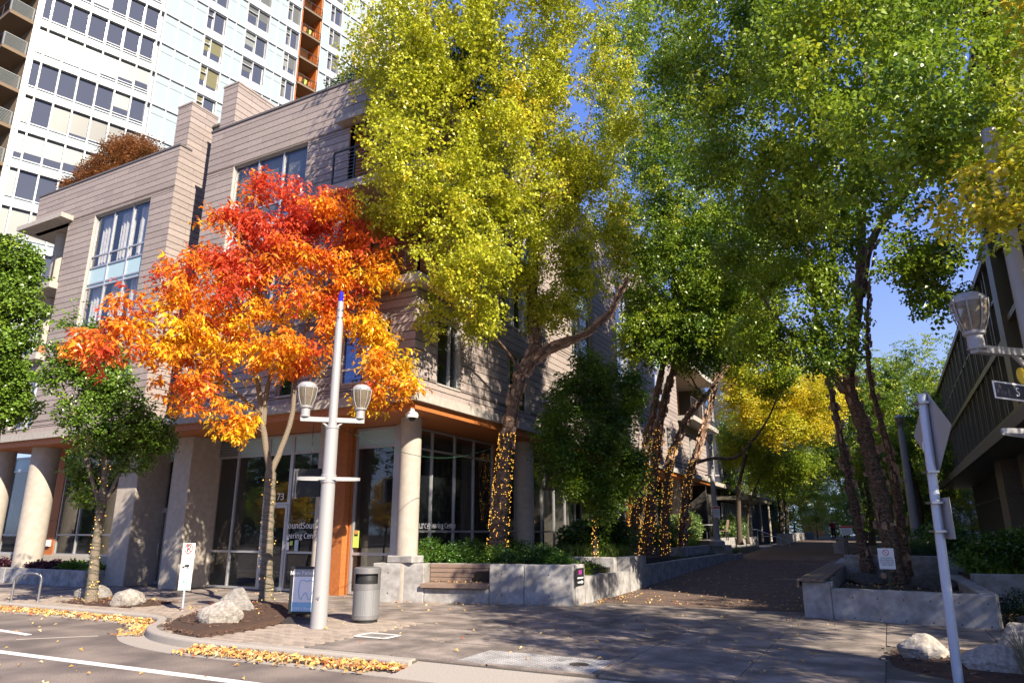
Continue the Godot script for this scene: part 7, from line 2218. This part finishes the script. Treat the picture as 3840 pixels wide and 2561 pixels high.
	for i in far.size():
		var q: Array = far[i]
		var c := Vector3(q[0], 0.8, q[1])
		var r: float = q[3]
		tree("shade_tree", q[4], "trees closing the walkway", [[[c, c + Vector3(0.2, 2.5, 0), c + Vector3(-0.2, q[2] * 0.55, 0.2), c + Vector3(0.2, q[2] * 0.85, 0)], 0.2, 0.04, 1]], [[c + Vector3(0.3, q[2] * 0.55, 0), Vector3(r, r * 0.62, r)], [c + Vector3(-r * 0.5, q[2] * 0.72, r * 0.3), Vector3(r * 0.7, r * 0.55, r * 0.7)], [c + Vector3(r * 0.5, q[2] * 0.8, -r * 0.2), Vector3(r * 0.7, r * 0.55, r * 0.7)], [c + Vector3(0, q[2] * 0.38, r * 0.4), Vector3(r * 0.9, r * 0.34, r * 0.9)]],
			{"seed": 60 + i, "bark": M.bark_dark, "branches": 70, "n": 2600, "leaf": "far", "size": 0.95, "cols": [DEEP, GREEN, MID, LIME] if i != 7 and i != 6 else [MID, LIME, YEL], "clear": 2.6, "thr": -0.3, "fuzz": 0.5})
	# bushy low trees filling the end of the walkway
	var low := [[1.2, -47.0, 2.4], [3.6, -62.0, 3.2], [0.4, -58.0, 2.6], [-1.6, -72.0, 3.0], [6.5, -74.0, 4.0], [-8.0, -74.0, 3.4], [2.6, -72.0, 3.4], [-4.2, -84.0, 4.2], [-1.4, -82.0, 3.8], [-7.0, -86.0, 4.4], [-0.2, -66.0, 3.0]]
	for i in low.size():
		var q: Array = low[i]
		var c := Vector3(q[0], 0.9, q[1])
		var r: float = q[2]
		tree("low_tree", "bushy low tree at the end of the walkway, %s from the camera" % ["nearest", "third", "second", "sixth", "eighth", "seventh", "fifth", "tenth", "ninth", "eleventh", "fourth"][i], "low trees at the end of the walkway", [[[c, c + Vector3(0, 1.0, 0), c + Vector3(0.1, r, 0)], 0.09, 0.03, 1]], [[c + Vector3(0, r * 0.75, 0), Vector3(r, r * 0.75, r)], [c + Vector3(r * 0.4, r * 1.2, 0.2), Vector3(r * 0.6, r * 0.5, r * 0.6)]],
			{"seed": 180 + i, "bark": M.bark_dark, "branches": 40, "n": 1100, "leaf": "far", "size": 0.8, "cols": [GREEN, MID, LIME, YEL] if i % 2 else [DEEP, GREEN, MID], "clear": 0.8, "thr": -0.45})
	# strings of lights on the trunks
	bulb_string("warm light string wound round the big birch by the bench", BIRCH_TRUNK, 0.26, 0.2, 420, 4.3, 1)
	bulb_string("warm light string on the leftmost leaning birch up the walkway", GA, 0.2, 0.16, 230, 5.2, 2)
	bulb_string("warm light string on the thick second birch up the walkway", GB, 0.235, 0.19, 280, 5.4, 3)
	bulb_string("warm light string on the bending third birch up the walkway", GC, 0.19, 0.16, 230, 5.2, 4)
	bulb_string("warm light string on the sunlit fourth birch up the walkway", GD, 0.19, 0.16, 170, 4.6, 5)
	bulb_string("light string on the small dark leaved tree", SM, 0.075, 0.06, 150, 3.8, 6)
	bulb_string("light string round the trunk of the orange autumn tree", ORANGE_TRUNK, 0.15, 0.13, 30, 2.9, 7)
	bulb_string("light string in the small green street tree", PEAR_TRUNK, 0.13, 0.1, 50, 3.4, 8)
	bulb_string("unlit wire net wound round the right birch trunk", RB, 0.26, 0.22, 0, 4.4, 9)
	bulb_string("unlit wire net round the thinner left stem of the right birch", RA, 0.17, 0.14, 0, 4.2, 10)

func build_shrubs() -> void:
	var DEEP := Color(0.02, 0.05, 0.01)
	var GR := Color(0.05, 0.12, 0.015)
	var LI := Color(0.16, 0.26, 0.03)
	# bench planter
	var i := 0
	for q in [[-10.4, -15.2, 0.55, 0.5], [-9.7, -15.5, 0.5, 0.42], [-8.9, -16.0, 0.5, 0.4], [-8.3, -15.7, 0.35, 0.28], [-7.8, -16.4, 0.4, 0.35], [-7.2, -16.2, 0.3, 0.24], [-10.2, -17.0, 0.8, 0.5], [-9.9, -18.6, 0.8, 0.5], [-8.6, -18.0, 0.6, 0.38]]:
		var c := Vector3(q[0], 0.7, q[1])
		bush("evergreen_shrub", ["evergreen shrub at the foot of the corner column in the bench planter", "evergreen shrub behind the left half of the wooden bench", "evergreen shrub behind the right half of the wooden bench", "low evergreen shrub just right of the bench behind the planter wall", "evergreen shrub right of the big birch trunk in the bench planter", "small evergreen shrub by the black plate corner of the bench planter", "wide evergreen shrub against the shop glass behind the bench", "wide evergreen shrub against the shop glass behind the birch trunk", "evergreen shrub at the back of the bench planter near the grass planter"][i], "shrubs of the bench planter", [[c + Vector3(0, q[3] * 0.55, 0), Vector3(q[2], q[3] * 0.7, q[2])], [c + Vector3(0.1, q[3] * 0.9, 0.05), Vector3(q[2] * 0.5, q[3] * 0.5, q[2] * 0.5)]],
			{"seed": 70 + i, "root": c, "n": 420, "leaf": "shrub", "lmat": "leaf_glossy", "cols": [DEEP, GR, GR, LI], "branches": 24})
		i += 1
	# stepped planters
	for q in [["bright leafy shrub in the low planter behind the corner plate", -6.95, 0.45, -16.6, 0.42, 0.36, "shrub", 300, 1], ["bright leafy shrub at the back of the low planter", -7.1, 0.45, -17.8, 0.4, 0.3, "shrub", 240, 1], ["tall bushy plant under the dark leaved tree", -7.9, 0.85, -21.5, 0.9, 1.2, "round", 420, 0], ["tall bushy plant against the walkway shop glass", -9.2, 0.85, -22.5, 0.8, 1.1, "round", 320, 0], ["lime green shrub between the lit birch trunks", -8.6, 1.0, -28.0, 0.7, 0.9, "shrub", 380, 1], ["lime green shrub left of the sunlit birch", -8.7, 1.0, -30.3, 0.7, 0.7, "shrub", 320, 1], ["pale round shrub on the terrace behind the sunlit birch", -8.9, 1.2, -35.2, 0.95, 1.25, "round", 520, 2], ["pale round shrub right of the walkway lamp", -7.7, 1.25, -40.5, 0.95, 1.2, "round", 420, 2], ["leafy bush behind the road sign post", 2.3, 0.6, -20.4, 1.0, 1.0, "round", 480, 0], ["dark bush at the foot of the stone pier", 3.0, 0.6, -21.2, 0.8, 0.6, "shrub", 420, 3], ["low dark bush at the right edge by the boulders", 2.2, 0.04, -15.9, 0.7, 0.5, "tiny", 420, 3], ["bush behind the birch planter beside the lamp post", 1.3, 0.86, -25.0, 0.9, 0.9, "round", 380, 0], ["dark low shrub at the foot of the right birch", 0.9, 0.86, -23.6, 0.7, 0.35, "tiny", 300, 3]]:
		var c := Vector3(q[1], q[2], q[3])
		var cols: Array = [[DEEP, GR, LI, LI], [GR, LI, Color(0.3, 0.4, 0.04)], [Color(0.1, 0.17, 0.05), Color(0.22, 0.32, 0.1), Color(0.3, 0.38, 0.14)], [DEEP, DEEP, GR]][[0, 1, 2, 3].find(q[8])]
		bush("leafy_shrub", q[0], "", [[c + Vector3(0, q[5] * 0.5, 0), Vector3(q[4], q[5] * 0.55, q[4])], [c + Vector3(q[4] * 0.3, q[5] * 0.75, 0.1), Vector3(q[4] * 0.5, q[5] * 0.35, q[4] * 0.5)]],
			{"seed": 90 + i, "root": c, "n": q[7], "leaf": q[6], "cols": cols, "branches": 24})
		i += 1
	# purple leaved edging under the left shop window
	for k in 9:
		var c := Vector3(-29.8 + k * 0.95, 0.42, -14.0)
		bush("purple_plant", ("purple leaved plant in the low planter, %s from its right end" if k < 7 else "green leaved plant in the low planter, %s from its right end") % ["ninth", "eighth", "seventh", "sixth", "fifth", "fourth", "third", "second", "first"][k], "purple plants under the shop window", [[c + Vector3(0, 0.1, 0), Vector3(0.5, 0.13, 0.3)]],
			{"seed": 120 + k, "root": c, "n": 150, "leaf": "fat", "cols": [Color(0.06, 0.02, 0.035), Color(0.12, 0.04, 0.06), Color(0.14, 0.07, 0.05)] if k < 7 else [GR, LI], "branches": 12, "cat": "plant"})
	# roof plants
	var rb := [[Vector3(-27.3, 14.85, -14.2), Vector3(0.75, 0.5, 0.5)], [Vector3(-26.3, 15.2, -14.3), Vector3(0.9, 0.75, 0.6)], [Vector3(-25.1, 15.75, -14.4), Vector3(0.95, 0.85, 0.7)], [Vector3(-24.1, 15.6, -14.4), Vector3(0.95, 0.85, 0.7)], [Vector3(-23.2, 15.1, -14.3), Vector3(0.7, 0.7, 0.6)], [Vector3(-24.7, 14.8, -14.3), Vector3(1.6, 0.6, 0.6)]]
	bush("roof_shrub", "big rusty brown shrub on the roof of the grey block", "", rb, {"seed": 140, "root": Vector3(-25, 13.6, -14.4), "n": 2800, "leaf": "tiny", "size": 1.8, "cols": [Color(0.05, 0.06, 0.012), Color(0.2, 0.11, 0.03), Color(0.3, 0.12, 0.04), Color(0.34, 0.15, 0.05)], "branches": 90, "bias": 0.15})
	for k in 4:
		var c := Vector3(-13.6 + k * 1.4, 13.6, -15.0 - 0.3 * (k % 2))
		bush("roof_shrub", "dark green shrub on the roof behind the birch, %s from the left" % ["first", "second", "third", "fourth"][k], "green roof shrubs", [[c + Vector3(0, 1.3, 0), Vector3(0.9, 1.5, 0.8)]], {"seed": 150 + k, "root": c, "n": 620, "leaf": "fine", "size": 1.3, "cols": [DEEP, GR, LI], "branches": 30})
		var pl := thing("plume_grass", "pale pampas plumes on the roof, %s clump from the left" % ["first", "second", "third", "fourth"][k], "grass", c + Vector3(0.4, 0, 0.3), "plumes on the roof")
		for j in 5:
			var top := Vector3(RNG.randf_range(-0.7, 0.7), RNG.randf_range(2.2, 3.4), RNG.randf_range(-0.4, 0.4))
			lpart(pl, "stalk", MB.new().tube([Vector3.ZERO, top * 0.6, top], [0.012], 4), M.bark_pale)
			lpart(pl, "plume", MB.new().lathe([Vector2(0.01, -0.25), Vector2(0.09, -0.08), Vector2(0.1, 0.1), Vector2(0.05, 0.3), Vector2(0.0, 0.4)], 8, Transform3D(Basis(Vector3.BACK, RNG.randf_range(-0.5, 0.5)), top)), M.plume)
	# grasses and ground cover
	var gs := []
	for k in 210: gs.append(Vector3(RNG.randf_range(-9.0, -6.85), 0.82, RNG.randf_range(-21.0, -19.35)))
	grass_patch("planter_grass", "tufts of green grass in the taller planter by the walkway", gs, 0.42, Color(0.14, 0.22, 0.03), 201)
	gs = []
	for k in 150: gs.append(Vector3(RNG.randf_range(-8.6, -7.6), 0.97, RNG.randf_range(-33.0, -30.8)))
	grass_patch("planter_grass", "bright grass on the terrace beside the sunlit birch", gs, 0.4, Color(0.24, 0.34, 0.03), 202)
	gs = []
	for k in 160: gs.append(Vector3(RNG.randf_range(-0.2, 1.8), 0.6 if k % 2 else 0.86, RNG.randf_range(-22.3, -19.6) if k % 2 else RNG.randf_range(-26, -22.9)))
	for p in gs: p.y = 0.86
	var gs2 := []
	for k in 200: gs2.append(Vector3(RNG.randf_range(1.6, 3.2), 0.6, RNG.randf_range(-22.3, -19.6)))
	grass_patch("planter_grass", "green grass behind the low wall right of the birch planter", gs2, 0.35, Color(0.16, 0.26, 0.03), 203)
	var cov := []
	for k in 900: cov.append(Vector3(RNG.randf_range(-8.3, -6.8), 0.56, RNG.randf_range(-33.0, -21.0)))
	grass_patch("ground_cover", "dark low ground cover in the long planter by the walkway", cov, 0.16, Color(0.035, 0.075, 0.012), 204, 0.18, "ground cover")
	var tf := thing("ornamental_grass", "wispy ornamental grass tuft before the pale boulder at the right edge", "grass", Vector3(1.15, 0.05, -9.9))
	lpart(tf, "blades", blade_tuft(9, 150, 0.55, 0.3, 0.004), M.grass_dry)
	var tf2 := thing("ornamental_grass", "wispy ornamental grass tuft beside the farthest right boulder", "grass", Vector3(1.75, 0.05, -11.2))
	lpart(tf2, "blades", blade_tuft(10, 130, 0.5, 0.3, 0.004), M.grass_dry)
	var tf3 := thing("fern", "small green fern at the foot of the walkway wall", "plant", Vector3(-6.35, 0.5, -34.2))
	lpart(tf3, "blades", blade_tuft(11, 120, 0.4, 0.35, 0.01), M.grass_green)

func build_litter() -> void:
	var cols := [Color(0.5, 0.33, 0.09), Color(0.62, 0.48, 0.22), Color(0.6, 0.33, 0.06), Color(0.4, 0.24, 0.1), Color(0.34, 0.09, 0.04), Color(0.66, 0.55, 0.32)]
	var kerb := smooth_line(KERB, 0.1)
	var rg := RandomNumberGenerator.new()
	rg.seed = 404
	# drifts in the gutter
	var a := []
	var b := []
	for i in kerb.size() - 1:
		var p: Vector2 = kerb[i]
		var d: Vector2 = (kerb[i + 1] - p).normalized()
		var nn := Vector2(-d.y, d.x)     # towards the road
		if p.x > -24.0 and p.x < -11.6:
			var dens := 8 if p.x < -13 else 7
			for k in dens:
				var o: float = 0.02 + absf(rg.randfn(0.0, 0.2))
				a.append(Vector3(p.x + nn.x * o + rg.randf() * 0.1, -0.118 + maxf(0.0, 0.05 - o * 0.1) * rg.randf(), p.y + nn.y * o))
		if p.x > -9.6 and p.x < -5.75:
			var t := (p.x + 9.6) / 3.85
			for k in 20:
				var o: float = 0.02 + absf(rg.randfn(0.0, 0.17)) * (1.0 if t < 0.9 else 0.5)
				b.append(Vector3(p.x + nn.x * o + rg.randf() * 0.1, -0.118 + maxf(0.0, 0.06 - o * 0.12) * rg.randf(), p.y + nn.y * o))
	lay_leaves(self, "fallen_leaf_drift", a, cols, 1, 1.05)
	lay_leaves(self, "fallen_leaf_drift", b, cols, 2, 0.95)
	var c := []
	for k in 110: c.append(Vector3(rg.randf_range(-20, -7), -0.124, rg.randf_range(-9.2, -4.5)))
	c = c.filter(func(p): return not (p.z < -7.8 and p.x > -12.5))
	for k in 170: c.append(Vector3(rg.randf_range(-21, -1), 0.004, rg.randf_range(-15.0, -10.2)))
	for k in 25: c.append(Vector3(rg.randf_range(-9.6, -1), 0.004, rg.randf_range(-10.2, -8.6)))
	for k in 300:
		var z := -16.5 - 22.0 * rg.randf() * rg.randf()
		c.append(Vector3(rg.randf_range(-6.4, -1.8), gy(z) + 0.006, z))
	for k in 90: c.append(Vector3(rg.randf_range(-6.6, -5.9), gy(-17.0) + 0.006, rg.randf_range(-20, -15.6)))
	for k in 60:
		var t := rg.randf()
		c.append(Vector3(lerpf(-10.6, -6.6, t), 0.004, lerpf(-14.15, -15.25, t) + 0.05 + absf(rg.randfn(0, 0.08))))
	lay_leaves(self, "scattered_leaves", c, cols, 3, 0.7)
	var d := []
	for k in 120: d.append(Vector3(rg.randf_range(-1.1, 1.2), 0.37, rg.randf_range(-21.5, -15.8)))
	for k in 60: d.append(Vector3(rg.randf_range(1.7, 4), 0.05, rg.randf_range(-18.5, -15.6)))
	for k in 26: d.append(Vector3(rg.randf_range(-12.6, -9.9), 0.2, rg.randf_range(-11.6, -8.6)))
	for k in 40: d.append(Vector3(rg.randf_range(-17.4, -15.2), 0.06, rg.randf_range(-11.5, -10.4)))
	for k in 22: d.append(Vector3(rg.randf_range(-9.9, -8.5), 0.45, rg.randf_range(-14.95, -14.5)))
	d = d.filter(func(p): return not (p.x < -9.8 and p.x > -13 and not in_poly(Vector2(p.x, p.z), BED)))
	lay_leaves(self, "scattered_leaves", d, cols, 4, 0.9)

func build_rocks() -> void:
	rock("pale boulder at the front of the mulch mound by the kerb", Vector3(-10.35, 0.1, -8.95), Vector3(0.42, 0.24, 0.22), 301, M.rock_pale, 0.45, 0.05)
	rock("tilted grey boulder behind the pale one on the mulch mound", Vector3(-11.0, 0.1, -9.8), Vector3(0.42, 0.3, 0.2), 305, M.rock_grey, 0.5, 0.5)
	rock("sunlit cream boulder right of the small green street tree", Vector3(-15.35, 0.03, -10.65), Vector3(0.42, 0.26, 0.3), 303, M.rock_pale, 0.7, 0.15)
	rock("shaded grey boulder behind the small green street tree", Vector3(-17.5, 0.02, -11.2), Vector3(0.46, 0.22, 0.28), 304, M.rock_grey, 0.5, 0.0)
	rock("small grey boulder behind the pavement sign", Vector3(-10.2, 0.08, -10.9), Vector3(0.28, 0.16, 0.2), 306, M.rock_grey, 0.2, 0.0)
	rock("squat pale boulder left of the leaning sign post", Vector3(0.22, 0.02, -11.1), Vector3(0.31, 0.2, 0.26), 307, M.rock_pale, 0.3, 0.0)
	rock("long pale boulder right of the leaning sign post", Vector3(1.05, 0.03, -10.35), Vector3(0.5, 0.2, 0.3), 308, M.rock_pale, -0.3, 0.0)
	rock("large pale boulder at the right edge of the mulch", Vector3(1.55, 0.05, -11.75), Vector3(0.55, 0.3, 0.35), 309, M.rock_pale, -0.4, 0.1)
	rock("dark flat boulder at the foot of the right birch", Vector3(0.75, 0.3, -19.3), Vector3(0.55, 0.26, 0.4), 310, M.rock_dark, 0.2, 0.0)
	rock("dark mossy boulder left of the right birch trunks", Vector3(-0.65, 0.3, -20.3), Vector3(0.45, 0.22, 0.4), 311, M.rock_dark, 0.5, 0.0)
	rock("dark boulder half out of the right edge", Vector3(2.05, 0.05, -14.6), Vector3(0.4, 0.22, 0.35), 312, M.rock_dark, 0.9, 0.0)

func build_fill() -> void:
	# distant wood beyond the end of the walkway: one mass
	var rg := RandomNumberGenerator.new()
	rg.seed = 909
	var W := thing("distant_wood", "dark mass of distant trees beyond the end of the walkway", "wood", Vector3(-4, 0.8, -125))
	W.set_meta("kind", "stuff")
	var xf := []
	var tint := PackedColorArray()
	for k in 7000:
		var x := rg.randf_range(-45, 45)
		var top := 9.0 + 3.0 * sin(x * 0.35) + 2.0 * sin(x * 0.9)
		var p := Vector3(x, 0.5 + top * pow(rg.randf(), 0.8), rg.randf_range(-132, -118))
		var s := rg.randf_range(2.0, 3.2)
		xf.append(Transform3D(Basis(Vector3.UP, rg.randf() * TAU).scaled(Vector3(s, s, s)), p))
		var c := [Color(0.04, 0.08, 0.014), Color(0.08, 0.14, 0.018), Color(0.2, 0.2, 0.025)][rg.randi() % 3] as Color
		tint.append(c)
	multi(W, "foliage", sprays.far[0], M.leaf, xf, tint).set_meta("kind", "stuff")
	# loose bark chips on the mulch beds
	var chip := MB.new()
	chip.colored = true
	chip.cbox(Transform3D.IDENTITY, Vector3(0.05, 0.009, 0.018), 0.003)
	var cm := chip.mesh()
	for bed in [[BED, 0.2, 2400], [BED2, 0.08, 1500], [PIT, 0.05, 900]]:
		var lo := Vector2(1e9, 1e9)
		var hi := Vector2(-1e9, -1e9)
		var cen := Vector2.ZERO
		for p in bed[0]:
			lo = lo.min(p); hi = hi.max(p); cen += p / bed[0].size()
		var far := []
		var cx := []
		var ct := PackedColorArray()
		for k in bed[2]:
			var p := Vector2(rg.randf_range(lo.x, hi.x), rg.randf_range(lo.y, hi.y))
			if not in_poly(p, bed[0]): continue
			# height of the mound here: nearness to the rim along the ray from the centre
			var t := 0.0
			for i in 20:
				if in_poly(cen + (p - cen) * (1.0 + i * 0.25), bed[0]): t = 1.0 / (1.0 + i * 0.25)
			t = clampf(t, 0.0, 1.0)
			var h: float = 0.02 + bed[1] * (1.0 - t * t) + rg.randf_range(0.0, 0.02)
			var s := rg.randf_range(0.5, 1.5)
			cx.append(Transform3D((Basis(Vector3.UP, rg.randf() * TAU) * Basis(Vector3.RIGHT, rg.randf_range(-0.5, 0.5)) * Basis(Vector3.BACK, rg.randf_range(-0.4, 0.4))).scaled(Vector3(s, s, s)), Vector3(p.x, h, p.y)))
			var kk := rg.randf_range(0.4, 1.5)
			ct.append(Color(0.11 * kk, 0.06 * kk, 0.038 * kk))
		var o := multi(self, "bark_chips", cm, M.dry_leaf, cx, ct)
		o.name = numbered("bark_chips")
		o.set_meta("label", "loose bark chips lying on the mulch bed %s" % ["by the kerb", "around the right boulders", "under the small street tree"][[BED, BED2, PIT].find(bed[0])])
		o.set_meta("category", "bark chips")
		o.set_meta("kind", "stuff")

func _ready() -> void:
	RNG.seed = 4242
	# camera
	var cam := Camera3D.new()
	cam.name = "camera"
	add_child(cam)
	cam.position = Vector3(0, 1.6, 0)
	cam.rotation = Vector3(deg_to_rad(15.4), deg_to_rad(27.7), 0)
	cam.fov = 52.5
	cam.near = 0.05
	cam.far = 900.0
	cam.current = true
	# sky, exposure, sun
	var env := Environment.new()
	env.background_mode = Environment.BG_SKY
	var sky := Sky.new()
	var sm := ProceduralSkyMaterial.new()
	sm.sky_top_color = Color(0.27, 0.385, 0.65)
	sm.sky_horizon_color = Color(0.62, 0.69, 0.79)
	sm.sky_curve = 0.16
	sm.ground_bottom_color = Color(0.2, 0.19, 0.17)
	sm.ground_horizon_color = Color(0.5, 0.55, 0.6)
	sm.sun_angle_max = 12.0
	sky.sky_material = sm
	env.sky = sky
	env.tonemap_mode = Environment.TONE_MAPPER_LINEAR
	env.tonemap_exposure = 2.4
	env.sdfgi_enabled = true
	env.ssao_enabled = true
	env.ssil_enabled = true
	var we := WorldEnvironment.new()
	we.name = "world_environment"
	we.environment = env
	add_child(we)
	var sun := DirectionalLight3D.new()
	sun.name = "sun"
	add_child(sun)
	sun.look_at_from_position(Vector3(1.0, 0.78, 0.5) * 50.0, Vector3.ZERO)
	sun.light_energy = 1.6
	sun.light_color = Color(1.0, 0.945, 0.86)
	sun.light_angular_distance = 0.5
	sun.shadow_enabled = true
	make_materials()
	extra_materials()
	build_street()
	build_grey()
	build_tower()
	build_right()
	build_navy()
	build_planters()
	build_lamp_post()
	build_right_lamp()
	build_sign_pole()
	build_bin()
	build_board()
	build_parking_sign()
	build_rack()
	build_small_signs()
	build_rocks()
	make_sprays()
	build_trees()
	build_shrubs()
	build_litter()
	build_person()
	build_fill()

func extra_materials() -> void:
	surf("rock_dark", S(0.03, 0.027, 0.024), S(0.1, 0.09, 0.08), 69, 1.2, 0.9, 1.6, 0.025, 6)
	mat("plume", S(0.62, 0.45, 0.3), 0.9)
	for q in [["grass_dry", 0.22, 0.2, 0.12], ["grass_green", 0.1, 0.18, 0.03]]:
		var g := mat(q[0], S(q[1], q[2], q[3]), 0.7)
		g.cull_mode = BaseMaterial3D.CULL_DISABLED
	var bp := mat("body_paint", Color.WHITE, 0.9)
	bp.vertex_color_use_as_albedo = true
	# perforated sheet: a grid of dark holes
	var im := Image.create(64, 64, false, Image.FORMAT_RGB8)
	im.fill(S(0.33, 0.33, 0.335))
	for y in 64:
		for x in 64:
			var u := fmod(x, 16.0) - 8.0
			var v := fmod(y, 16.0) - 8.0
			if u * u + v * v < 22.0: im.set_pixel(x, y, S(0.05, 0.05, 0.05))
	var p := mat("bin_perforated", Color.WHITE, 0.45, 0.4)
	p.albedo_texture = ImageTexture.create_from_image(im)
	p.uv1_triplanar = true
	p.uv1_world_triplanar = true
	p.uv1_scale = Vector3(16, 16, 16)
